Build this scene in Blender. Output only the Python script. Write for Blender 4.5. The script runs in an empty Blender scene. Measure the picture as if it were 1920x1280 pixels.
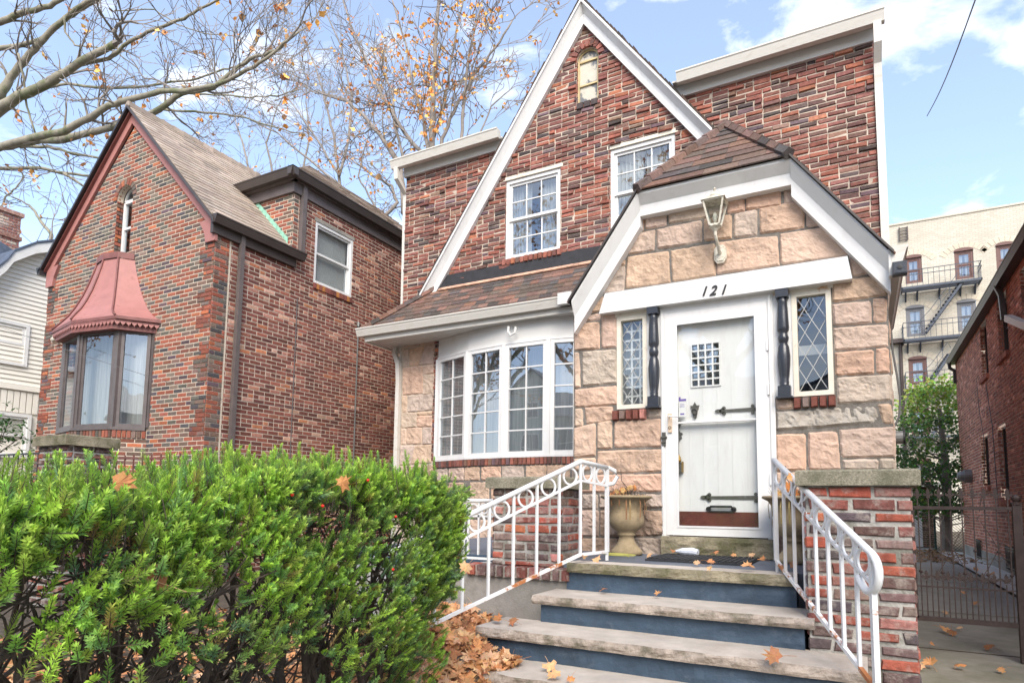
import bpy, bmesh, math, random
import numpy as np
from mathutils import Vector, Matrix, noise
random.seed(7)
rnd = random.random
def ru(a, b): return a + (b - a) * rnd()
S = bpy.context.scene
COL = S.collection
# ------------------------------------------------------------ camera
FPX, CX, CY, YAW, PITCH, ROLL = 1194.86, 967.71, 831.95, .496093, .0952252, .0125494
_f = Vector((-math.sin(YAW) * math.cos(PITCH), math.cos(YAW) * math.cos(PITCH), math.sin(PITCH)))
_r = Vector((math.cos(YAW), math.sin(YAW), 0)); _u = _r.cross(_f)
_R = math.cos(ROLL) * _r + math.sin(ROLL) * _u
_U = -math.sin(ROLL) * _r + math.cos(ROLL) * _u
cam_d = bpy.data.cameras.new('camera'); cam = bpy.data.objects.new('camera', cam_d); COL.objects.link(cam)
cam.matrix_world = Matrix(((_R.x, _U.x, -_f.x, 0), (_R.y, _U.y, -_f.y, 0), (_R.z, _U.z, -_f.z, 0), (0, 0, 0, 1)))
cam_d.sensor_width = 36; cam_d.lens = FPX / 1920 * 36
cam_d.shift_x = -(CX - 960) / 1920; cam_d.shift_y = (CY - 640) / 1920
cam_d.clip_start = .05; cam_d.clip_end = 2000
S.camera = cam
# ------------------------------------------------------------ sky, sun, exposure
SUN_EL, SUN_AZ = math.radians(40), math.radians(150)     # azimuth clockwise from +Y
W = bpy.data.worlds.new("World"); S.world = W; W.use_nodes = True
wn = W.node_tree.nodes; wl = W.node_tree.links; wn.clear()
out = wn.new('ShaderNodeOutputWorld'); bg = wn.new('ShaderNodeBackground'); bg.inputs[1].default_value = .125
sky = wn.new('ShaderNodeTexSky'); sky.sky_type = 'NISHITA'; sky.sun_disc = False
sky.sun_elevation = SUN_EL; sky.sun_rotation = SUN_AZ; sky.altitude = 0; sky.air_density = 1.0; sky.dust_density = .9; sky.ozone_density = 2.2
tc = wn.new('ShaderNodeTexCoord'); mp = wn.new('ShaderNodeMapping'); mp.inputs['Scale'].default_value = (1.0, 1.0, 1.9)
mp.inputs['Location'].default_value = (5.7, 2.2, 1.1)
n1 = wn.new('ShaderNodeTexNoise'); n1.inputs['Scale'].default_value = 4.2; n1.inputs['Detail'].default_value = 9; n1.inputs['Roughness'].default_value = .56
n1.inputs['Distortion'].default_value = .25
cr = wn.new('ShaderNodeValToRGB'); cr.color_ramp.elements[0].position = .52; cr.color_ramp.elements[1].position = .74
sep = wn.new('ShaderNodeSeparateXYZ'); hz = wn.new('ShaderNodeMapRange')
hz.inputs[1].default_value = 0.0; hz.inputs[2].default_value = .35; hz.inputs[3].default_value = .55; hz.inputs[4].default_value = .10
mxm = wn.new('ShaderNodeMath'); mxm.operation = 'MAXIMUM'
mix = wn.new('ShaderNodeMix'); mix.data_type = 'RGBA'; mix.inputs[7].default_value = (6.6, 6.55, 6.5, 1)
wl.new(tc.outputs['Generated'], mp.inputs[0]); wl.new(mp.outputs[0], n1.inputs['Vector']); wl.new(n1.outputs[0], cr.inputs[0])
wl.new(tc.outputs['Generated'], sep.inputs[0]); wl.new(sep.outputs[2], hz.inputs[0])
wl.new(cr.outputs[0], mxm.inputs[0]); wl.new(hz.outputs[0], mxm.inputs[1])
wl.new(mxm.outputs[0], mix.inputs[0]); wl.new(sky.outputs[0], mix.inputs[6]); wl.new(mix.outputs[2], bg.inputs[0]); wl.new(bg.outputs[0], out.inputs[0])
sd = bpy.data.lights.new('sun', 'SUN'); sun = bpy.data.objects.new('sun', sd); COL.objects.link(sun)
sd.energy = 2.05; sd.angle = math.radians(38); sd.color = (1, .925, .82)
_s = Vector((math.sin(SUN_AZ) * math.cos(SUN_EL), math.cos(SUN_AZ) * math.cos(SUN_EL), math.sin(SUN_EL)))
sun.rotation_euler = _s.to_track_quat('Z', 'Y').to_euler()
S.view_settings.view_transform = 'Standard'; S.view_settings.look = 'None'; S.view_settings.gamma = 1
S.view_settings.exposure = 1.5
S.view_settings.use_curve_mapping = False
# ------------------------------------------------------------ pixel -> place (1920 px photograph)
def ray(x, y): return _R * ((x - CX) / FPX) - _U * ((y - CY) / FPX) + _f
def aY(x, y, Y): d = ray(x, y); return d * (Y / d.y)
def aX(x, y, X): d = ray(x, y); return d * (X / d.x)
def aZ(x, y, Z): d = ray(x, y); return d * (Z / d.z)
GZ = -1.2
# ------------------------------------------------------------ materials
MATS = {}
def mat(name, col=(.5, .5, .5), rough=.7, metal=0, attr=False, vary=.25, vscale=6., bump=0., bscale=60., spec=.5, dirt=None, dscale=2., damt=.5, dlo=.5, dhi=.65, aniso=None, trans=0):
    if name in MATS: return MATS[name]
    m = bpy.data.materials.new(name); m.use_nodes = True; n = m.node_tree.nodes; l = m.node_tree.links
    b = n['Principled BSDF']; b.inputs['Roughness'].default_value = rough; b.inputs['Metallic'].default_value = metal
    b.inputs['Specular IOR Level'].default_value = spec
    t = n.new('ShaderNodeTexCoord'); mpn = n.new('ShaderNodeMapping'); l.new(t.outputs['Object'], mpn.inputs[0])
    if aniso: mpn.inputs['Scale'].default_value = aniso
    if attr:
        a = n.new('ShaderNodeAttribute'); a.attribute_name = 'col'; c = a.outputs['Color']
    else:
        rgb = n.new('ShaderNodeRGB'); rgb.outputs[0].default_value = (*col, 1); c = rgb.outputs[0]
    if vary:
        nz = n.new('ShaderNodeTexNoise'); nz.inputs['Scale'].default_value = vscale; nz.inputs['Detail'].default_value = 6; nz.inputs['Roughness'].default_value = .65
        l.new(mpn.outputs[0], nz.inputs['Vector'])
        mr = n.new('ShaderNodeMapRange'); mr.inputs[1].default_value = .3; mr.inputs[2].default_value = .7; mr.inputs[3].default_value = 1 - vary; mr.inputs[4].default_value = 1 + vary
        l.new(nz.outputs[0], mr.inputs[0])
        mm = n.new('ShaderNodeVectorMath'); mm.operation = 'SCALE'; l.new(c, mm.inputs[0]); l.new(mr.outputs[0], mm.inputs[3]); c = mm.outputs[0]
    if dirt:
        nd = n.new('ShaderNodeTexNoise'); nd.inputs['Scale'].default_value = dscale; nd.inputs['Detail'].default_value = 8; nd.inputs['Roughness'].default_value = .7
        l.new(mpn.outputs[0], nd.inputs['Vector'])
        md = n.new('ShaderNodeMapRange'); md.inputs[1].default_value = dlo; md.inputs[2].default_value = dhi; md.inputs[4].default_value = damt
        l.new(nd.outputs[0], md.inputs[0])
        mx = n.new('ShaderNodeMix'); mx.data_type = 'RGBA'; l.new(md.outputs[0], mx.inputs[0]); l.new(c, mx.inputs[6]); mx.inputs[7].default_value = (*dirt, 1); c = mx.outputs[2]
    l.new(c, b.inputs['Base Color'])
    if trans:
        tr = n.new('ShaderNodeBsdfTranslucent'); l.new(c, tr.inputs[0]); ms = n.new('ShaderNodeMixShader'); ms.inputs[0].default_value = trans
        l.new(b.outputs[0], ms.inputs[1]); l.new(tr.outputs[0], ms.inputs[2]); l.new(ms.outputs[0], n['Material Output'].inputs[0])
    if bump:
        nb = n.new('ShaderNodeTexNoise'); nb.inputs['Scale'].default_value = bscale; nb.inputs['Detail'].default_value = 5; nb.inputs['Roughness'].default_value = .6
        l.new(mpn.outputs[0], nb.inputs['Vector'])
        bp = n.new('ShaderNodeBump'); bp.inputs['Strength'].default_value = 1; bp.inputs['Distance'].default_value = bump
        l.new(nb.outputs[0], bp.inputs['Height']); l.new(bp.outputs[0], b.inputs['Normal'])
    MATS[name] = m; return m
def glass_mat(name, refl=.3, tint=(.9, .93, .92), rough=.0, wav=.0):
    m = bpy.data.materials.new(name); m.use_nodes = True; n = m.node_tree.nodes; l = m.node_tree.links; n.remove(n['Principled BSDF'])
    tr = n.new('ShaderNodeBsdfTransparent'); tr.inputs[0].default_value = (*tint, 1)
    gl = n.new('ShaderNodeBsdfGlossy'); gl.inputs['Roughness'].default_value = rough; gl.inputs[0].default_value = (.62, .68, .76, 1)
    fr = n.new('ShaderNodeLayerWeight'); fr.inputs[0].default_value = .5
    pw = n.new('ShaderNodeMath'); pw.operation = 'POWER'; pw.inputs[1].default_value = 4
    ad = n.new('ShaderNodeMath'); ad.operation = 'ADD'; ad.inputs[1].default_value = refl; ad.use_clamp = True
    ms = n.new('ShaderNodeMixShader'); l.new(fr.outputs['Facing'], pw.inputs[0]); l.new(pw.outputs[0], ad.inputs[0]); l.new(ad.outputs[0], ms.inputs[0]); l.new(tr.outputs[0], ms.inputs[1]); l.new(gl.outputs[0], ms.inputs[2])
    l.new(ms.outputs[0], n['Material Output'].inputs[0])
    if wav:
        t = n.new('ShaderNodeTexCoord'); nb = n.new('ShaderNodeTexNoise'); nb.inputs['Scale'].default_value = 2.2; nb.inputs['Detail'].default_value = 1
        bp = n.new('ShaderNodeBump'); bp.inputs['Distance'].default_value = wav; l.new(t.outputs['Object'], nb.inputs['Vector']); l.new(nb.outputs[0], bp.inputs['Height']); l.new(bp.outputs[0], gl.inputs['Normal'])
    return m
M = dict(
    brick=mat('old_rough_brick', attr=True, vary=.30, vscale=22, bump=.005, bscale=38, rough=.85, spec=.25, dirt=(.045, .04, .03), dscale=1.3, damt=.4, dlo=.56, dhi=.72),
    brick2=mat('wirecut_brick', attr=True, vary=.22, vscale=40, bump=.003, bscale=160, rough=.85, spec=.25),
    brickside=mat('common_brick', attr=True, vary=.25, vscale=25, bump=.003, bscale=120, rough=.9, spec=.2),
    oldbrick=mat('weathered_pier_brick', attr=True, vary=.35, vscale=18, bump=.008, bscale=45, rough=.85, spec=.25, dirt=(.40, .34, .29), dscale=11, damt=.65, dlo=.50, dhi=.66),
    mortar=mat('buff_mortar', (.49, .41, .33), vary=.2, vscale=9, bump=.004, bscale=90, rough=.95, dirt=(.16, .12, .09), dscale=1.6, damt=.5),
    mortar2=mat('pale_mortar', (.56, .48, .38), vary=.15, vscale=12, bump=.002, bscale=90, rough=.95),
    mortarside=mat('side_mortar', (.66, .52, .43), vary=.2, vscale=5, bump=.002, bscale=90, rough=.95),
    mortarp=mat('pier_mortar', (.44, .42, .38), vary=.35, vscale=8, bump=.010, bscale=45, rough=.95, dirt=(.07, .07, .045), dscale=4, damt=.7, dlo=.48, dhi=.6),
    mortars=mat('grey_stone_joint', (.17, .155, .135), vary=.4, vscale=14, bump=.008, bscale=60, rough=.95, dirt=(.06, .055, .05), dscale=6, damt=.6),
    stone=mat('pink_sandstone', attr=True, vary=.16, vscale=7, bump=.012, bscale=34, rough=.9, spec=.25, dirt=(.17, .135, .105), dscale=4.5, damt=.6, dlo=.50, dhi=.72),
    stonelow=mat('soiled_sandstone', attr=True, vary=.25, vscale=7, bump=.014, bscale=30, rough=.9, spec=.25, dirt=(.07, .055, .045), dscale=3.5, damt=.75, dlo=.42, dhi=.62),
    white=mat('white_trim_paint', (.64, .63, .60), rough=.45, vary=.04, vscale=3, dirt=(.50, .46, .38), dscale=4, damt=.35, dlo=.52, dhi=.72),
    whitecl=mat('clean_white_paint', (.68, .675, .66), rough=.4, vary=.04, vscale=2, dirt=(.46, .43, .37), dscale=2.6, damt=.3, dlo=.52, dhi=.72, aniso=(3, 3, .7)),
    whiteold=mat('aged_white_gutter', (.62, .595, .54), rough=.5, vary=.08, vscale=5, dirt=(.33, .29, .22), dscale=5, damt=.45, dlo=.50, dhi=.7, aniso=(1, 1, 3)),
    whitemet=mat('white_rail_paint', (.70, .70, .69), rough=.4, vary=.05, vscale=9, dirt=(.36, .13, .04), dscale=7, damt=.9, dlo=.66, dhi=.70, bump=.001, bscale=80),
    rail_low=mat('rusty_rail_paint', (.76, .75, .73), rough=.5, vary=.08, vscale=9, dirt=(.40, .15, .05), dscale=6, damt=1, dlo=.50, dhi=.56, bump=.001, bscale=80),
    shingle=mat('asphalt_shingle', attr=True, vary=.28, vscale=30, bump=.004, bscale=200, rough=.95, spec=.2, dirt=(.035, .045, .02), dscale=3, damt=.4, dlo=.55, dhi=.7),
    shingle2=mat('tan_shingle', attr=True, vary=.2, vscale=8, bump=.004, bscale=200, rough=.95, spec=.2),
    brown=mat('brown_metal', (.060, .048, .043), rough=.45, vary=.15, vscale=4, spec=.5),
    browng=mat('brown_grey_paint', (.115, .095, .09), rough=.5, vary=.2, vscale=8, bump=.001, bscale=60),
    pink=mat('faded_red_paint', (.36, .155, .135), rough=.6, vary=.12, vscale=6, bump=.001, bscale=40, dirt=(.16, .06, .05), dscale=6, damt=.5, dlo=.58, dhi=.7),
    pinkdk=mat('dull_red_trim', (.20, .075, .065), rough=.6, vary=.25, vscale=9),
    green=mat('copper_green', (.25, .50, .38), rough=.7, vary=.15, vscale=8),
    tar=mat('black_flashing', (.02, .02, .023), rough=.75, vary=.3, vscale=10, bump=.006, bscale=30),
    copper=mat('salmon_strip', (.56, .32, .22), rough=.8, vary=.2, vscale=9, dirt=(.1, .08, .06), dscale=8, damt=.7),
    blue=mat('slate_blue_paint', (.040, .068, .105), rough=.55, vary=.3, vscale=5, bump=.007, bscale=22, dirt=(.13, .155, .19), dscale=12, damt=.4, dlo=.56, dhi=.70),
    bluelt=mat('worn_blue_floor_paint', (.12, .14, .175), rough=.55, vary=.18, vscale=3, bump=.002, bscale=40, dirt=(.06, .065, .07), dscale=3, damt=.5),
    tread=mat('bluestone_tread', (.50, .44, .375), rough=.8, vary=.2, vscale=3.5, bump=.003, bscale=70, dirt=(.34, .28, .22), dscale=2.2, damt=.6, dlo=.45, dhi=.65),
    treadedge=mat('rough_tread_edge', (.36, .30, .25), rough=.9, vary=.35, vscale=12, bump=.012, bscale=40, dirt=(.09, .085, .05), dscale=5, damt=.7, dlo=.5, dhi=.62),
    sillmoss=mat('mossy_stone', (.30, .26, .18), rough=.95, vary=.4, vscale=16, bump=.012, bscale=50, dirt=(.075, .075, .03), dscale=4, damt=.85, dlo=.45, dhi=.6),
    cap=mat('lichen_concrete_cap', (.25, .225, .165), rough=.95, vary=.5, vscale=70, bump=.007, bscale=110, dirt=(.10, .10, .06), dscale=5, damt=.75, dlo=.44, dhi=.62),
    concrete=mat('old_concrete', (.30, .28, .25), rough=.95, vary=.22, vscale=3, bump=.004, bscale=60, dirt=(.13, .125, .10), dscale=2.3, damt=.7, dlo=.47, dhi=.64),
    path=mat('pale_path_concrete', (.52, .51, .48), rough=.95, vary=.12, vscale=3, bump=.002, bscale=80),
    drive=mat('mossy_drive', (.27, .255, .215), rough=.9, vary=.25, vscale=2.4, bump=.004, bscale=110, dirt=(.15, .145, .095), dscale=1.1, damt=.75, dlo=.42, dhi=.62),
    asphalt=mat('drive_asphalt', (.30, .29, .255), rough=.95, vary=.2, vscale=3, bump=.004, bscale=160),
    soil=mat('garden_soil', (.09, .068, .045), rough=1, vary=.4, vscale=9, bump=.02, bscale=20),
    black=mat('black_iron', (.022, .022, .024), rough=.5, vary=.2, vscale=12, spec=.5, bump=.001, bscale=80),
    post=mat('glossy_black_post', (.025, .028, .036), rough=.28, vary=.3, vscale=7, spec=.6, bump=.0015, bscale=50),
    iron=mat('brown_iron', (.05, .034, .030), rough=.55, vary=.3, vscale=15, spec=.4),
    fe=mat('blue_grey_iron', (.045, .055, .075), rough=.6, vary=.3, vscale=3),
    urn=mat('cast_stone_urn', (.33, .255, .155), rough=.9, vary=.25, vscale=9, bump=.003, bscale=80, dirt=(.17, .13, .07), dscale=5, damt=.8, dlo=.48, dhi=.68),
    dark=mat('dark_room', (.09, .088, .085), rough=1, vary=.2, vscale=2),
    curtain=mat('net_curtain', (.38, .39, .40), rough=.9, vary=.12, vscale=2.5, aniso=(14, 14, .4), bump=.01, bscale=6),
    curtgrey=mat('grey_curtain', (.35, .36, .36), rough=.9, vary=.3, vscale=2.5, aniso=(10, 10, .4), bump=.02, bscale=5),
    blind=mat('window_blind', (.62, .63, .62), rough=.7, vary=.1, vscale=2),
    screen=mat('insect_screen', (.17, .18, .18), rough=.8, vary=.1, vscale=2),
    needle=mat('yew_needles', attr=True, vary=.12, vscale=30, rough=.42, spec=.45, trans=.35),
    bark=mat('yew_bark', (.07, .052, .04), rough=.95, vary=.4, vscale=30, bump=.004, bscale=60),
    bark2=mat('plane_bark', (.24, .215, .165), rough=.95, vary=.3, vscale=2.2, bump=.01, bscale=12, dirt=(.10, .12, .045), dscale=1.2, damt=.8, dlo=.48, dhi=.62),
    bark3=mat('grey_bark', (.22, .19, .165), rough=.95, vary=.3, vscale=4, bump=.01, bscale=12),
    twig=mat('fine_twigs', (.20, .175, .155), rough=.95, vary=.2, vscale=3),
    leaf=mat('dead_leaf', attr=True, vary=.22, vscale=25, rough=.75, spec=.25, bump=.003, bscale=60, trans=.12),
    green_leaf=mat('green_leaf', attr=True, vary=.2, vscale=10, rough=.5, spec=.4, trans=.25),
    ivy=mat('ivy_leaf', attr=True, vary=.2, vscale=10, rough=.5, spec=.4, trans=.2),
    siding=mat('cream_siding', (.74, .70, .62), rough=.6, vary=.04, vscale=2),
    aptbrick=mat('cream_painted_brick', attr=True, vary=.1, vscale=.5, rough=.9, dirt=(.50, .36, .26), dscale=.12, damt=.3, dlo=.5, dhi=.75),
    aptjoint=mat('apartment_joint', (.27, .25, .21), rough=.95, vary=.15, vscale=.6),
    skyglass=mat('street_facade', (.45, .44, .42), rough=.8, vary=.1, vscale=1),
    brass=mat('aged_brass', (.33, .21, .06), rough=.4, metal=.8, vary=.2, vscale=20),
    pewter=mat('pewter_iron', (.11, .105, .09), rough=.5, metal=.5, vary=.3, vscale=30),
    lampw=mat('weathered_white_lamp', (.62, .58, .48), rough=.6, vary=.2, vscale=25, dirt=(.25, .2, .13), dscale=22, damt=.6, dlo=.5, dhi=.6),
    kick=mat('brown_kickplate', (.115, .035, .025), rough=.35, vary=.3, vscale=9),
    beige=mat('beige_plastic', (.60, .46, .33), rough=.5, vary=.05), purple=mat('purple_print', (.14, .09, .33), rough=.6, vary=.05),
    paper=mat('paper', (.60, .64, .72), rough=.8, vary=.12, vscale=12), rubber=mat('black_rubber', (.025, .026, .03), rough=.85, vary=.3, vscale=30, bump=.004, bscale=160),
    yellow=mat('yellow_cord', (.42, .40, .10), rough=.6, vary=.1), red=mat('red_berry', (.65, .02, .01), rough=.35, vary=.1),
    navy=mat('navy_shingle', (.07, .09, .13), rough=.9, vary=.3, vscale=5), frameold=mat('peeling_frame', (.66, .61, .51), rough=.7, vary=.08, vscale=8, dirt=(.42, .20, .07), dscale=6, damt=.75, dlo=.60, dhi=.66),
    ochre=mat('ochre_stained_frame', (.50, .40, .22), rough=.8, vary=.2, vscale=9), oldpane=mat('painted_over_pane', (.50, .46, .38), rough=.6, vary=.1, vscale=6, dirt=(.10, .11, .13), dscale=3.5, damt=.9, dlo=.52, dhi=.56),
    fence=mat('green_chainlink', (.035, .075, .055), rough=.7, vary=.2), garage=mat('garage_door_white', (.6, .58, .57), rough=.6, vary=.05),
    lead=mat('lead_came', (.42, .42, .40), rough=.4, metal=.3, vary=.1), wire=mat('wire', (.12, .12, .12), rough=.7, vary=0),
    vent=mat('galvanised_vent', (.22, .22, .21), rough=.45, metal=.5, vary=.15), tan=mat('roof_grey', (.33, .31, .28), rough=.9, vary=.1),
    rust=mat('rust_red_paint', (.16, .06, .045), rough=.6, vary=.2))
M['glass'] = glass_mat('window_glass', .26, wav=.0); M['glassold'] = glass_mat('old_wavy_glass', .14, wav=.006); M['glassdoor'] = glass_mat('storm_door_glass', .08, (.98, .99, .98), wav=.003)
M['glassbay'] = glass_mat('bay_window_glass', .20, (.9, .92, .9), wav=.003)
M['glassbow'] = glass_mat('bow_window_glass', .30, (.9, .92, .92), wav=.0015)
# ------------------------------------------------------------ mesh helpers
base = {}
class Fr:
    def __init__(s, O, U, V, N): s.O, s.U, s.V, s.N = Vector(O), Vector(U).normalized(), Vector(V).normalized(), Vector(N).normalized()
    def p(s, u, v, n=0): return s.O + s.U * u + s.V * v + s.N * n
class MB:
    def __init__(s): s.v = []; s.f = []; s.c = []; s.hascol = False
    def face(s, idx, c=None):
        s.f.append(tuple(idx)); s.c.append(c)
        if c is not None: s.hascol = True
    def poly(s, pts, c=None):
        k = len(s.v); s.v += [tuple(p) for p in pts]; s.face(range(k, k + len(pts)), c); return s
    def box8(s, P, c=None):
        k = len(s.v); s.v += [tuple(p) for p in P]
        for f in ((0, 3, 2, 1), (4, 5, 6, 7), (0, 1, 5, 4), (1, 2, 6, 5), (2, 3, 7, 6), (3, 0, 4, 7)): s.face([k + i for i in f], c)
        return s
    def fbox(s, F, u0, u1, v0, v1, n0, n1, c=None):
        return s.box8([F.p(u, v, n) for n in (n0, n1) for u, v in ((u0, v0), (u1, v0), (u1, v1), (u0, v1))], c)
    def box(s, x0, x1, y0, y1, z0, z1, c=None):
        return s.box8([(x, y, z) for z in (z0, z1) for x, y in ((x0, y0), (x1, y0), (x1, y1), (x0, y1))], c)
    def prism(s, pts, off, c=None):
        k = len(s.v); n = len(pts); off = Vector(off)
        s.v += [tuple(p) for p in pts] + [tuple(Vector(p) + off) for p in pts]
        s.face(range(k, k + n), c); s.face(range(k + 2 * n - 1, k + n - 1, -1), c)
        for i in range(n): j = (i + 1) % n; s.face((k + i, k + n + i, k + n + j, k + j), c)
        return s
    def tube(s, pts, rad, n=6, c=None, flat=1., up=None, caps=True):
        pts = [Vector(p) for p in pts]; rs = rad if hasattr(rad, '__len__') else [rad] * len(pts); k0 = len(s.v)
        side = None
        for i, p in enumerate(pts):
            t = (pts[min(i + 1, len(pts) - 1)] - pts[max(i - 1, 0)])
            t = t.normalized() if t.length > 1e-9 else Vector((0, 0, 1))
            if side is None or up is not None:
                a = Vector(up) if up is not None else (Vector((0, 0, 1)) if abs(t.z) < .9 else Vector((1, 0, 0)))
                side = t.cross(a).normalized()
            else: side = (side - t * side.dot(t)).normalized()
            b = side.cross(t)
            for j in range(n):
                an = 2 * math.pi * (j + .5) / n; s.v.append(tuple(p + side * math.cos(an) * rs[i] * flat + b * math.sin(an) * rs[i]))
        for i in range(len(pts) - 1):
            for j in range(n):
                a = k0 + i * n + j; b_ = k0 + i * n + (j + 1) % n; s.face((a, b_, b_ + n, a + n), c)
        if caps: s.face(range(k0 + n - 1, k0 - 1, -1), c); e = k0 + (len(pts) - 1) * n; s.face(range(e, e + n), c)
        return s
    def lathe(s, prof, o, n=20, c=None, axis=None):
        o = Vector(o); k = len(s.v)
        for r, z in prof:
            for j in range(n): a = 2 * math.pi * j / n; s.v.append(tuple(o + Vector((r * math.cos(a), r * math.sin(a), z))))
        for i in range(len(prof) - 1):
            for j in range(n): a = k + i * n + j; b = k + i * n + (j + 1) % n; s.face((a, b, b + n, a + n), c)
        s.face(range(k + n - 1, k - 1, -1), c); e = k + (len(prof) - 1) * n; s.face(range(e, e + n), c)
        return s
    def ring(s, ctr, u, v, R, r, n=20, m=5, flat=1):
        pts = [Vector(ctr) + Vector(u) * R * math.cos(a) + Vector(v) * R * math.sin(a) for a in [2 * math.pi * i / n for i in range(n + 1)]]
        return s.tube(pts, r, m, up=Vector(u).cross(Vector(v)), flat=flat, caps=False)
    def np_add(s, V, Fc, C=None):
        k = len(s.v); s.v += [tuple(p) for p in V]
        for i, f in enumerate(Fc): s.face([k + j for j in f], None if C is None else C[i])
    def build(s, name, m, parent=None, smooth=False, recalc=None, label=None, kind=None):
        me = bpy.data.meshes.new(name)
        b = base.get(parent.name, Vector((0, 0, 0))) if parent else Vector((0, 0, 0))
        V = np.array(s.v, dtype=np.float64).reshape(-1, 3) - np.array(b)
        nf = len(s.f); ls = np.array([len(f) for f in s.f], dtype=np.int32); st = np.zeros(nf, np.int32)
        if nf: st[1:] = np.cumsum(ls)[:-1]
        li = np.fromiter((i for f in s.f for i in f), dtype=np.int32, count=int(ls.sum()) if nf else 0)
        me.vertices.add(len(V)); me.vertices.foreach_set('co', V.ravel().astype(np.float32))
        me.loops.add(len(li)); me.loops.foreach_set('vertex_index', li)
        me.polygons.add(nf); me.polygons.foreach_set('loop_start', st); me.polygons.foreach_set('loop_total', ls)
        me.update(calc_edges=True); me.validate()
        if recalc is None: recalc = nf < 30000
        if recalc:
            bm = bmesh.new(); bm.from_mesh(me); bmesh.ops.recalc_face_normals(bm, faces=bm.faces); bm.to_mesh(me); bm.free()
        if s.hascol and len(me.polygons) == nf:
            at = me.attributes.new('col', 'FLOAT_COLOR', 'FACE')
            at.data.foreach_set('color', np.array([(*(c or (.5, .5, .5)), 1) for c in s.c], dtype=np.float32).ravel())
        me.polygons.foreach_set('use_smooth', np.full(len(me.polygons), bool(smooth)))
        me.materials.append(m)
        o = bpy.data.objects.new(name, me); COL.objects.link(o); base[o.name] = b
        if parent: o.parent = parent
        if label: o['label'] = label
        if kind: o['kind'] = kind
        return o
def thing(name, label, cat, loc=(0, 0, 0), group=None):
    o = bpy.data.objects.new(name, None); COL.objects.link(o); o.location = loc; o.empty_display_size = .1
    base[o.name] = Vector(loc); o['label'] = label; o['category'] = cat
    if group: o['group'] = group
    return o
def tag(o, label, cat, group=None):
    o['label'] = label; o['category'] = cat
    if group: o['group'] = group
    return o
def struct(o): o['kind'] = 'structure'; return o
def clip(poly, cv):
    """clip 2D poly by convex counter-clockwise polygon cv"""
    for i in range(len(cv)):
        ax, ay = cv[i]; bx, by = cv[(i + 1) % len(cv)]; ex, ey = bx - ax, by - ay; o = []
        for j in range(len(poly)):
            p, q = poly[j], poly[(j + 1) % len(poly)]
            dp = ex * (p[1] - ay) - ey * (p[0] - ax); dq = ex * (q[1] - ay) - ey * (q[0] - ax)
            if dp >= 0: o.append(p)
            if (dp < 0) != (dq < 0): t = dp / (dp - dq); o.append((p[0] + t * (q[0] - p[0]), p[1] + t * (q[1] - p[1])))
        poly = o
        if len(poly) < 3: return []
    return poly
def ccw(p):
    a = sum(p[i][0] * p[(i + 1) % len(p)][1] - p[(i + 1) % len(p)][0] * p[i][1] for i in range(len(p)))
    return p if a > 0 else p[::-1]
def area(p): return abs(sum(p[i][0] * p[(i + 1) % len(p)][1] - p[(i + 1) % len(p)][0] * p[i][1] for i in range(len(p)))) / 2
def sub_rects(r, holes):
    """rect minus rect holes -> list of rects"""
    rs = [r]
    for h in holes:
        o = []
        for (a, b, c, d) in rs:
            if h[0] >= b or h[1] <= a or h[2] >= d or h[3] <= c: o.append((a, b, c, d)); continue
            if h[0] > a: o.append((a, h[0], c, d))
            if h[1] < b: o.append((h[1], b, c, d))
            x0, x1 = max(a, h[0]), min(b, h[1])
            if h[2] > c: o.append((x0, x1, c, h[2]))
            if h[3] < d: o.append((x0, x1, h[3], d))
        rs = o
    return rs
def plane_holes(mb, F, poly, holes, n=0, c=None):
    poly = ccw(poly); us = [p[0] for p in poly]; vs = [p[1] for p in poly]
    for (a, b, c0, d) in sub_rects((min(us), max(us), min(vs), max(vs)), holes):
        q = clip([(a, c0), (b, c0), (b, d), (a, d)], poly)
        if len(q) > 2 and area(q) > 1e-6: mb.poly([F.p(u, v, n) for u, v in q], c)
def slab(mb, F, q, h0, h1, bev, c, hv=None):
    """low relief block over 2D polygon q; hv(u,v)->extra height"""
    n = len(q); cx = sum(p[0] for p in q) / n; cy = sum(p[1] for p in q) / n; k = len(mb.v)
    inn = []
    for p in q:
        dx, dy = p[0] - cx, p[1] - cy
        inn.append((cx + dx - math.copysign(min(bev, abs(dx) * .5), dx), cy + dy - math.copysign(min(bev, abs(dy) * .5), dy)))
    for p in q: mb.v.append(tuple(F.p(p[0], p[1], h0)))
    for p in inn: mb.v.append(tuple(F.p(p[0], p[1], h1 + (hv(*p) if hv else 0))))
    mb.face(range(k + n, k + 2 * n), c)
    for i in range(n): j = (i + 1) % n; mb.face((k + i, k + j, k + n + j, k + n + i), c)
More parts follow.
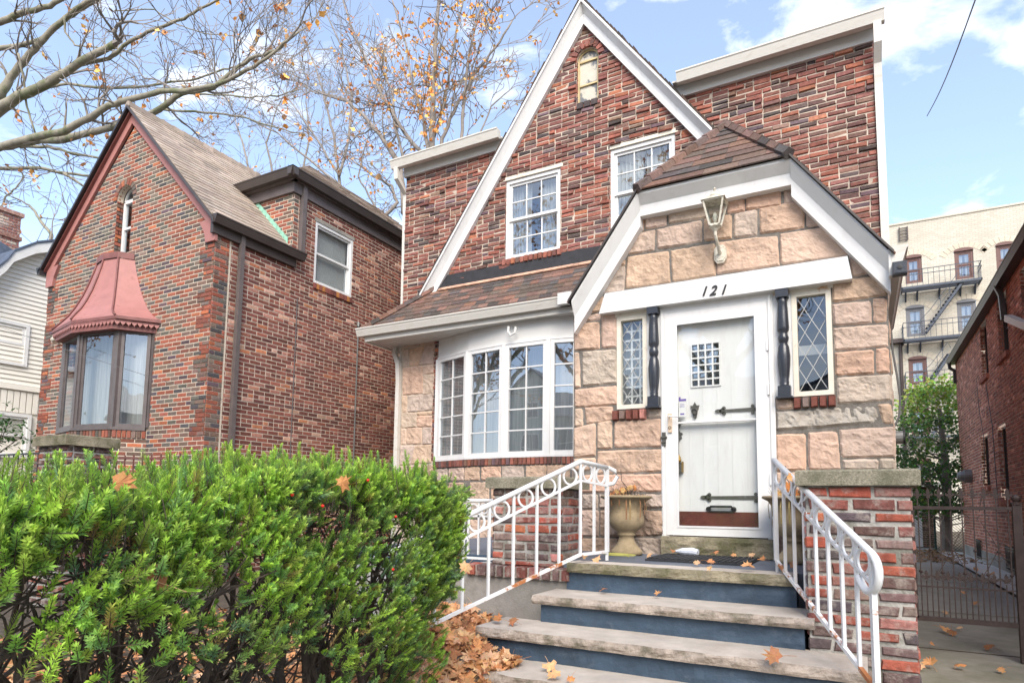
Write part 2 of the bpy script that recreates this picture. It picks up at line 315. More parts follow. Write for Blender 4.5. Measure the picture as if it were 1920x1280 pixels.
def bricks(mb, F, poly, holes=(), course=.068, L=.215, jt=.010, pal=None, rough=.004, out=.012, proud=.0, u0=0., header=0, skip=None, v0=None, jit=.0, quoin=None):
    poly = ccw(poly); us = [p[0] for p in poly]; vs = [p[1] for p in poly]; ua, ub, va, vb = min(us), max(us), min(vs), max(vs)
    i0 = math.floor((va - (v0 or 0)) / course)
    for r in range(i0, i0 + int((vb - va) / course) + 3):
        z0 = (v0 or 0) + r * course; z1 = z0 + course
        if z1 <= va or z0 >= vb: continue
        hd = header and r % header == 0; Lr = L / 2 if hd else L
        u = u0 + math.floor((ua - u0) / Lr) * Lr - Lr + (r % 2) * L / 2 * (.5 if hd else 1)
        while u < ub:
            l = Lr
            if rough > .003 and rnd() < .12: l = Lr * .5
            a, b = u, u + l; u += l
            if b <= ua or a >= ub: continue
            zz0 = z0 + jt / 2 + ru(-jit, jit); zz1 = z1 - jt / 2 + ru(-jit, jit)
            for (x0, x1, y0, y1) in sub_rects((a + jt / 2, b - jt / 2, zz0, zz1), [h for h in holes if h[2] < (z0 + z1) / 2 < h[3]]):
                if x1 - x0 < .02: continue
                if skip and skip((x0 + x1) / 2, (y0 + y1) / 2): continue
                q = [(x0, y0), (x1, y0), (x1, y1), (x0, y1)]
                if rough > .003: q = [(p[0] + ru(-rough, rough), p[1] + ru(-rough, rough) * .7) for p in q]
                q = clip(q, poly)
                if len(q) < 3 or area(q) < 2e-4: continue
                c = pal(x0, z0); h = out + ru(-proud * .4, proud)
                if proud > .01 and rnd() < .05: h += proud * 1.6
                t1, t2 = ru(-1, 1) * rough * 1.6, ru(-1, 1) * rough * .8; mx_, my_ = (x0 + x1) / 2, (y0 + y1) / 2; w_ = x1 - x0; hh = y1 - y0
                slab(mb, F, q, 0, h, .004 if rough < .003 else .008, c, (lambda a_, b_: t1 * (a_ - mx_) / w_ + t2 * (b_ - my_) / hh))
def pick(pal, k=.12):
    t = sum(w for w, _ in pal)
    def f(u=0, v=0):
        x = rnd() * t
        for w, c in pal:
            x -= w
            if x <= 0: break
        s = 1 + ru(-k, k) * 1.6; return (c[0] * s * (1 + ru(-k, k) * .5), c[1] * s, c[2] * s * (1 + ru(-k, k) * .5))
    return f
def pickk(m_, pal, k=.12): return pick([(w, tuple(min(.75, x * m_) for x in c)) for w, c in pal], k)
PAL_MAIN = pickk(1.12, [(5, (.245, .092, .066)), (4, (.185, .078, .064)), (3, (.130, .070, .060)), (1.3, (.09, .062, .058)), (.6, (.31, .12, .07)), (.6, (.12, .08, .088)), (.4, (.06, .046, .044)), (1, (.20, .115, .085))], .16)
PAL_LN = pickk(1.12, [(5, (.26, .085, .055)), (3, (.20, .075, .052)), (3, (.15, .095, .075)), (2.4, (.115, .10, .085)), (1.5, (.075, .068, .07)), (1, (.36, .12, .06)), (1.2, (.17, .125, .10)), (.8, (.095, .065, .075))], .14)
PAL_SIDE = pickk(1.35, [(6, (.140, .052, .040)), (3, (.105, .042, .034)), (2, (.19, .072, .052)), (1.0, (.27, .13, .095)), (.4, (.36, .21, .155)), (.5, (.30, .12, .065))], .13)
PAL_RN = pickk(1.7, [(6, (.26, .105, .070)), (4, (.21, .085, .058)), (2, (.31, .135, .090)), (1.5, (.16, .070, .052)), (1, (.38, .19, .14))], .12)
PAL_PIER = pickk(1.15, [(3, (.28, .075, .050)), (3, (.18, .065, .052)), (3, (.12, .075, .068)), (1, (.38, .12, .06)), (3, (.16, .11, .09)), (2, (.32, .14, .12)), (1, (.09, .068, .07))], .16)
def rock(mb, Q, N, amp, c, seed, cell=.022, lift=.008):
    """rock-faced block: Q = 4 corners (tl,tr,br,bl)"""
    Q = [Vector(q) for q in Q]; w = max((Q[1] - Q[0]).length, (Q[2] - Q[3]).length); h = max((Q[3] - Q[0]).length, (Q[2] - Q[1]).length)
    nx = max(3, min(40, int(w / cell))); ny = max(3, min(30, int(h / cell))); k = len(mb.v); N = Vector(N)
    tx, ty = ru(-.5, .5), ru(-.5, .5); U = (Q[1] - Q[0]).normalized(); V = (Q[3] - Q[0]).normalized()
    for j in range(ny + 1):
        for i in range(nx + 1):
            s, t = i / nx, j / ny; p = (Q[0] * (1 - s) + Q[1] * s) * (1 - t) + (Q[3] * (1 - s) + Q[2] * s) * t
            e = min(s * w, (1 - s) * w, t * h, (1 - t) * h)
            q = p * 7 + Vector((seed, seed * 1.7, 0))
            d = noise.fractal(q, .8, 2.2, 5) * .6 + .45 * (1 - abs(noise.noise(p * 13 + Vector((seed, 0, 3)))) * 2.6) + .12 * abs(noise.noise(p * 45 + Vector((seed, 0, 3)))) + tx * (s - .5) + ty * (t - .5)
            edge = min(1, e / .014); edge = edge * edge * (3 - 2 * edge)
            wob = (noise.noise(p * 26 + Vector((seed, 9, 0))) * .004 + noise.noise(p * 9 + Vector((seed, 3, 0))) * .004 - .005) if e < .03 else 0
            out_ = -N * .006 if e < 1e-6 else Vector((0, 0, 0))
            ctr = (Q[0] + Q[1] + Q[2] + Q[3]) / 4
            p2 = p + (ctr - p).normalized() * wob
            mb.v.append(tuple(p2 + N * (lift * (.25 if e < 1e-6 else 1) * edge + max(-.3, d) * amp * edge) + out_))
    for j in range(ny):
        for i in range(nx):
            a = k + j * (nx + 1) + i; mb.face((a, a + 1, a + nx + 2, a + nx + 1), c)
STC = [(.55, .395, .295), (.53, .37, .27), (.57, .415, .32), (.51, .39, .31), (.56, .375, .27), (.48, .39, .32)]
def stc():
    c = random.choice(STC); s = ru(.92, 1.06); return (c[0] * s, c[1] * s * ru(.97, 1.03), c[2] * s)
def window(parent, F, u0, u1, v0, v1, cas=.05, cols=3, rows=2, frame='whitecl', depth=.05, setb=.03, glass='glass', back='curtain', muntin=.016, low=True, room=.5, name='window', mun_low=True, blindtop=False):
    """double-hung window; casing mesh with sashes, panes and curtain as sub-parts"""
    b = MB(); n0, n1 = -setb - depth, -setb + .02
    b.fbox(F, u0, u0 + cas, v0, v1, n0, n1).fbox(F, u1 - cas, u1, v0, v1, n0, n1).fbox(F, u0 + cas, u1 - cas, v1 - cas, v1, n0, n1).fbox(F, u0 + cas, u1 - cas, v0, v0 + cas * .8, n0, n1 + .012)
    w = b.build(name, M[frame], parent)
    vm = (v0 + v1) / 2; st = cas * .75; a0, a1 = u0 + cas, u1 - cas
    secs = [(vm - .015, v1 - cas, -setb - .008), (v0 + cas * .8, vm + .015, -setb - .036)] if low else [(v0 + cas * .8, v1 - cas, -setb - .01)]
    for i, (z0, z1, n) in enumerate(secs):
        s = MB(); s.fbox(F, a0, a0 + st, z0, z1, n - .03, n).fbox(F, a1 - st, a1, z0, z1, n - .03, n).fbox(F, a0 + st, a1 - st, z1 - st, z1, n - .03, n).fbox(F, a0 + st, a1 - st, z0, z0 + st, n - .03, n)
        if cols and (i == 0 or mun_low):
            for k in range(1, cols): u = a0 + st + (a1 - a0 - 2 * st) * k / cols; s.fbox(F, u - muntin / 2, u + muntin / 2, z0 + st, z1 - st, n - .018, n - .006)
            for k in range(1, rows): v = z0 + st + (z1 - z0 - 2 * st) * k / rows; s.fbox(F, a0 + st, a1 - st, v - muntin / 2, v + muntin / 2, n - .0175, n - .0065)
        s.build('sash', M[frame], w)
        MB().poly([F.p(a0 + st, z0 + st, n - .02), F.p(a1 - st, z0 + st, n - .02), F.p(a1 - st, z1 - st, n - .02), F.p(a0 + st, z1 - st, n - .02)]).build('pane', M[glass], w)
    nb = -setb - .1
    if back == 'curtain' or back == 'curtgrey':
        c = MB(); K = 26; zt, zb = v1 - cas, v0 + cas
        for sd_ in (0, 1):
            P = []
            for i in range(K + 1):
                t = i / K; ww = .40 if back == 'curtain' else .47
                uu = a0 + (a1 - a0) * (t * ww if sd_ == 0 else 1 - t * ww); P.append((uu, nb - .03 + .02 * math.sin(t * 40) + .01 * math.sin(t * 17)))
            for i in range(K): c.poly([F.p(P[i][0], zb, P[i][1]), F.p(P[i + 1][0], zb, P[i + 1][1]), F.p(P[i + 1][0], zt, P[i + 1][1]), F.p(P[i][0], zt, P[i][1])])
        c.build('curtain', M[back], w, smooth=True)
    if back == 'blind' or blindtop:
        c = MB(); z = v1 - cas; e = vm if blindtop else v0 + cas
        while z > e: c.fbox(F, a0 + .01, a1 - .01, z - .018, z - .002, nb - .004, nb); z -= .022
        c.build('blind', M['blind'], w)
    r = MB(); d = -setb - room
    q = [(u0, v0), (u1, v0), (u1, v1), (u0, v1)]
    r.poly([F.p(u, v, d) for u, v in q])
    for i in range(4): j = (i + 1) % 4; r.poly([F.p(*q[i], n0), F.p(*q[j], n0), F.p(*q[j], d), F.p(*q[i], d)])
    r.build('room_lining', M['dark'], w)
    return w
def reveal(mb, F, u0, u1, v0, v1, d, pal, course=.068, v_off=None):
    """brick lining at the two sides of an opening"""
    for u, s in ((u0, 1), (u1, -1)):
        G = Fr(F.p(u, 0, 0), -F.N, F.V, F.U * s)
        bricks(mb, G, [(0, v0), (d, v0), (d, v1), (0, v1)], course=course, L=.11, pal=pal, rough=.002, out=.006, v0=v_off)
def gutter(mb, a, b, out, h=.11, w=.11):
    """K-style gutter from a to b (top back edge), out = outward unit vector"""
    a, b, out = Vector(a), Vector(b), Vector(out); Z = Vector((0, 0, 1))
    prof = [(0, 0), (w, 0), (w, -.018), (w - .012, -.03), (w - .02, -.055), (w - .045, -h + .015), (w - .05, -h), (0, -h)]
    mb.prism([a + out * x + Z * z for x, z in prof], b - a)
def pipe(mb, pts, w=.07, d=.05, up=(0, 0, 1)):
    mb.tube(pts, w / math.sqrt(2) , 4, flat=1.0, up=up)
Z3 = Vector((0, 0, 1))
# ============================================================ MAIN HOUSE
YM, YV = 8.5, 6.0
FM = Fr((0, YM, 0), (1, 0, 0), (0, 0, 1), (0, -1, 0)); FV = Fr((0, YV, 0), (1, 0, 0), (0, 0, 1), (0, -1, 0))
house = thing('brick_house', 'middle brick house with white gable boards, sandstone entrance and white door numbered 121', 'house', (-3.2, 8.5, GZ))
HL, HR, ZE = -6.86, .31, 5.74
AX, AZ_, YR = -3.486, 7.66, 8.34; SL, SR = 1.445, 1.38
w1 = (-4.85, -3.885, 3.86, 5.22); w2 = (-3.09, -2.125, 3.86, 5.28); aw = (-3.62, -3.27, 6.08, 6.78)
awh = (aw[0], aw[1], aw[2], aw[3] + (aw[1] - aw[0]) / 2)
holesM = [w1, w2, awh]
zs = 7.47
tri = [(AX - (zs - ZE) / SL, ZE), (AX + (zs - ZE) / SR, ZE), (AX, zs)]
wall = MB()
plane_holes(wall, FM, [(HL, 3.0), (HR, 3.0), (HR, ZE), (HL, ZE)], holesM); plane_holes(wall, FM, tri, holesM)
wall.poly([(HL, YM, GZ), (HR, YM, GZ), (HR, YM, 3.0), (HL, YM, 3.0)])
wall.poly([(HR, YM, GZ), (HR, YM + 9, GZ), (HR, YM + 9, ZE + .2), (HR, YM, ZE + .2)]); wall.poly([(HL, YM, GZ), (HL, YM + 9, GZ), (HL, YM + 9, ZE + .2), (HL, YM, ZE + .2)])
wall.poly([(HL, YM + 9, GZ), (HR, YM + 9, GZ), (HR, YM + 9, ZE + .2), (HL, YM + 9, ZE + .2)])
wallo = wall.build('wall', M['mortar'], house)
b = MB()
def arch_skip(u, v):
    du, dv = u - (aw[0] + aw[1]) / 2, v - aw[3]
    return dv > -.02 and du * du + dv * dv < .31 ** 2
arch_r = (aw[1] - aw[0]) / 2
ZK = .02 + 82 * .0695
bricks(b, FM, [(HL, 3.35), (HR, 3.0), (HR, ZK), (HL, ZK)], holesM, course=.0695, L=.215, jt=.0115, pal=PAL_MAIN, rough=.0075, out=.008, proud=.013, jit=.003, v0=.02)
bricks(b, FM, [(AX - (zs - ZK) / SL, ZK), (AX + (zs - ZK) / SR, ZK), (AX, zs)], holesM, course=.0695, L=.215, jt=.0115, pal=PAL_MAIN, rough=.0075, out=.008, proud=.013, jit=.003, v0=.02)
for i in range(9):     # arch of voussoirs
    a0, a1 = math.pi * i / 9 + .03, math.pi * (i + 1) / 9 - .03; cu = (aw[0] + aw[1]) / 2
    q = [(cu + r * math.cos(a), aw[3] + r * math.sin(a)) for r, a in ((arch_r, a0), (arch_r + .11, a0), (arch_r + .11, a1), (arch_r, a1))]
    slab(b, FM, ccw(q), -.06, .034, .006, PAL_MAIN(), None)
for i in range(3): slab(b, FM, [(aw[0] + .005 + i * .117, aw[2] - .09), (aw[0] + .112 + i * .117, aw[2] - .09), (aw[0] + .112 + i * .117, aw[2] + .01), (aw[0] + .005 + i * .117, aw[2] + .01)], 0, .035, .006, (.07, .055, .055))
for h in (w1, w2):
    u = h[0] - .03
    while u < h[1] - .02: slab(b, FM, [(u, h[2] - .105), (u + .068, h[2] - .105), (u + .068, h[2] - .002), (u, h[2] - .002)], 0, .035 + ru(0, .02), .008, PAL_MAIN()); u += .08
    reveal(b, FM, h[0], h[1], h[2], h[3], .1, PAL_MAIN, .0695, .02)
reveal(b, FM, aw[0], aw[1], aw[2], aw[3], .1, PAL_MAIN, .0695, .02)
# right-hand corner of the wall seen edge on, and side face
GS = Fr((HR, YM, 0), (0, 1, 0), (0, 0, 1), (1, 0, 0)); bricks(b, GS, [(0, GZ), (9, GZ), (9, ZE), (0, ZE)], course=.0695, pal=PAL_MAIN, rough=.003, v0=.02)
GS = Fr((HL, YM, 0), (0, 1, 0), (0, 0, 1), (-1, 0, 0)); bricks(b, GS, [(0, 1.5), (1, 1.5), (1, ZE), (0, ZE)], course=.0695, pal=PAL_MAIN, rough=.003, v0=.02)
b.build('facing_bricks', M['brick'], wallo, recalc=False)
w = MB()   # bed of the arched attic window
u0, u1, v0_, v1_ = aw
ww = window(house, FM, w1[0], w1[1], w1[2], w1[3] - .06, cas=.055, cols=3, rows=2, setb=.04); ww['label'] = 'upper window with white curtains left of the attic slit'
ww = window(house, FM, w2[0], w2[1], w2[2], w2[3] - .06, cas=.055, cols=3, rows=2, setb=.04, back='curtgrey'); ww['label'] = 'upper window partly hidden by the entrance roof'
for h in (w1, w2): MB().fbox(FM, h[0] - .04, h[1] + .04, h[3] - .055, h[3] + .0, -.1, .008).build('window_head', M['frameold'], house)
# arched attic light
a = MB(); cu = (u0 + u1) / 2
arcp = [(cu + (arch_r - .0) * math.cos(t), v1_ + (arch_r - .0) * math.sin(t)) for t in [math.pi * i / 12 for i in range(13)]]
a.poly([FM.p(u, v, -.06) for u, v in [(u0, v0_), (u1, v0_)] + arcp])
ap = a.build('arched_window', M['oldpane'], house)
a = MB(); a.fbox(FM, u0, u0 + .03, v0_, v1_, -.06, -.03).fbox(FM, u1 - .03, u1, v0_, v1_, -.06, -.03).fbox(FM, u0 + .03, u1 - .03, v1_ - .015, v1_ + .015, -.06, -.035).fbox(FM, u0 + .03, u1 - .03, v0_ + .30, v0_ + .325, -.06, -.035)
a.tube([FM.p(cu + (arch_r - .012) * math.cos(t), v1_ + (arch_r - .012) * math.sin(t), -.045) for t in [math.pi * i / 12 for i in range(13)]], .014, 4, up=(0, -1, 0))
a.build('frame', M['ochre'], ap)
def spandrel(mb, F, u0, u1, v1, m=None, n0=-.1, n1=0.):
    r = (u1 - u0) / 2; cu = (u0 + u1) / 2
    for s in (1, -1):
        arc = [(cu + s * r * math.cos(t), v1 + r * math.sin(t)) for t in [math.pi / 2 * i / 8 for i in range(9)]]
        for i in range(8):
            a_, b_ = arc[i], arc[i + 1]
            mb.prism([F.p(*a_, n0), F.p(cu + s * r, a_[1], n0), F.p(cu + s * r, b_[1], n0), F.p(*b_, n0)] if i else [F.p(*a_, n0), F.p(cu + s * r, b_[1], n0), F.p(*b_, n0)], F.N * (n1 - n0))
k = MB(); spandrel(k, FM, aw[0], aw[1], aw[3]); k.build('arch_bed', M['mortar'], wallo)
# gable boards (fascia + soffit) and roof behind
def board(p, q, thick, y0, y1, name, m, par):
    """p,q = (x,z) of the upper edge; thick = vertical depth"""
    b = MB(); b.box8([(p[0], y0, p[1] - thick), (q[0], y0, q[1] - thick), (q[0], y1, q[1] - thick), (p[0], y1, p[1] - thick), (p[0], y0, p[1]), (q[0], y0, q[1]), (q[0], y1, q[1]), (p[0], y1, p[1])])
    return b.build(name, m, par)
def board2(p, q, v1, v2, y0, y1, par, e=.09):
    m1, m2 = M['whitecl'], M['white']; b = MB()
    A, B = Vector((p[0], 0, p[1])), Vector((q[0], 0, q[1]))
    pr = [(0, y0), (-.028, y0), (-v1, y0 + e), (-v1 - v2, y0 + e), (-v1 - v2, y1), (0, y1)]
    b.prism([Vector((A.x, y, A.z + z)) for z, y in pr], B - A); return b.build('gable_board', M['whitecl'], par)
apx = (AX, AZ_); lb = (-6.455, AZ_ - SL * (6.455 + AX)); rb = (-1.2, AZ_ - SR * (-1.2 - AX))
board2((AX - .001, AZ_), lb, .17, .17, YR, YM - .001, house); board2((AX + .001, AZ_), rb, .17, .17, YR, YM - .001, house)
# slim drip strip on the upper edge
board((AX - .002, AZ_ + .0), (lb[0], lb[1]), .05, YR - .018, YR - .001, 'drip_strip', M['whitecl'], house); board((AX + .002, AZ_), (rb[0], rb[1]), .05, YR - .018, YR - .001, 'drip_strip', M['whitecl'], house)
rf = MB()
for sx, (bx, bz) in ((-1, lb), (1, rb)):
    k = 40
    for i in range(k):   # shingle ends give the dark ragged outer line
        t0, t1 = i / k, (i + 1) / k
        x0, z0, x1, z1 = AX + (bx - AX) * t0, AZ_ + (bz - AZ_) * t0, AX + (bx - AX) * t1, AZ_ + (bz - AZ_) * t1
        o = .018 + .012 * rnd(); e = .02 * rnd()
        rf.box8([(x0, YR - .02 + e, z0 + .004), (x1, YR - .02 + e, z1 + .004), (x1, YM + 3, z1 + .004), (x0, YM + 3, z0 + .004), (x0 + sx * o * .6, YR - .02 + e, z0 + o + .02), (x1 + sx * o * .6, YR - .02 + e, z1 + o + .004), (x1 + sx * o * .6, YM + 3, z1 + o + .004), (x0 + sx * o * .6, YM + 3, z0 + o + .02)], (.085, .06, .05) if rnd() < .5 else (.06, .05, .045))
rf.build('gable_roof', M['shingle'], house)
rf = MB(); rf.prism([(HL - .1, YM + .03, ZE + .18), (HL - .1, YM + 9.1, ZE + .18), (HL - .1, YM + 4.5, ZE + 1.55)], (HR - HL + .2, 0, 0)); rf.build('roof', M['tan'], house)
# eaves: fascia boards and gutters
gxl = AX - (AZ_ - ZE - .1) / SL - .15; gxr = AX + (AZ_ - ZE - .1) / SR + .15
def trimmed(x0, x1, y0, y1, z0, z1):
    return MB().box(x0, x1, y0, y1, z0, z1)
MB().box(HL - .02, gxl, YM - .06, YM - .002, ZE - .045, ZE + .165).build('fascia', M['white'], house); MB().box(gxr - .09, HR + .01, YM - .06, YM - .002, ZE - .045, ZE + .165).build('fascia', M['white'], house)
MB().box(HL - .06, gxl, YM - .16, YM - .061, ZE + .115, ZE + .14).build('eave_board', M['whiteold'], house); MB().box(gxr - .1, HR + .06, YM - .16, YM - .061, ZE + .115, ZE + .14).build('eave_board', M['whiteold'], house)
g = MB(); gutter(g, (HL - .16, YM - .162, ZE + .19), (gxl + .03, YM - .162, ZE + .19), (0, -1, 0), .14, .13); g.build('gutter', M['whiteold'], house)
g = MB(); gutter(g, (gxr - .02, YM - .162, ZE + .19), (HR + .13, YM - .162, ZE + .19), (0, -1, 0), .14, .13); g.build('gutter', M['whiteold'], house)
g = MB(); pipe(g, [(HR + .05, YM - .22, ZE + .06), (HR + .05, YM - .20, ZE - .18), (HR + .045, YM - .05, ZE - .35), (HR + .045, YM + .0, ZE - .6), (HR + .045, YM + .0, 2.4)], .085, up=(1, 0, 0)); g.build('downspout', M['whiteold'], house)
g = MB(); pipe(g, [(HL - .05, YM - .22, ZE + .06), (HL - .05, YM - .2, ZE - .12), (HL - .045, YM + .06, ZE - .32), (HL - .045, YM + .1, 1.5)], .08, up=(1, 0, 0)); g.build('downspout', M['whiteold'], house)
MB().box(HR + .04, HR + .09, YM + .08, YM + .2, ZE - .4, ZE - .08).build('wall_bracket', M['rust'], house)
# ---- low roof over the bow window
ZT, ZB, YB = 3.60, 2.87, 7.93
sd_ = Vector((0, YM - YB, ZT - ZB)); SLn = sd_.length
FL = Fr((0, YB, ZB), (1, 0, 0), sd_, sd_.cross(Vector((1, 0, 0))) * -1)
if FL.N.y > 0: FL.N = -FL.N
XL = -7.22; XC = -2.60
lowr = MB(); lowr.poly([(XL, YB, ZB), (XC, YB, ZB), (XC, YM, ZT), (-6.12, YM, ZT)]).poly([(XL, YB, ZB), (-6.12, YM, ZT), (XL, YM + .7, ZB)]).poly([(XL, YB, ZB), (XL, YM + .7, ZB), (HL, YM + .7, ZB), (HL, YM, ZB), (XC, YM, ZB), (XC, YB, ZB)])
lowr = lowr.build('low_roof', M['tar'], house)
PAL_SH = pick([(4, (.165, .105, .085)), (3, (.125, .093, .080)), (2, (.09, .076, .070)), (1.5, (.21, .12, .09))], .14)
def shingles(F, poly, par, pal, course=.13, L=.21, mt='shingle', th=.012, name='shingles', vstart=None):
    mb = MB(); poly = ccw(poly); us = [p[0] for p in poly]; vs = [p[1] for p in poly]
    r = 0; v = min(vs) if vstart is None else min(vs) - (min(vs) - vstart) % course
    while v < max(vs):
        u = min(us) - L * rnd()
        while u < max(us):
            l = L * ru(.75, 1.25); q = clip([(u + .0015, v - .0), (u + l - .0015, v), (u + l - .0015, v + course), (u + .0015, v + course)], poly); u += l
            if len(q) < 3: continue
            c = pal(); e = th * ru(.8, 1.5); k = len(mb.v); n = len(q)
            for p in q: mb.v.append(tuple(F.p(p[0], p[1], .002 + e * max(0, 1 - (p[1] - v) / course) + .001)))
            for p in q: mb.v.append(tuple(F.p(p[0], p[1], -.001)))
            mb.face(range(k, k + n), c)
            for i in range(n): j = (i + 1) % n; mb.face((k + i, k + n + i, k + n + j, k + j), c)
        v += course; r += 1
    return mb.build(name, M[mt], par, recalc=False)
shingles(FL, [(XL, 0), (XC, 0), (XC, SLn * .97), (-6.12, SLn * .97)], lowr, PAL_SH, .105, .17, th=.006)
h2 = Vector((-6.12, YM, ZT)) - Vector((XL, YM + .3, ZB)); F2 = Fr((XL, YB, ZB), (0, 1, 0), (Vector((1.1, 0, ZT - ZB))), (-(ZT - ZB), 0, 1.1))
shingles(F2, [(0, 0), (1.27, 0), (.57, math.hypot(1.1, ZT - ZB))], lowr, PAL_SH, .105, .17, th=.006)
hp = MB()
for i in range(9):
    a_ = Vector((XL, YB, ZB)).lerp(Vector((-6.12, YM, ZT)), i / 9); c_ = Vector((XL, YB, ZB)).lerp(Vector((-6.12, YM, ZT)), (i + 1.15) / 9)
    hp.tube([a_ + Z3 * .028, c_ + Z3 * .015], [.055, .05], 6, PAL_SH(), flat=1.0)
hp.build('hip_cap', M['shingle'], lowr)
k = MB(); k.poly([(XC, YM - .03, ZT - .035), (-6.1, YM - .03, ZT - .035), (-6.1, YM - .006, ZT + .19), (-4.8, YM - .02, ZT + .16), (-3.6, YM - .02, ZT + .20), (XC - .5, YM - .02, ZT + .17), (XC, YM - .02, ZT + .19)]); k.prism([(XC, YM - .05, ZT - .05), (-6.12, YM - .05, ZT - .05), (-6.12, YM - .022, ZT + .185), (XC, YM - .022, ZT + .185)], (0, .02, 0)); k.build('flashing', M['tar'], house)
k = MB(); u = -6.05
while u < XC:
    l = ru(.25, .5)
    k.box8([(x, y, z) for (x, y, z) in [(u, YM - .10, ZT - .10), (u + l, YM - .10, ZT - .10), (u + l, YM - .05, ZT - .045), (u, YM - .05, ZT - .045), (u, YM - .115, ZT - .085), (u + l, YM - .115, ZT - .085), (u + l, YM - .06, ZT - .03), (u, YM - .06, ZT - .03)]]); u += l + .006
k.build('salmon_flashing', M['copper'], house)
ZS = 2.70
k = MB(); k.box(XL + .04, XC, YB + .03, YM - .004, ZS - .015, ZS); k.box(XL + .04, HL, YM - .004, YM + .6, ZS - .015, ZS)
for i in range(5): k.box(XL + .05, XC, YB + .08 + i * .1, YB + .086 + i * .1, ZS - .018, ZS - .0151)
k.build('soffit', M['white'], house)
k = MB(); k.box(XL + .03, XC, YB + .012, YB + .03, ZS - .03, ZB - .002); k.box(XL + .02, XL + .04, YB + .03, YM + .6, ZS - .03, ZB - .002); k.build('fascia', M['whiteold'], house)
g = MB(); gutter(g, (XL - .08, YB + .01, ZB + .01), (XC + .02, YB + .01, ZB + .01), (0, -1, 0), .13, .12); gutter(g, (XL + .018, YB + .01, ZB + .008), (XL + .018, YM + .6, ZB + .008), (-1, 0, 0), .128, .118); g.build('gutter', M['whiteold'], house)
g = MB(); ex = aY(1062, 560, 7.7); g.box(ex.x - .17, ex.x + .03, YB - .15, YB - .005, ZB - .12, ZB + .04).build('gutter_end_box', M['white'], house)
g = MB(); pipe(g, [(HL - .16, YM + .05, ZS), (HL - .16, YM + .02, ZS - .12), (HL - .02, YM - .05, ZS - .32), (HL - .0, YM - .05, ZS - .6), (HL - .0, YM - .05, GZ)], .075, up=(0, 1, 0)); g.build('downspout', M['whiteold'], house)
# ---- sandstone to the left of and below the bow window
st = MB()
def stones(mb, lst, Y, amp=.02, lift=.012, low=False):
    for q in lst:
        cx_, cy_ = sum(p[0] for p in q) / 4, sum(p[1] for p in q) / 4
        P = [aY(x + math.copysign(min(1.6, abs(x - cx_) * .3), x - cx_), y + math.copysign(min(1.4, abs(y - cy_) * .3), y - cy_), Y) for x, y in q]; rock(mb, P, (0, -1, 0), amp, stc(), ru(0, 50), lift=lift)
SL_ = [[(760, 640), (786, 633), (787, 648), (759, 651)], [(791, 632), (819, 626), (818, 642), (791, 647)], [(758, 656), (766, 655), (766, 686), (757, 688)], [(769, 655), (796, 650), (784, 684), (769, 686)],
       [(799, 649), (815, 646), (814, 681), (786, 684)], [(757, 691), (792, 687), (792, 736), (756, 740)], [(795, 687), (814, 684), (813, 699), (795, 701)], [(795, 704), (814, 702), (812, 737), (794, 740)],
       [(755, 743), (763, 743), (762, 772), (755, 773)], [(766, 743), (812, 739), (811, 768), (766, 772)], [(755, 775), (780, 774), (780, 800), (754, 802)], [(783, 773), (810, 771), (810, 778), (783, 779)],
       [(783, 781), (810, 780), (809, 799), (782, 800)], [(753, 804), (761, 804), (761, 832), (752, 833)], [(764, 803), (790, 802), (790, 831), (763, 832)], [(794, 802), (809, 801), (808, 831), (793, 832)],
       [(752, 836), (778, 836), (768, 870), (751, 871)], [(781, 836), (808, 835), (808, 867), (771, 869)], [(750, 874), (775, 874), (774, 900), (749, 901)], [(778, 874), (816, 872), (815, 899), (777, 900)],
       [(749, 904), (790, 903), (789, 930), (748, 931)], [(793, 903), (815, 903), (814, 930), (792, 930)], [(748, 934), (815, 933), (814, 965), (747, 965)]]
stones(st, SL_, YM, .018)
k = MB(); bricks(k, FM, [(-6.17, .7), (-6.07, .7), (-6.07, ZS), (-6.17, ZS)], course=.0695, L=.11, pal=PAL_MAIN, rough=.004, out=.02)
st.build('sandstone_facing', M['stone'], wallo, recalc=False); k.build('brick_edge', M['brick'], wallo, recalc=False)
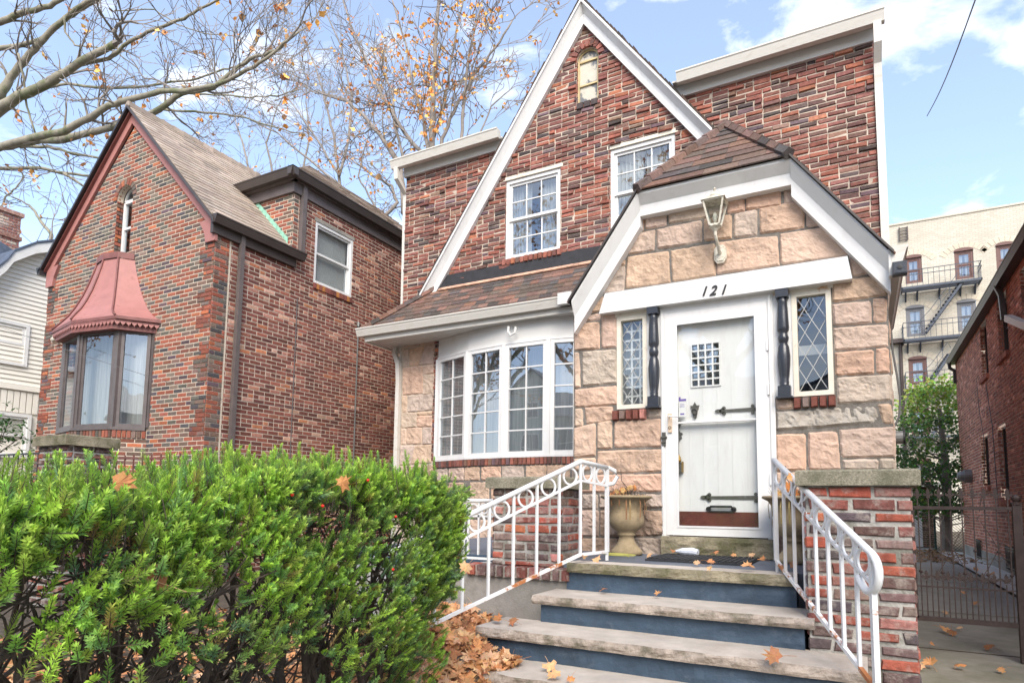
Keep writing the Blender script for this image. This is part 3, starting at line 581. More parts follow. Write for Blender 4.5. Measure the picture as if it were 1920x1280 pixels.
# ---- bow window
BP = [(-6.06, 8.46), (-5.31, 8.20), (-4.59, 8.08), (-3.86, 8.08), (-3.14, 8.20), (-2.62, 8.42)]
bz0, bz1 = .70, 2.36
bow = MB()
for (x, y) in BP: bow.box(x - .03, x + .03, y - .02, y + .05, bz0, bz1)
bow.prism([(x, y - .03, bz0 - .02) for x, y in BP] + [(-2.62, 8.49, bz0 - .02), (-6.06, 8.49, bz0 - .02)], (0, 0, .035)); bow.prism([(x, y - .02, bz1) for x, y in BP] + [(-2.62, 8.49, bz1), (-6.06, 8.49, bz1)], (0, 0, .03))
bow = bow.build('bow_window', M['whitecl'], house, label='wide white bow window of four visible lights'); 
for i in range(5):
    A, B = Vector((*BP[i], 0)), Vector((*BP[i + 1], 0)); U = (B - A).normalized(); N = Vector((U.y, -U.x, 0)); Lw = (B - A).length
    F = Fr(A, U, (0, 0, 1), N); s = MB(); e, f_ = .03, .055
    s.fbox(F, e, e + f_, bz0 + .015, bz1, -.03, .012).fbox(F, Lw - e - f_, Lw - e, bz0 + .015, bz1, -.03, .012).fbox(F, e + f_, Lw - e - f_, bz1 - f_, bz1, -.03, .012).fbox(F, e + f_, Lw - e - f_, bz0 + .015, bz0 + .015 + f_, -.03, .012)
    ua, ub, va, vb = e + f_, Lw - e - f_, bz0 + .015 + f_, bz1 - f_
    s.fbox(F, (ua + ub) / 2 - .009, (ua + ub) / 2 + .009, va, vb, -.022, -.004)
    for r_ in range(1, 5): v = va + (vb - va) * r_ / 5; s.fbox(F, ua, ub, v - .009, v + .009, -.0215, -.0045)
    s.build('sash', M['whitecl'], bow)
    MB().poly([F.p(ua, va, -.024), F.p(ub, va, -.024), F.p(ub, vb, -.024), F.p(ua, vb, -.024)]).build('pane', M['glassbow'], bow)
    fz = MB(); fz.fbox(F, 0, Lw, bz1 + .031, ZS - .018, -.04, -.004); fz.build('frieze_panel', M['white'], house)
MB().prism([(x, y + .35 if 0 < i < 5 else y + .03, bz0) for i, (x, y) in enumerate(BP)], (0, 0, bz1 - bz0)).build('room_lining', M['curtgrey'], bow)
rw = MB(); base_s = MB(); bj = MB()
for i in range(5):
    A, B = Vector((*BP[i], 0)), Vector((*BP[i + 1], 0)); U = (B - A).normalized(); N = Vector((U.y, -U.x, 0)); Lw = (B - A).length; F = Fr(A + N * .02, U, (0, 0, 1), N)
    u = 0
    while u < Lw - .03: slab(rw, F, [(u + .004, bz0 - .125), (min(u + .062, Lw), bz0 - .125), (min(u + .062, Lw), bz0 - .022), (u + .004, bz0 - .022)], -.02, .03, .005, PAL_MAIN()); u += .069
    bj.fbox(F, 0, Lw, GZ, bz0 - .015, -.05, 0.0)
    z = bz0 - .135; rr = 0
    while z > GZ + .3:
        hh = [.23, .30, .26, .33][rr % 4]; u = -.02 + (rr % 2) * .12
        while u < Lw - .05:
            l = min(ru(.24, .5), Lw - u + .0)
            if Lw - u - l < .12: l = Lw - u
            if l > .06: rock(base_s, [F.p(u + .012, z, 0), F.p(u + l - .012, z, 0), F.p(u + l - .012, z - hh + .02, 0), F.p(u + .012, z - hh + .02, 0)], N, .018, stc(), ru(0, 50))
            u += l
        z -= hh; rr += 1
bj.build('bow_base', M['mortars'], house); rw.build('rowlock_sill', M['brick'], house, recalc=False); base_s.build('sandstone_base', M['stone'], house, recalc=False)
k = MB(); o = Vector((-4.42, 8.0, 2.52)); k.tube([o + Vector((-.05, -.02, .08)), o + Vector((-.05, -.03, 0)), o + Vector((0, -.04, -.06)), o + Vector((.06, -.03, -.03)), o + Vector((.07, -.02, .06))], .018, 6); k.build('light_bracket', M['white'], house)
# ============================================================ VESTIBULE
VL, VR = -2.58, .25
cas0, cas1 = aY(1240, 800, YV).x, aY(1455, 800, YV).x
dz1 = aY(1345, 570, YV).z + .03; zl = -.44
lw = [aY(1157, 620, YV).x, aY(1213, 620, YV).x, aY(1185, 766, YV).z, aY(1185, 592, YV).z]
rwn = [aY(1486, 640, YV).x, aY(1561, 640, YV).x, aY(1520, 742, YV).z, aY(1520, 545, YV).z]
EZ, UZ = 2.08, 3.07; YF = 5.82; UX0, UX1, EX0, EX1 = -1.83, -.454, -2.53, .27; RX, RZ, RY = -1.142, 4.07, 6.75
vb = MB(); FVm = FV
vpoly = [(VL, GZ), (VR, GZ), (VR, 1.86), (-.50, 2.86), (-1.78, 2.86), (VL, 1.86)]
plane_holes(vb, FV, vpoly, [(cas0, cas1, -.33, dz1 + .1), (lw[0], lw[1], lw[2], lw[3] + .06), (rwn[0], rwn[1], rwn[2], rwn[3] + .06)])
vb.poly([(VR, YV, GZ), (VR, YM, GZ), (VR, YM, 2.05), (VR, YV, 2.05)]).poly([(VL, YV, GZ), (VL, YM, GZ), (VL, YM, 2.05), (VL, YV, 2.05)])
vb = vb.build('entrance_wall', M['mortars'], house)
ST = [[(1207, 394), (1208, 392), (1207, 432), (1188, 437)], [(1212, 384), (1250, 374), (1249, 422), (1211, 430)], [(1256, 373), (1360, 352), (1360, 401), (1255, 420)], [(1364, 352), (1395, 344), (1395, 370), (1364, 376)],
      [(1364, 379), (1395, 372), (1395, 395), (1364, 401)], [(1400, 343), (1464, 330), (1463, 385), (1400, 394)], [(1471, 332), (1474, 334), (1505, 379), (1471, 384)],
      [(1188, 441), (1227, 432), (1226, 469), (1160, 480)], [(1233, 431), (1315, 413), (1315, 453), (1234, 467)], [(1321, 412), (1371, 402), (1371, 446), (1321, 452)], [(1377, 402), (1419, 393), (1419, 440), (1377, 446)],
      [(1425, 392), (1507, 376), (1507, 427), (1426, 439)], [(1513, 383), (1517, 382), (1548, 421), (1513, 426)],
      [(1153, 489), (1172, 485), (1171, 497), (1146, 500)], [(1144, 504), (1171, 500), (1169, 546), (1118, 553)], [(1178, 483), (1253, 471), (1256, 529), (1174, 541)], [(1259, 471), (1340, 457), (1341, 516), (1262, 528)],
      [(1347, 455), (1457, 442), (1461, 497), (1344, 514)], [(1464, 440), (1550, 426), (1592, 478), (1465, 496)], [(1592, 478), (1604, 476), (1634, 512), (1599, 519)],
      [(1112, 560), (1131, 556), (1124, 583), (1100, 588)], [(1078, 597), (1093, 592), (1093, 603), (1077, 604)], [(1100, 592), (1126, 587), (1125, 599), (1099, 602)],
      [(1078, 609), (1123, 604), (1124, 653), (1078, 657)], [(1129, 590), (1155, 587), (1156, 650), (1129, 652)], [(1077, 662), (1086, 661), (1088, 724), (1078, 727)], [(1093, 660), (1155, 656), (1156, 717), (1094, 723)],
      [(1079, 731), (1156, 723), (1157, 758), (1079, 763)], [(1079, 767), (1092, 766), (1093, 797), (1078, 800)], [(1098, 765), (1148, 762), (1150, 786), (1100, 795)], [(1216, 766), (1240, 764), (1240, 781), (1215, 784)],
      [(1077, 803), (1116, 793), (1116, 853), (1077, 857)], [(1121, 792), (1147, 789), (1147, 839), (1121, 841)], [(1153, 790), (1239, 785), (1240, 837), (1153, 839)], [(1122, 846), (1241, 842), (1242, 883), (1120, 888)],
      [(1078, 861), (1116, 858), (1116, 880), (1078, 882)], [(1080, 891), (1241, 888), (1242, 921), (1080, 923)],
      [(1562, 529), (1659, 515), (1662, 554), (1562, 567)], [(1562, 572), (1632, 564), (1634, 605), (1564, 611)], [(1638, 562), (1662, 559), (1663, 603), (1638, 605)], [(1564, 616), (1664, 608), (1665, 649), (1566, 657)],
      [(1567, 662), (1637, 656), (1638, 700), (1568, 704)], [(1643, 655), (1666, 653), (1668, 697), (1643, 700)], [(1570, 709), (1669, 702), (1672, 750), (1571, 757)],
      [(1456, 748), (1486, 747), (1487, 766), (1456, 768)], [(1646, 759), (1671, 756), (1673, 793), (1657, 794)],
      [(1456, 816), (1510, 813), (1511, 880), (1456, 882)], [(1517, 812), (1569, 809), (1576, 879), (1517, 880)], [(1575, 806), (1676, 800), (1677, 855), (1578, 858)], [(1581, 862), (1646, 861), (1646, 880), (1582, 880)], [(1651, 860), (1678, 860), (1678, 880), (1651, 880)]]
st = MB(); stones(st, ST, YV, .017)
rock(st, [aY(x, y, YV) for x, y in [(1456, 771), (1640, 758), (1652, 792), (1456, 808)]], (0, -1, 0), .03, (.40, .36, .31), 4)
st.build('sandstone_facing', M['stone'], vb, recalc=False)
st = MB(); stones(st, [[(1125, 927), (1242, 926), (1243, 951), (1125, 953)], [(1080, 927), (1120, 927), (1120, 953), (1080, 953)], [(1080, 957), (1122, 957), (1122, 1004), (1080, 1004)], [(1127, 957), (1243, 956), (1244, 1003), (1127, 1004)],
               [(1080, 1009), (1160, 1009), (1160, 1045), (1080, 1045)], [(1166, 1009), (1240, 1008), (1240, 1045), (1166, 1045)]], YV, .03)
st.build('soiled_sandstone', M['stonelow'], vb, recalc=False); st = MB(); stones(st, [[(1456, 886), (1540, 886), (1540, 940), (1456, 940)], [(1456, 944), (1540, 944), (1540, 990), (1456, 990)], [(1456, 994), (1540, 994), (1540, 1050), (1456, 1050)]], YV, .03)
st.build('soiled_sandstone', M['stonelow'], vb, recalc=False)
for sx, X_, N in ((0, VL, -1), (1, VR, 1)):
    st = MB(); z = 1.9; r_ = 0
    while z > GZ:
        y = YV + .02
        while y < YM:
            l = ru(.3, .6); rock(st, [(X_, y, z), (X_, min(y + l - .02, YM), z), (X_, min(y + l - .02, YM), z - .26), (X_, y, z - .26)], (N, 0, 0), .02, stc(), ru(0, 50), cell=.06); y += l
        z -= .28
    st.build('sandstone_side', M['stone'], vb, recalc=False)
# lintel beam with numerals
Y1 = YV - .10
bp = [aY(x, y, Y1) for x, y in [(1134, 548), (1589, 482), (1598, 523), (1123, 587)]]
zt_, zb_ = (bp[0].z + bp[1].z) / 2, (bp[2].z + bp[3].z) / 2; bp[0].z = bp[1].z = zt_; bp[2].z = bp[3].z = zb_
lin = MB().prism(bp, (0, .099, 0)).build('lintel_board', M['whitecl'], house)
def text(s, cen, size, m, par, name, shear=.25, ext=.006, bold=.0015, U=Vector((1, 0, 0))):
    cu = bpy.data.curves.new('t', 'FONT'); cu.body = s; cu.size = size; cu.shear = shear; cu.extrude = ext; cu.offset = bold; cu.align_x = 'CENTER'; cu.align_y = 'CENTER'
    o = bpy.data.objects.new('t', cu); COL.objects.link(o); dg = bpy.context.evaluated_depsgraph_get(); me = bpy.data.meshes.new_from_object(o.evaluated_get(dg)); bpy.data.objects.remove(o)
    mb = MB(); N = U.cross(Vector((0, 0, 1)))
    V = [tuple(Vector(cen) + U * v.co.x + Z3 * v.co.y + N * v.co.z) for v in me.vertices]; mb.np_add(V, [tuple(p.vertices) for p in me.polygons])
    return mb.build(name, m, par)
for i, ch in enumerate('121'):
    c_ = aY([1319, 1336, 1355][i], [547, 545.5, 544][i], Y1 - .006); text(ch, c_, .125 if i == 1 else .122, M['black'], lin, 'house_numeral', shear=.35)
# casing around door and leaded windows
k = MB(); top = zb_ + .0
k.fbox(FV, cas0, cas0 + .07, -.33, top, -.09, .012).fbox(FV, cas1 - .085, cas1, -.33, top, -.09, .012).fbox(FV, cas0 + .07, cas1 - .085, aY(1345, 577, YV).z + .004, top, -.09, .012)
k.fbox(FV, cas0 + .012, cas0 + .03, -.33, top - .02, .012, .026).fbox(FV, cas1 - .04, cas1 - .02, -.33, top - .02, .012, .026)
k.build('door_casing', M['whitecl'], house)
k = MB(); k.fbox(FV, lw[0] - .02, cas0 - .001, lw[3] + .0, top + .01, -.09, .008).build('window_head', M['frameold'], house); MB().fbox(FV, cas1 + .001, rwn[1] + .02, rwn[3] + .0, top + .01, -.09, .008).build('window_head', M['frameold'], house)
k = MB(); k.fbox(FV, lw[1], cas0 - .001, lw[2] - .0, lw[3], -.09, .004).build('side_panel', M['whitecl'], house); MB().fbox(FV, cas1 + .001, rwn[0], rwn[2], rwn[3], -.09, .004).build('side_panel', M['whitecl'], house)
def leaded(o, cols, rows, lattice, lab):
    u0, u1, v0, v1 = o; w = MB(); c = .042
    w.fbox(FV, u0, u0 + c, v0, v1, -.06, .012).fbox(FV, u1 - c, u1, v0, v1, -.06, .012).fbox(FV, u0 + c, u1 - c, v1 - c, v1, -.06, .012).fbox(FV, u0 + c, u1 - c, v0, v0 + c, -.06, .012)
    w = w.build('leaded_window', M['frameold'], house, label=lab); a0, a1, b0, b1 = u0 + c, u1 - c, v0 + c, v1 - c
    MB().poly([FV.p(a0, b0, -.03), FV.p(a1, b0, -.03), FV.p(a1, b1, -.03), FV.p(a0, b1, -.03)]).build('pane', M['glassold'], w)
    L_ = MB(); dw = (a1 - a0) / cols; dh = (b1 - b0) / rows
    for s in (1, -1):
        for k_ in range(-rows - cols, rows + cols + 1):
            # line u = a0 + k*dw + s*(v-b0)*dw/dh, clipped
            P = []
            for i in range(2 * rows + 1):
                v = b0 + i * dh / 2; u = a0 + k_ * dw + s * (v - b0) * dw / dh
                P.append((u, v))
            for i in range(len(P) - 1):
                (ua, va), (ub, vb_) = P[i], P[i + 1]
                if min(ua, ub) < a0 - 1e-6 or max(ua, ub) > a1 + 1e-6: continue
                L_.tube([FV.p(ua, va, -.027 + s * .001), FV.p(ub, vb_, -.027 + s * .001)], .0042, 4, caps=False)
    L_.build('lead_lattice', M['lead'], w)
    r = MB()
    if lattice:
        for i in range(1, 3): uu = a0 + (a1 - a0) * i / 2.6; r.fbox(FV, uu - .01, uu + .01, b0, b1, -.085, -.075)
        for i in range(1, 9): vv = b0 + (b1 - b0) * i / 9; r.fbox(FV, a0 + .02, a1, vv - .009, vv + .009, -.0855, -.0755)
        r.build('inner_grid', M['whitecl'], w); r = MB(); r.poly([FV.p(a0 - .1, b0, -.2), FV.p(a1 + .1, b0, -.2), FV.p(a1 + .1, b1, -.2), FV.p(a0 - .1, b1, -.2)]); r.build('room_lining', M['curtgrey'], w)
    else:
        r.fbox(FV, a0 - .1, a1 + .2, b0 + .38, b0 + .47, -.3, -.28); r.build('shelf', M['white'], w); r = MB(); r.poly([FV.p(a0 - .3, b0, -.8), FV.p(a1 + .3, b0, -.8), FV.p(a1 + .3, b1, -.8), FV.p(a0 - .3, b1, -.8)]); r.build('room_lining', M['dark'], w)
    return w
leaded(lw, 2, 5, True, 'narrow leaded window left of the front door'); leaded(rwn, 2, 4, False, 'narrow leaded window right of the front door with rust streaks')
for (xa, xb, ya, yb) in ((1149, 1213, 768, 787), (1487, 1568, 743, 764)):
    k = MB(); pa, pb = aY(xa, (ya + yb) / 2, YV), aY(xb, (ya + yb) / 2 - 2, YV); w_ = (pb.x - pa.x) / 5; zt2 = aY((xa + xb) / 2, ya, YV).z; zb2 = aY((xa + xb) / 2, yb, YV).z
    for i in range(5): slab(k, FV, [(pa.x + i * w_ + .004, zb2 + ru(-.006, .006)), (pa.x + (i + 1) * w_ - .004, zb2 + ru(-.006, .006)), (pa.x + (i + 1) * w_ - .004, zt2), (pa.x + i * w_ + .004, zt2)], 0, .045 + ru(0, .01), .008, PAL_PIER() if rnd() < .4 else (.17, .06, .045))
    k.build('rowlock_sill', M['brick'], house, recalc=False)
# turned posts
def tpost(px, y0, y1):
    a_, c_ = aY(px, y0, YV - .04), aY(px, y1, YV - .04); x = (a_.x + c_.x) / 2; z1, z0 = a_.z, c_.z; H = z1 - z0; m = MB(); s = .052
    m.box(x - s, x + s, YV - .04 - s, YV - .002, z0, z0 + .10 * H).box(x - s * 1.3, x + s * 1.3, YV - .04 - s * 1.3, YV - .003, z0 - .012, z0 + .003).box(x - s, x + s, YV - .04 - s, YV - .002, z0 + .92 * H, z1)
    pr = [(.046, .10), (.036, .115), (.040, .135), (.036, .15), (.043, .20), (.052, .30), (.054, .38), (.046, .46), (.032, .495), (.036, .505), (.044, .53), (.046, .55), (.038, .575), (.032, .59), (.048, .615), (.050, .64), (.048, .70), (.044, .80), (.038, .88), (.042, .895), (.034, .905), (.048, .92)]
    m.lathe([(r, z0 + t * H) for r, t in pr], (x, YV - .04, 0), 20); return m.build('turned_post', M['post'], house, smooth=False)
tpost(1226, 575, 763); tpost(1469, 543, 745)
for o_ in [o for o in bpy.data.objects if o.name.startswith('turned_post')]:
    for p_ in o_.data.polygons: p_.use_smooth = len(p_.vertices) == 4 and abs(p_.normal.x) < .999 and abs(p_.normal.y) < .999 and abs(p_.normal.z) < .98
# vestibule roof
def fas(p, q, vt, y0=YF, y1=YV - .001, d=None):
    return board2(p, q, vt * .5, vt * .5, y0, y1, house, .08)
fas((EX0, EZ), (UX0, UZ), .32); fas((UX0, UZ), (UX1, UZ), .215); fas((UX1, UZ), (EX1, EZ), .32)
# soffit strips (inner lighter band)
for sx, X0, X1 in ((-1, EX0, VL - .0), (1, EX1, VR)):
    MB().box(min(X0, X1) if sx > 0 else min(X0, X1), max(X0, X1), YV, YM, EZ - .20, EZ - .185).build('side_soffit', M['white'], house)
rf = MB(); t_ = .02
rf.poly([(EX0 - .03, YF - .02, EZ - .03), (EX0 - .03, YM, EZ - .03), (RX, YM, RZ), (RX, RY, RZ), (UX0, YF - .02, UZ)]).poly([(EX1 + .03, YF - .02, EZ - .03), (EX1 + .03, YM, EZ - .03), (RX, YM, RZ), (RX, RY, RZ), (UX1, YF - .02, UZ)]).poly([(UX0, YF - .03, UZ), (UX1, YF - .03, UZ), (RX, RY, RZ)])
vrf = rf.build('entrance_roof', M['tar'], house)
for (a_, c_) in (((EX0 - .03, EZ - .03), (UX0, UZ)), ((UX1, UZ), (EX1 + .03, EZ - .03))):
    board((a_[0], a_[1] + .028), (c_[0], c_[1] + .028), .026, YF - .035, YF + .05, 'drip_edge', M['brown'], house)
hv = Vector((RX, RY, RZ)) - Vector((RX, YF - .03, UZ)); FH = Fr((RX, YF - .03, UZ), (1, 0, 0), hv, (0, -hv.z, hv.y)); hw = (UX1 - UX0) / 2
shingles(FH, [(-hw, 0), (hw, 0), (0, hv.length)], vrf, PAL_SH, .15, .28, th=.008)
for s_, ux in ((-1, EX0 - .03), (1, EX1 + .03)):
    dv = Vector((RX - ux, 0, RZ - EZ + .03)); FS = Fr((ux, YF - .03, EZ - .03), (0, 1, 0), dv, (dv.z * -1 if s_ < 0 else dv.z, 0, abs(dv.x)))
    Ls = dv.length; ku = math.hypot((UX0 - EX0) if s_ < 0 else (EX1 - UX1), UZ - EZ)
    shingles(FS, [(0, 0), (YM - YF, 0), (YM - YF, Ls), (RY - YF, Ls), (0, ku)], vrf, PAL_SH, .15, .28, th=.008)
hp = MB()
for e in (UX0, UX1):
    A_, B_ = Vector((e, YF - .04, UZ)), Vector((RX, RY, RZ)); nn = 8
    for i in range(nn): hp.tube([A_.lerp(B_, i / nn) + Z3 * .016, A_.lerp(B_, (i + 1.1) / nn) + Z3 * .008], [.055, .05], 5, PAL_SH())
for i in range(10): hp.tube([(RX, RY + i * .175, RZ + .02), (RX, RY + i * .175 + .2, RZ + .005)], [.06, .06], 5, PAL_SH())
hp.build('hip_cap', M['shingle'], vrf)
g = MB(); gutter(g, (EX1 + .01, YF - .0, EZ + .04), (EX1 + .01, YM - .0, EZ + .04), (1, 0, 0), .15, .12); g.build('gutter', M['whiteold'], house)
g = MB(); g.box(EX1 - .01, EX1 + .009, YF, YM, EZ - .2, EZ + .02).build('side_fascia', M['white'], house)
g = MB(); pipe(g, [(EX1 + .05, YM - .15, EZ - .1), (EX1 + .03, YM - .15, EZ - .5), (VR + .04, YM - .15, EZ - .9), (VR + .04, YM - .15, GZ)], .07, up=(0, 1, 0)); g.build('downspout', M['whiteold'], house)
# ---- doors
d0, d1 = aY(1249, 800, YV).x, aY(1442, 800, YV).x; db, dt = aY(1345, 1005, YV).z, aY(1345, 577, YV).z
g0, g1 = aY(1269, 800, YV).x, aY(1423, 800, YV).x; gb, gt = aY(1345, 990, YV).z, aY(1345, 598, YV).z
sdoor = MB(); N0, N1 = -.03, .02
sdoor.fbox(FV, d0, g0, db, dt, N0, N1).fbox(FV, g1, d1, db, dt, N0, N1).fbox(FV, g0, g1, gt, dt, N0, N1).fbox(FV, g0, g1, db, gb, N0, N1)
sdoor.fbox(FV, g0, g0 + .018, gb, gt, N1, N1 + .006).fbox(FV, g1 - .018, g1, gb, gt, N1, N1 + .006).fbox(FV, g0 + .018, g1 - .018, gt - .018, gt, N1, N1 + .006).fbox(FV, g0 + .018, g1 - .018, gb, gb + .018, N1, N1 + .006)
zm = aY(1345, 789, YV).z
sdoor.fbox(FV, g0, g1, zm - .008, zm + .008, N0, N1 - .002)
sdoor = sdoor.build('storm_door', M['whitecl'], house)
MB().poly([FV.p(g0, gb, 0), FV.p(g1, gb, 0), FV.p(g1, gt, 0), FV.p(g0, gt, 0)]).build('pane', M['glassdoor'], sdoor)
k = MB()
for z in (1.4, 1.0, .2): k.fbox(FV, d1 - .002, d1 + .012, z, z + .1, N1 - .01, N1 + .012)
k.build('hinge', M['whitemet'], sdoor)
hz0, hz1 = aY(1257, 811, YV).z, aY(1257, 776, YV).z; hx = aY(1258, 800, YV).x
MB().fbox(FV, hx - .018, hx + .018, hz0, hz1, N1, N1 + .018).build('handle_plate', M['beige'], sdoor)
k = MB(); k.tube([FV.p(hx, hz1 - .03, N1 + .02), FV.p(hx, hz1 - .03, N1 + .06), FV.p(hx + .09, hz1 - .04, N1 + .06)], .007, 8); k.build('lever', M['whitemet'], sdoor)
k = MB(); kx = hx; k.ring(FV.p(kx, hz0 + .045, N1 + .02), Vector((1, 0, 0)), Z3, .012, .003, 12); k.build('keyhole', M['black'], sdoor)
DN = -.055; inner = MB(); ix0, ix1, iz0, iz1 = aY(1294, 680, YV).x, aY(1348, 680, YV).x, aY(1320, 722, YV).z, aY(1320, 641, YV).z
plane_holes(inner, Fr(FV.p(0, 0, DN), FV.U, FV.V, FV.N), [(cas0 + .07, -.40), (cas1 - .08, -.40), (cas1 - .08, dt + .06), (cas0 + .07, dt + .06)], [(ix0, ix1, iz0, iz1)])
for i in range(1, 6): u = g0 - .02 + (g1 - g0 + .04) * i / 6; inner.fbox(FV, u - .003, u + .003, gb, iz0 - .02, DN, DN + .004)
inner = inner.build('front_door', M['whitecl'], house)
k = MB()
for i in range(5): u = ix0 + (ix1 - ix0) * i / 4; k.fbox(FV, u - .007, u + .007, iz0 - .007, iz1 + .007, DN - .01, DN + .012)
for i in range(7): v = iz0 + (iz1 - iz0) * i / 6; k.fbox(FV, ix0, ix1, v - .007, v + .007, DN - .009, DN + .011)
k.build('window_grid', M['whitecl'], inner)
MB().poly([FV.p(ix0, iz0, DN - .02), FV.p(ix1, iz0, DN - .02), FV.p(ix1, iz1, DN - .02), FV.p(ix0, iz1, DN - .02)]).build('pane', M['glassbow'], inner)
MB().poly([FV.p(ix0 - .1, iz0 - .1, DN - .3), FV.p(ix1 + .1, iz0 - .1, DN - .3), FV.p(ix1 + .1, iz1 + .1, DN - .3), FV.p(ix0 - .1, iz1 + .1, DN - .3)]).build('room_lining', M['curtain'], inner)
kz = aY(1345, 957, YV).z - .01; MB().fbox(FV, g0 - .05, g1 + .05, gb - .1, kz, DN + .001, DN + .008).build('kick_plate', M['kick'], inner)
def strap(x0, x1, y, nm='strap_hinge'):
    a_, c_ = aY(x0, y, YV + .1), aY(x1, y, YV + .1); z = a_.z; L_ = c_.x - a_.x; n0, n1 = DN + .004, DN + .010; m = MB()
    m.prism([FV.p(a_.x + .05, z - .012, n0), FV.p(c_.x, z - .018, n0), FV.p(c_.x, z + .018, n0), FV.p(a_.x + .05, z + .012, n0)], FV.N * .008)
    for dx, dz_, r in ((.0, 0, .026), (.05, .024, .018), (.05, -.024, .018), (.035, 0, .026), (L_ - .05, .03, .016), (L_ - .05, -.03, .016)):
        pts = [FV.p(a_.x + dx + r * math.cos(t) * (1.2 if dx == 0 else 1), z + dz_ + r * math.sin(t) * (.7 if dx == 0 else 1), n0) for t in [math.pi * 2 * i / 10 for i in range(10)]]
        m.prism(pts, FV.N * .010)
    m.build(nm, M['pewter'], inner)
strap(1349, 1424, 772); strap(1322, 1430, 932)
m = MB(); a_, c_ = aY(1331, 950, YV + .1), aY(1378, 950, YV + .1)
m.tube([FV.p(a_.x, a_.z - .02, DN + .01), FV.p(a_.x + .02, a_.z + .005, DN + .03), FV.p(c_.x - .02, a_.z + .005, DN + .03), FV.p(c_.x, a_.z - .02, DN + .01)], .011, 6)
m.fbox(FV, a_.x, c_.x, a_.z - .045, a_.z - .033, DN + .008, DN + .02)
for x in (a_.x, c_.x): m.ring(FV.p(x, a_.z - .018, DN + .014), Vector((1, 0, 0)), Z3, .016, .010, 8)
m.build('letter_slot', M['black'], inner)
m = MB(); o = aY(1305.5, 770, YV + .1); zt2, zb2 = aY(1305, 755, YV + .1).z, aY(1305, 787, YV + .1).z
m.prism([FV.p(o.x + x * .05, zb2 + (zt2 - zb2) * t, DN + .006) for x, t in ((-.3, .1), (0, 0), (.3, .1), (.5, .45), (.85, .8), (.4, .78), (.15, .9), (0, 1), (-.15, .9), (-.4, .78), (-.85, .8), (-.5, .45))], FV.N * .012)
m.ring(FV.p(o.x, (zt2 + zb2) / 2 - .01, DN + .028), Vector((1, 0, 0)), Z3, .026, .005, 14); m.build('knocker', M['pewter'], inner)
m = MB(); x = aY(1276, 840, YV + .1).x
def dz(y): return aY(1276, y, YV + .1).z
m.prism([FV.p(x + a_ * .03, dz(y), DN + .006) for a_, y in ((0, 805), (.6, 797), (1, 793), (.5, 790), (-.5, 790), (-1, 793), (-.6, 797))], FV.N * .02)
m.prism([FV.p(x + a_ * .035, dz(y), DN + .006) for a_, y in ((.2, 826), (.9, 822), (.5, 818), (1.1, 814), (.4, 811), (0, 806), (-.4, 811), (-1.1, 814), (-.5, 818), (-.9, 822), (-.2, 826))], FV.N * .012)
m.tube([FV.p(x, dz(824), DN + .015), FV.p(x, dz(832), DN + .05), FV.p(x, dz(850), DN + .05), FV.p(x, dz(858), DN + .015)], .009, 8)
m.build('door_handle', M['pewter'], inner)
m = MB(); m.lathe([(.005, dz(852)), (.022, dz(858)), (.028, dz(864)), (.02, dz(868))], FV.p(x, 0, DN + .04), 10); m.fbox(FV, x + .03, x + .042, dz(886), dz(866), DN + .01, DN + .05); m.build('brass_plate', M['brass'], inner)
m = MB(); m.fbox(FV, x - .035, x + .03, dz(888), dz(868), DN + .012, DN + .05).fbox(FV, x - .02, x + .018, dz(876), dz(872), DN + .05, DN + .054); m.build('lock_box', M['pewter'], inner)
x0 = aY(1272, 760, YV).x; z0, z1 = aY(1278, 781, YV).z, aY(1278, 748, YV).z
MB().fbox(FV, x0, x0 + .07, z0, z1, -.012, -.008).build('sticker', M['whitecl'], sdoor); MB().fbox(FV, x0 + .002, x0 + .072, z1 - .018, z1 + .002, -.008, -.0055).fbox(FV, x0 + .002, x0 + .02, z1 + .002, z1 + .022, -.008, -.0055).build('sticker_print', M['purple'], sdoor)
m = MB()
for i in range(3): m.fbox(FV, x0 + .012, x0 + .055, z1 - .05 - i * .012, z1 - .047 - i * .012, -.008, -.0065)
m.fbox(FV, x0 + .015, x0 + .052, z0 + .02, z0 + .034, -.008, -.0065); m.build('sticker_text', M['purple'], sdoor)
m = MB(); o = aY(1245, 822, YV - .02); m.box(o.x - .018, o.x + .018, o.y - .01, YV - .005, o.z - .07, o.z + .06).tube([(o.x - .03, o.y - .01, o.z + .01), (o.x + .03, o.y - .01, o.z + .01)], .012, 6).tube([(o.x - .025, o.y - .01, o.z - .035), (o.x + .02, o.y - .01, o.z - .035)], .009, 6); m.build('gate_latch', M['pewter'], house)
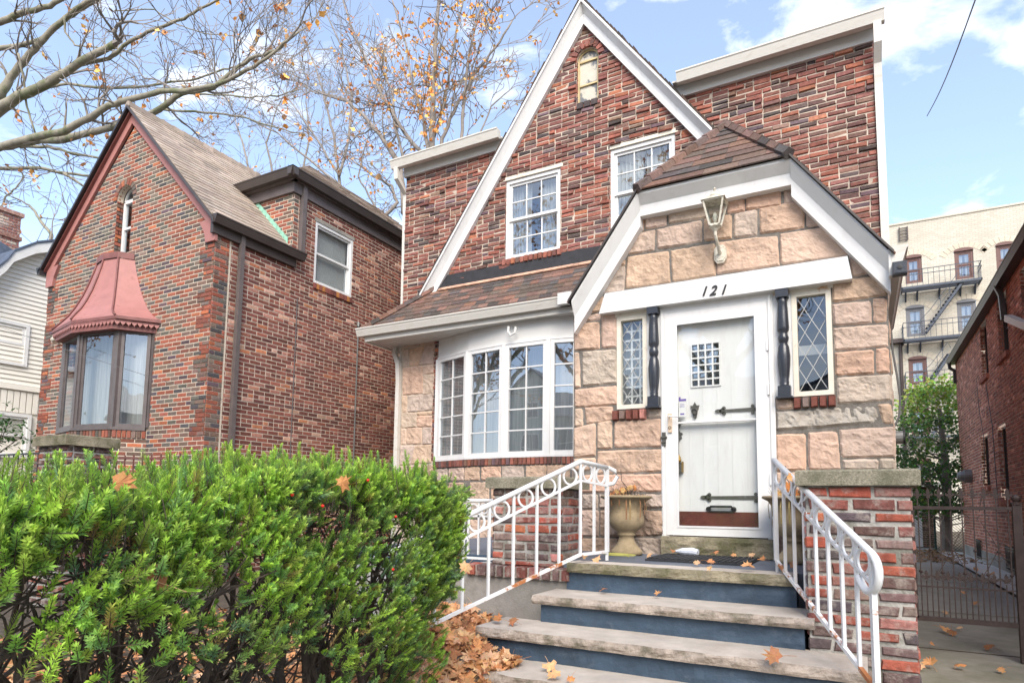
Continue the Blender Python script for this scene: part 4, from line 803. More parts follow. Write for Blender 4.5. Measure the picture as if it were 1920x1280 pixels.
# threshold stone
def rough_slab(x0, x1, y0, y1, z0, z1, m, par, name='slab', me='treadedge', n=60, top=None):
    """stone slab with a split-face front edge"""
    b = MB(); K = max(8, int((x1 - x0) / .035)); R = 5
    for j in range(R + 1):
        for i in range(K + 1):
            x = x0 + (x1 - x0) * i / K; t = j / R; z = z0 + (z1 - z0) * t
            d = noise.fractal(Vector((x * 9, z * 22, y0 * 3)), 1, 2, 3) * .014 + .008 * math.sin(t * math.pi)
            ex = 0
            b.v.append((x, y0 - d * (1 if 0 < j else .7), z + (noise.noise(Vector((x * 6, 1, y0))) * .005 if j == R else 0) * 1))
    for j in range(R):
        for i in range(K): a = j * (K + 1) + i; b.face((a, a + 1, a + K + 2, a + K + 1))
    fr = [Vector(b.v[R * (K + 1) + i]) for i in range(K + 1)]; frb = [Vector(b.v[i]) for i in range(K + 1)]
    b.poly([(x0, y0, z0), (x0, y1, z0), (x0, y1, z1), tuple(fr[0])]).poly([(x1, y0, z0), (x1, y1, z0), (x1, y1, z1), tuple(fr[-1])])
    b.poly(frb + [Vector((x1, y1, z0)), Vector((x0, y1, z0))])
    o = b.build(name, M[me], par, recalc=False)
    t = MB(); 
    for i in range(K): t.poly([fr[i], fr[i + 1], (fr[i + 1].x, y1, z1), (fr[i].x, y1, z1)])
    t.build(top or 'worn_top', M[m], o, recalc=False)
    return o
tx0, tx1 = aY(1241, 1020, YV - .06).x, aY(1451, 1020, YV - .06).x
rough_slab(tx0, tx1, YV - .09, YV + .1, zl, aY(1345, 1008, YV - .09).z, 'sillmoss', house, 'threshold', 'sillmoss')
# ============================================================ STEPS, PIERS, RAILS
steps = thing('entrance_steps', 'front steps of stone treads on blue painted risers leading to the white door', 'steps', (-1.2, 4.3, GZ))
ZL, Z2, Z3_, Z4 = -.44, -.655, -.848, -1.04; Y_1, Y_2, Y_3, Y_4 = 4.63, 4.25, 3.89, 3.52
MB().box(-2.16, -.32, Y_1 + .2, YV - .01, ZL - .3, ZL - .006).box(VL - .0, -2.16, 5.25, YV - .01, ZL - .3, ZL - .0065).build('landing', M['bluelt'], steps)
rough_slab(-2.04, -.40, Y_1, Y_1 + .23, ZL - .075, ZL, 'tread', steps, 'nosing_stone', 'sillmoss')
rough_slab(-2.15, -.27, Y_2, Y_1 + .05, Z2 - .062, Z2, 'tread', steps, 'tread')
rough_slab(-2.41, .0, Y_3, Y_2 + .08, Z3_ - .065, Z3_, 'tread', steps, 'tread')
rough_slab(-2.62, .30, Y_4, Y_3 + .08, Z4 - .065, Z4, 'tread', steps, 'tread')
for (x0, x1, y, z0, z1) in ((-2.06, -.40, Y_1 + .045, Z2, ZL - .076), (-2.10, -.33, Y_2 + .045, Z3_, Z2 - .063), (-2.34, -.05, Y_3 + .045, Z4, Z3_ - .066), (-2.55, .24, Y_4 + .045, GZ, Z4 - .066)):
    b = MB(); K = 40
    for i in range(K + 1):
        x = x0 + (x1 - x0) * i / K
        for j in range(5): z = z0 + (z1 - z0) * j / 4; b.v.append((x, y + noise.fractal(Vector((x * 5, z * 9, y)), 1, 2, 3) * .010, z))
    for i in range(K):
        for j in range(4): a = i * 5 + j; b.face((a, a + 5, a + 6, a + 1))
    b.poly([(x0, y, z0), (x0, y + .5, z0), (x0, y + .5, z1), (x0, y, z1)]).poly([(x1, y, z0), (x1, y + .5, z0), (x1, y + .5, z1), (x1, y, z1)])
    b.build('riser', M['blue'], steps, recalc=False)
MB().box(-2.0, -.45, Y_1 + .1, Y_1 + .3, GZ, ZL - .08).build('core', M['blue'], steps)
def pier(name, lab, x0, x1, y0, y1, zb, zt, capz, cap_over=.045, L=.215, course=.075, par=None, pal=PAL_PIER, capm='cap'):
    t = par or thing(name, lab, 'brick pier', ((x0 + x1) / 2, (y0 + y1) / 2, zb))
    MB().box(x0 + .008, x1 - .008, y0 + .008, y1 - .008, zb, zt).build('core', M['mortarp'], t)
    b = MB()
    for F, w in ((Fr((x0, y0 + .006, 0), (1, 0, 0), Z3, (0, -1, 0)), x1 - x0), (Fr((x1 - .006, y0, 0), (0, 1, 0), Z3, (1, 0, 0)), y1 - y0), (Fr((x0 + .006, y0, 0), (0, 1, 0), Z3, (-1, 0, 0)), y1 - y0)):
        bricks(b, F, [(0, zb), (w, zb), (w, zt), (0, zt)], course=course, L=L, jt=.020, pal=pal, rough=.007, out=.010, proud=.006, jit=.004, v0=zt, u0=ru(0, .1))
    b.build('bricks', M['oldbrick'], t, recalc=False)
    c = MB(); o = cap_over; X0, X1, Ya, Yb_ = x0 - o, x1 + o, y0 - o, y1 + o; e = .012
    c.box8([(X0, Ya, zt), (X1, Ya, zt), (X1, Yb_, zt), (X0, Yb_, zt), (X0, Ya, capz - e), (X1, Ya, capz - e), (X1, Yb_, capz - e), (X0, Yb_, capz - e)])
    c.prism([(X0 + e, Ya + e, capz), (X1 - e, Ya + e, capz), (X1 - e, Yb_ - e, capz), (X0 + e, Yb_ - e, capz)], (0, 0, .0)) if False else None
    k = len(c.v); c.v += [(X0 + e, Ya + e, capz), (X1 - e, Ya + e, capz), (X1 - e, Yb_ - e, capz), (X0 + e, Yb_ - e, capz)]; c.face((k, k + 1, k + 2, k + 3))
    a0 = k - 4
    for i in range(4): j = (i + 1) % 4; c.face((a0 + i, a0 + j, k + j, k + i))
    c.build('cap_stone', M[capm], t)
    return t
pl_ = pier('brick_pier', 'weathered brick pier with stone cap behind the left white stair rail', -2.79, -2.17, 4.75, 5.25, ZL - .06, .14, .235, .05)
b = MB(); F = Fr((-3.0, 4.68, 0), (1, 0, 0), Z3, (0, -1, 0)); u = 0
while u < .93: w_ = ru(.07, .115); slab(b, F, [(u, -.60), (u + w_ - .012, -.60), (u + w_ - .012, -.50), (u, -.50)], -.12, .012 + ru(0, .012), .01, PAL_PIER()); u += w_
b.build('rowlock_ledge', M['oldbrick'], pl_, recalc=False)
MB().box(-3.0, -2.05, 4.69, 5.25, -.60, -.51).build('ledge_bed', M['mortarp'], pl_); MB().box(-4.6, -2.07, 4.71, 5.3, GZ, -.601).build('plinth', M['concrete'], pl_)
MB().box(-4.6, -2.8, 5.0, 8.0, -.62, -.45).build('terrace_floor', M['bluelt'], pl_); MB().box(-4.6, -2.8, 4.99, 5.03, -.6, -.455).build('terrace_edge', M['blue'], pl_)
pr_ = pier('brick_pier', 'red brick pier with thick mossy stone cap right of the steps', -.31, .255, 4.3, 5.95, GZ + .12, .14, .235, .045, L=.235, course=.0755)
MB().box(-.33, .27, 4.27, 5.9, GZ, GZ + .13).build('footing', M['sillmoss'], pr_)
# --- railings
def lerp(a, b, t): return a + (b - a) * t
def rail(name, lab, pts, zt, zb, nb, circ, curl=0, post0=None, seg_low=.15, group='white stair railings'):
    """pts: [(x,y)], zt/zb: top and bottom heights at each point; nb: balusters per segment"""
    t = thing(name, lab, 'railing', (pts[0][0], pts[0][1], zb[0] - .08), group)
    up = Z3; top = [Vector((*p, z)) for p, z in zip(pts, zt)]; low = [Vector((*p, z)) for p, z in zip(pts, zb)]
    h = MB(); P = list(top)
    if curl:
        d = (top[-1] - top[-2]).normalized(); e = top[-1]; s = d.cross(Z3).normalized()
        dn = Vector((d.x, d.y, 0)).normalized(); R = .10
        base_ang = math.atan2(d.z, math.hypot(d.x, d.y)); c = e + Vector((dn.x * math.sin(base_ang) * 1, dn.y * math.sin(base_ang), -math.cos(base_ang))) * R
        for i in range(1, 13): a = math.pi / 2 + base_ang - i * math.radians(19); P.append(c + dn * math.cos(a) * R + Z3 * math.sin(a) * R)
    # flat moulded handrail
    for i in range(len(P) - 1): pass
    h.tube(P, .019, 8, flat=1.1); h.build('handrail', M['whitemet'], t, smooth=True)
    off = Vector((0, 0, -seg_low)); m = MB(); m.tube([p + off for p in top], .0125, 4, up=Z3); m.build('middle_rail', M['whitemet'], t)
    m = MB(); m.tube(low, .0155, 4, up=Z3); m.build('bottom_rail', M['rail_low'], t)
    for i in range(len(pts) - 1):
        n = nb[i]; dh = (top[i + 1] - top[i]); dhn = Vector((dh.x, dh.y, 0)).normalized()
        for k in range(n + (1 if i == len(pts) - 2 else 0)):
            f = k / n; a, b_ = top[i].lerp(top[i + 1], f), low[i].lerp(low[i + 1], f)
            last = (i == len(pts) - 2 and k == n); first = (i == 0 and k == 0)
            m = MB(); r = .019 if (last or first) else .0125
            m.tube([b_ if not last else b_ - Z3 * .3, a - Z3 * .01], r, 4, up=(dhn.x, dhn.y, 0)); m.build('post' if last or first else 'baluster', M['whitemet'], t)
        for k in range(n):
            f = (k + .5) / n; c = top[i].lerp(top[i + 1], f) - Z3 * (seg_low / 2 + .002); R = min(seg_low / 2 - .012, dh.length / n / 2 - .013)
            m = MB(); m.ring(c, dhn, Z3, R, .008, 22, 4, flat=1.3); m.build('ring', M['whitemet'], t)
    return t
rr = rail('stair_railing', 'white iron railing with rings on the right of the steps ending in a curl', [(-.53, 4.78), (.035, 3.62)], [.335, -.215], [-.36, -.865], [8], True, curl=1)
rr2 = MB(); rr2.tube([(-.53, 4.80, -.36), (-.53, 4.80, ZL)], .013, 4); rr2.build('foot', M['rail_low'], rr)
# small returning loop at the upper end
lr = rail('stair_railing', 'white iron railing with rings on the left of the steps beside the hedge', [(-1.84, 4.98), (-1.925, 4.62), (-2.43, 3.74), (-2.86, 3.05)], [.315, .345, -.09, -.44], [-.37, -.375, -.72, -1.02], [2, 5, 4], True)
m = MB(); m.tube([(-1.84, 4.98, -.36), (-1.84, 4.98, ZL)], .014, 4); m.build('foot', M['rail_low'], lr)
m = MB(); e = Vector((-1.84, 4.98, .315)); d = (e - Vector((-1.925, 4.62, .345))).normalized()
m.tube([e, e + d * .03 + Vector((.0, .0, 0)), e + d * .06 + Vector((.035, 0, -.02)), e + d * .07 + Vector((.05, 0, -.07)), e + d * .045 + Vector((.03, 0, -.125)), e + Vector((0, 0, -.14))], .018, 6, up=Z3); m.build('end_loop', M['whitemet'], lr, smooth=True)
tz, bz_ = aY(880, 938, 5.0).z, aY(900, 1046, 5.0).z
rail('terrace_railing', 'low white railing with rings and rust at its top left of the brick pier', [(-2.86, 5.0), (-3.75, 5.0)], [tz, tz], [bz_ - .0, bz_ - .0], [8], True, seg_low=.14)
# --- urns
URN_L = []
def urn(x, y, lab, dry=1):
    t = thing('garden_urn', lab, 'urn', (x, y, ZL), 'stone urns beside the front door'); s = 1.0
    pr = [(.125, 0), (.125, .03), (.118, .038), (.105, .055), (.075, .095), (.062, .135), (.058, .165), (.072, .175), (.074, .187), (.066, .195), (.085, .215), (.118, .245), (.138, .285), (.142, .325), (.133, .37), (.128, .41), (.14, .455), (.165, .495), (.195, .515), (.205, .52), (.205, .535), (.195, .54), (.175, .535), (.16, .50), (.0, .49)]
    MB().lathe([(r * 1.16, ZL + z * s) for r, z in pr], (x, y, 0), 32).build('bowl', M['urn'], t, smooth=True)
    m = MB()
    for i in range(110 * dry):
        a, r = ru(0, 6.28), ru(0, .15); p = Vector((x + r * math.cos(a), y + r * math.sin(a), ZL + .49)); P = [p]; d = Vector((ru(-.6, .6), ru(-.6, .6), 1)).normalized()
        for k in range(4): p = p + d * ru(.02, .05); P.append(p); d = (d + Vector((ru(-.5, .5), ru(-.5, .5), ru(-.3, .3)))).normalized()
        m.tube(P, [.003, .0025, .002, .0015, .001], 3, caps=False)
    P = [Vector((x + .0, y, ZL + .5)), Vector((x + .02, y, ZL + .6)), Vector((x - .04, y - .02, ZL + .68)), Vector((x - .045, y - .02, ZL + .79))]; m.tube(P, [.005, .005, .004, .003], 5)
    m.build('dry_stems', M['bark'], t, recalc=False); m = MB(); URN_L.append((x, y, t))
    m = MB()
    for i in range(26):
        a = ru(0, 6.28); r = .17; p = Vector((x + r * math.cos(a) * .9, y + r * math.sin(a) * .9, ZL + .53)); o = Vector((math.cos(a), math.sin(a), 0)); L_ = ru(.08, .22); w = Vector((-math.sin(a), math.cos(a), 0)) * .006
        P = [p - o * .08, p + o * .03 + Z3 * .02, p + o * .06 - Z3 * L_ * .4, p + o * .05 - Z3 * L_]
        if i % 3 and a < 4: continue
        c = random.choice([(.32, .22, .10), (.30, .16, .08), (.36, .28, .12)])
        for k in range(3): m.poly([P[k] - w, P[k] + w, P[k + 1] + w, P[k + 1] - w], c)
    m.build('withered_fronds', M['leaf'], t, recalc=False)
    return t
urn(-1.93, 5.74, 'tan stone urn with withered plant and drooping fronds left of the front door'); 
pu = aY(1487, 960, 5.7); urn(pu.x, 5.7, 'stone urn half hidden behind the right stair rail and pier')
# --- wall lantern
lx = aY(1341, 400, 5.8); lt = thing('wall_lantern', 'weathered white coach lantern on the stone gable above the door', 'lantern', (lx.x, YV - .02, lx.z - .3))
def pz(y): return aY(1341, y, 5.8).z
Yl = 5.79; X = lx.x; zr, zbb = pz(381), pz(424)
m = MB(); s1, s0 = .088, .042
T = [Vector((X + sx * s1, Yl + sy * s1, zr)) for sx, sy in ((-1, -1), (1, -1), (1, 1), (-1, 1))]; B_ = [Vector((X + sx * s0, Yl + sy * s0, zbb)) for sx, sy in ((-1, -1), (1, -1), (1, 1), (-1, 1))]
for i in range(4): m.tube([B_[i], T[i]], .011, 4)
for i in range(4): m.tube([T[i], T[(i + 1) % 4]], .010, 4).tube([B_[i], B_[(i + 1) % 4]], .010, 4)
m.build('cage', M['lampw'], lt)
m = MB()
for i in range(4): m.poly([B_[i], B_[(i + 1) % 4], T[(i + 1) % 4], T[i]])
m.build('glass_panel', M['glassold'], lt)
m = MB(); m.box8([(X + sx * .108, Yl + sy * .108, zr + .004) for sx, sy in ((-1, -1), (1, -1), (1, 1), (-1, 1))] + [(X + sx * .05, Yl + sy * .05, zr + .05) for sx, sy in ((-1, -1), (1, -1), (1, 1), (-1, 1))]); m.lathe([(.045, zr + .05), (.048, zr + .065), (.04, zr + .085), (.02, zr + .10), (.008, zr + .105), (.008, zr + .12), (.014, zr + .13), (.004, zr + .145)], (X, Yl, 0), 14); m.build('lantern_roof', M['lampw'], lt)
m = MB(); m.lathe([(.055, zbb), (.058, zbb - .015), (.03, zbb - .035), (.018, zbb - .05)], (X, Yl, 0), 12); pzl = aY(1349, 453, YV - .03); m.tube([(X, Yl, zbb - .04), (X, Yl + .0, zbb - .09), (X + .01, Yl + .05, zbb - .16), (X + .01, Yl + .11, zbb - .2), (X + .01, YV - .04, zbb - .21)], [.014, .014, .015, .016, .018], 8); m.build('arm', M['lampw'], lt)
m = MB(); q = [(-.055, -.05), (-.03, -.085), (.03, -.085), (.055, -.05), (.055, .05), (.03, .085), (-.03, .085), (-.055, .05)]
m.prism([(X + .01 + a, YV - .05, zbb - .21 + b) for a, b in q], (0, .03, 0)); m.prism([(X + .01 + a * .8, YV - .06, zbb - .21 + b * .8) for a, b in q], (0, .01, 0)); m.build('back_plate', M['lampw'], lt)
m = MB(); m.lathe([(.008, zbb + .01), (.014, zbb + .04), (.024, zbb + .08), (.018, zbb + .11), (.004, zbb + .125)], (X, Yl, 0), 10); m.build('bulb', M['lampw'], lt, smooth=True)
# --- camera under the eave
o = aY(1687, 501, YF - .08); t = thing('security_camera', 'small black security camera under the entrance gutter end', 'camera', tuple(o - Z3 * .05))
MB().box(o.x - .05, o.x + .05, o.y, o.y + .08, o.z - .05, o.z + .05).build('body', M['post'], t); MB().box(o.x - .044, o.x + .044, o.y - .006, o.y - .001, o.z - .044, o.z + .044).build('face', M['post'], t)
MB().lathe([(.018, 0), (.018, .003), (.010, .004)], (0, 0, 0), 14).build('lens', M['black'], t); l_ = bpy.data.objects['lens']
l_.matrix_local = Matrix.Translation(o - Vector((0, .008, 0)) - base[t.name]) @ Matrix.Rotation(math.radians(90), 4, 'X') @ Matrix.Translation(base[t.name])
MB().tube([(o.x, o.y + .08, o.z + .05), (o.x, o.y + .12, o.z + .12)], .012, 6).build('mount', M['whitecl'], t)
# --- cables on the side wall
m = MB(); P = [aY(x, y, 6.3) for x, y in ((1671, 622), (1674, 660), (1682, 705), (1688, 745), (1686, 780), (1678, 798), (1668, 800))]; m.tube(P, .009, 5); tag(m.build('loose_cable', M['wire']), 'black cable looping down beside the stone entrance corner', 'cable')
o = aY(1682, 820, 6.25); t = thing('round_meter', 'small round grey fitting on the corner under the black cable', 'meter', tuple(o)); MB().tube([o + Vector((-.03, .0, 0)), o + Vector((.05, -.01, .0))], .055, 14).build('case', M['vent'], t); MB().ring(o + Vector((.05, -.012, 0)), Vector((0, 1, 0)), Z3, .055, .008, 16).build('rim', M['black'], t)
# --- doormat, paper, cord
pts = [aZ(x, y, ZL + .004) for x, y in ((1250, 1034), (1440, 1043), (1432, 1058), (1216, 1047))]
m = MB(); m.box(pts[3].x, pts[1].x - .02, pts[3].y - .1, YV - .12, ZL, ZL + .016)
xx0, xx1, yy0, yy1 = pts[3].x, pts[1].x - .02, pts[3].y - .1, YV - .12
m = MB().box(xx0, xx1, yy0, yy1, ZL - .005, ZL + .010); n_ = 18
for i in range(n_): u = xx0 + (xx1 - xx0) * (i + .2) / n_; m.box(u, u + .03, yy0 + .03, yy1 - .03, ZL + .010, ZL + .02)
tag(m.build('doormat', M['rubber']), 'black rubber doormat on the blue landing before the door', 'doormat')
o = aZ(1288, 1034, ZL + .04); m = MB(); m.tube([o + Vector((-.11, .0, 0)), o + Vector((-.04, 0, .004)), o + Vector((.05, 0, .004)), o + Vector((.10, -.01, -.004))], [.008, .03, .036, .03], 10); tag(m.build('rolled_newspaper', M['paper']), 'rolled white newspaper lying on the doormat', 'newspaper')
m = MB(); o = aZ(1160, 1042, ZL + .008)
P = [o + Vector((.09 * math.cos(a) * (1 + .1 * a), .05 * math.sin(a) * (1 + .08 * a), .002 * a)) for a in [i * .4 for i in range(30)]]; m.tube(P, .005, 5); tag(m.build('yellow_cord', M['yellow']), 'thin yellow cord coiled on the blue landing by the urn', 'cord')
# ============================================================ GATE
YG = 6.5; gl_, gr_ = aY(1712, 1000, YG).x, aY(1903, 1000, YG).x
gate = thing('driveway_gate', 'brown wrought iron gate leaf with arrowhead finials across the driveway', 'gate', ((gl_ + gr_) / 2, YG, GZ + .1))
def gz(y, x=1800): return aY(x, y, YG).z
zt_g, zm_g, zb_g = gz(952), gz(1102), gz(1163); ztip = gz(918)
m = MB(); m.box(gl_, gr_, YG - .018, YG + .018, zt_g - .014, zt_g + .014).box(gl_, gr_, YG - .018, YG + .018, zb_g - .022, zb_g + .018).box(gl_, gr_, YG - .008, YG + .008, zm_g - .006, zm_g + .006).box(gl_ - .02, gl_ + .015, YG - .018, YG + .018, zb_g, zt_g)
m.build('frame', M['iron'], gate)
def finial(m, x, z, s=1., Y=None):
    Y = YG if Y is None else Y
    m.prism([(x + a * s, Y - .006, z + b * s) for a, b in ((0, .062), (-.014, .03), (-.008, .012), (-.03, .022), (-.03, .004), (-.010, -.004), (-.014, -.018), (.014, -.018), (.010, -.004), (.03, .004), (.03, .022), (.008, .012), (.014, .03))], (0, .012, 0))
nb_ = 9; dx = (gr_ - gl_) / nb_
for i in range(nb_):
    x = gl_ + dx * (i + .55)
    m = MB(); m.box(x - .0045, x + .0045, YG - .0045, YG + .0045, zb_g, ztip - .05); m.lathe([(.011, -.01), (.015, 0), (.011, .01)], (x, YG, lerp(zb_g, zt_g, .62 if i % 2 else .42)), 8); finial(m, x, ztip - .05, 1.1); m.build('long_bar', M['iron'], gate)
    x = gl_ + dx * (i + .05)
    if i: m = MB(); m.box(x - .0045, x + .0045, YG - .0045, YG + .0045, zb_g, zm_g + .05); finial(m, x, zm_g + .075, 1.0); m.build('short_bar', M['iron'], gate)
def scroll(m, x, z, s, fx, fz):
    P = [(x + fx * s * (.05 * (1 - t) * math.cos(t * 5.2) + .05 * t * 0), z + fz * s * (.05 * (1 - t) * math.sin(t * 5.2))) for t in [i / 14 * .9 for i in range(15)]]
    m.tube([(a, YG, b) for a, b in P], .004, 4)
for i in (1, 3, 5, 7):
    x = gl_ + dx * (i + .55); m = MB()
    for fx in (1, -1):
        for fz in (1, -1): scroll(m, x + fx * .055, zm_g + .16 + (.055 if fz > 0 else -.055) * 1, 1.1, -fx, fz)
    m.build('scroll', M['iron'], gate)
for i in (3, 7):
    x = gl_ + dx * (i + .55); m = MB()
    for fx in (1, -1):
        for fz in (1, -1): m.tube([(x, YG, lerp(zm_g, zt_g, .5)), (x + fx * .06, YG, lerp(zm_g, zt_g, .5) + fz * .13), (x + fx * .11, YG, lerp(zm_g, zt_g, .5) + fz * .22)], .004, 4); scroll(m, x + fx * .075, lerp(zm_g, zt_g, .5) + fz * .24, 1.1, fx, fz)
    m.build('scroll', M['iron'], gate)
for xo, lab in ((gr_ + .02, 'brown square iron gate post with ball top at the driveway gate edge'), (gr_ + .115, 'second brown iron gate post with ball top at the right frame edge')):
    t = thing('gate_post', lab, 'gate post', (xo, YG, GZ)); zt2 = gz(935)
    MB().box(xo - .03, xo + .03, YG - .03, YG + .03, GZ, zt2 - .03).build('shaft', M['iron'], t); MB().lathe([(.042, -.005), (.042, .012), (.02, .018), (.03, .035), (.034, .05), (.024, .07), (.004, .078)], (xo, YG, zt2 - .04), 12).build('ball_top', M['iron'], t)
g2 = thing('driveway_gate', 'second brown iron gate leaf right of the two posts cut by the frame', 'gate', (gr_ + .7, YG, GZ + .1)); m = MB(); a_ = gr_ + .15
m.box(a_, 2.4, YG - .018, YG + .018, zt_g - .014, zt_g + .014).box(a_, 2.4, YG - .018, YG + .018, zb_g - .02, zb_g + .02).build('frame', M['iron'], g2)
for i in range(9): x = a_ + .07 + dx * i; m = MB(); m.box(x - .0045, x + .0045, YG - .0045, YG + .0045, zb_g, ztip - .05); finial(m, x, ztip - .05, 1.1); m.build('long_bar', M['iron'], g2)
# ============================================================ GROUND
def ground(name, x0, x1, y0, y1, z, m): return struct(MB().poly([(x0, y0, z), (x1, y0, z), (x1, y1, z), (x0, y1, z)]).build(name, M[m]))
ground('ground', -400, 400, -400, 400, GZ - .012, 'soil')
ground('driveway', VR + .02, 2.42, -5, 9.2, GZ - .004, 'drive'); ground('rear_driveway', VR + .02, 1.86, 9.2, 24, GZ - .004, 'asphalt'); ground('rear_path', 1.87, 2.45, 9.2, 22, GZ + .03, 'path')
b = MB()
for y in (3.1, 4.9, 6.75, 9.2): b.box(VR + .05, 2.4, y, y + .015, GZ - .003, GZ + .001)
struct(b.build('driveway_joints', M['soil']))
ground('front_walk', -2.62, .30, -3.0, Y_4 + .1, GZ - .002, 'concrete'); ground('sidewalk', -60, 60, -5.2, -3.0, GZ + .0, 'path'); ground('road', -120, 120, -16, -5.5, GZ - .008, 'asphalt')
struct(MB().box(-60, 60, -5.5, -5.2, GZ - .02, GZ + .02).build('kerb', M['concrete'])); ground('far_sidewalk', -60, 60, -19, -16.2, GZ + .0, 'path')
# ============================================================ LEFT NEIGHBOUR
YN, XR, XLn = 6.0, -8.46, -13.17
FN = Fr((0, YN, 0), (1, 0, 0), Z3, (0, -1, 0)); FS_ = Fr((XR, 0, 0), (0, 1, 0), Z3, (1, 0, 0))
ln = thing('brick_house', 'left brick house with steep gable, dull red bell roofed bay window and brown gutters', 'house', (-10.8, 8, GZ))
NA = (-10.79, 6.66); NE = 4.22; NW = 4.13
ns1, ns2 = (NA[1] - .2 - NE) / (XR + .05 - NA[0]), 0
tri = [(XLn, NW), (XR, NW), (NA[0], NA[1] - .28)]
aw2 = (aY(217, 420, YN).x, aY(246, 420, YN).x, 4.15, aY(234, 372, YN).z); r2 = (aw2[1] - aw2[0]) / 2; aw2h = (aw2[0], aw2[1], aw2[2], aw2[3] + r2)
BQ = [(-11.98, 6.0), (-11.8, 5.68), (-11.0, 5.5), (-10.16, 5.64), (-9.84, 6.0)]; q0, q1 = 1.13, 2.66
bayh = (-11.9, -9.88, q0 - .05, q1 + .1)
wl_ = MB(); plane_holes(wl_, FN, [(XLn, GZ), (XR, GZ), (XR, NW), (XLn, NW)], [aw2h, bayh]); plane_holes(wl_, FN, tri, [aw2h])
sw = (7.96, 8.92, 3.90, 5.08)
plane_holes(wl_, FS_, [(YN, GZ), (7.45, GZ), (7.45, NW), (YN, NW)], []); plane_holes(wl_, FS_, [(7.45, GZ), (13, GZ), (13, 5.5), (7.45, 5.5)], [sw])
wl_.poly([(XLn, YN, GZ), (XLn, 13, GZ), (XLn, 13, 5.5), (XLn, YN, NW)]).poly([(XLn, 13, GZ), (XR, 13, GZ), (XR, 13, 5.5), (XLn, 13, 5.5)]).poly([(XR, 7.45, 4.0), (XR, 7.45, 5.5), (-10.2, 7.45, 5.5), (-10.2, 7.45, 4.0)])
spandrel(wl_, FN, aw2[0], aw2[1], aw2[3])
lwo = wl_.build('wall', M['mortar2'], ln)
b = MB()
def sk2(u, v): du, dv = u - (aw2[0] + aw2[1]) / 2, v - aw2[3]; return dv > -.03 and du * du + dv * dv < (r2 + .11) ** 2
kw = dict(course=.068, L=.21, jt=.0135, pal=PAL_LN, rough=.0012, out=.006, v0=0.)
bricks(b, FN, [(XLn, GZ), (XR, GZ), (XR, NW), (XLn, NW)], [aw2h, bayh], **kw); bricks(b, FN, tri, [aw2h], **kw)
for i in range(11):
    a0, a1 = math.pi * i / 11 + .02, math.pi * (i + 1) / 11 - .02; cu = (aw2[0] + aw2[1]) / 2
    slab(b, FN, ccw([(cu + r * math.cos(a), aw2[3] + r * math.sin(a)) for r, a in ((r2, a0), (r2 + .1, a0), (r2 + .1, a1), (r2, a1))]), -.05, .016, .003, PAL_LN(), None)
reveal(b, FN, aw2[0], aw2[1], aw2[2], aw2[3], .14, PAL_LN, .068, 0.)
for (u, w_, n) in ((XR, -1, 0), (XLn, 1, 1)):   # toothed quoins
    z = GZ + .1; k = 0
    while z < NW - .1:
        h = .068 * 3; wq = .33 if k % 2 else .21; zz = round(z / .068) * .068
        for r_ in range(3): bricks(b, Fr(FN.p(0, 0, .012), FN.U, FN.V, FN.N), [(u, zz + r_ * .068), (u + w_ * wq, zz + r_ * .068), (u + w_ * wq, zz + (r_ + 1) * .068), (u, zz + (r_ + 1) * .068)] if w_ > 0 else [(u - wq, zz + r_ * .068), (u, zz + r_ * .068), (u, zz + (r_ + 1) * .068), (u - wq, zz + (r_ + 1) * .068)], **kw)
        b.fbox(FN, min(u, u + w_ * wq), max(u, u + w_ * wq), zz + .006, zz + h - .006, 0, .011, PAL_LN()); z += h * (1.0 if k % 3 else 2.0); k += 1
bricks(b, FS_, [(YN, GZ), (YN + .24, GZ), (YN + .24, NW), (YN, NW)], course=.068, L=.21, jt=.010, pal=PAL_LN, rough=.001, out=.012, v0=0.)
bricks(b, Fr((0, 7.45, 0), (1, 0, 0), Z3, (0, -1, 0)), [(-10.0, 4.2), (XR, 4.2), (XR, 5.42), (-10.0, 5.42)], **kw)
bricks(b, FS_, [(7.45, NW - .1), (7.56, NW - .1), (7.56, 5.42), (7.45, 5.42)], **kw)
b.build('facing_bricks', M['brick2'], lwo, recalc=False)
MB().fbox(FS_, YN + .245, YN + .275, GZ, NW, 0, .006).build('mortar_seam', M['mortar2'], lwo)
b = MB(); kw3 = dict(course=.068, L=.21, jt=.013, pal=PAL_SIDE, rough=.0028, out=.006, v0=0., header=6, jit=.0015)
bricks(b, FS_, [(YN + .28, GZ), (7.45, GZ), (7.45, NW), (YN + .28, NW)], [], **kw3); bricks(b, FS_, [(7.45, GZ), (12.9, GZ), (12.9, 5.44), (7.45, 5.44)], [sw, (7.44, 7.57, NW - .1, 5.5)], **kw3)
u = sw[0]
while u < sw[1]: slab(b, FS_, [(u, sw[2] - .11), (u + .06, sw[2] - .11), (u + .06, sw[2] - .004), (u, sw[2] - .004)], 0, .03, .004, PAL_SIDE() if rnd() < .8 else (.4, .17, .06)); u += .07
b.build('side_bricks', M['brickside'], lwo, recalc=False)
MB().fbox(FS_, sw[0] - .03, sw[1] + .03, sw[3] - .05, sw[3] + .01, -.05, .012).build('window_head', M['concrete'], ln)
window(ln, FS_, sw[0], sw[1], sw[2], sw[3] - .05, cas=.05, cols=0, rows=0, setb=.02, back='blind', glass='glass')
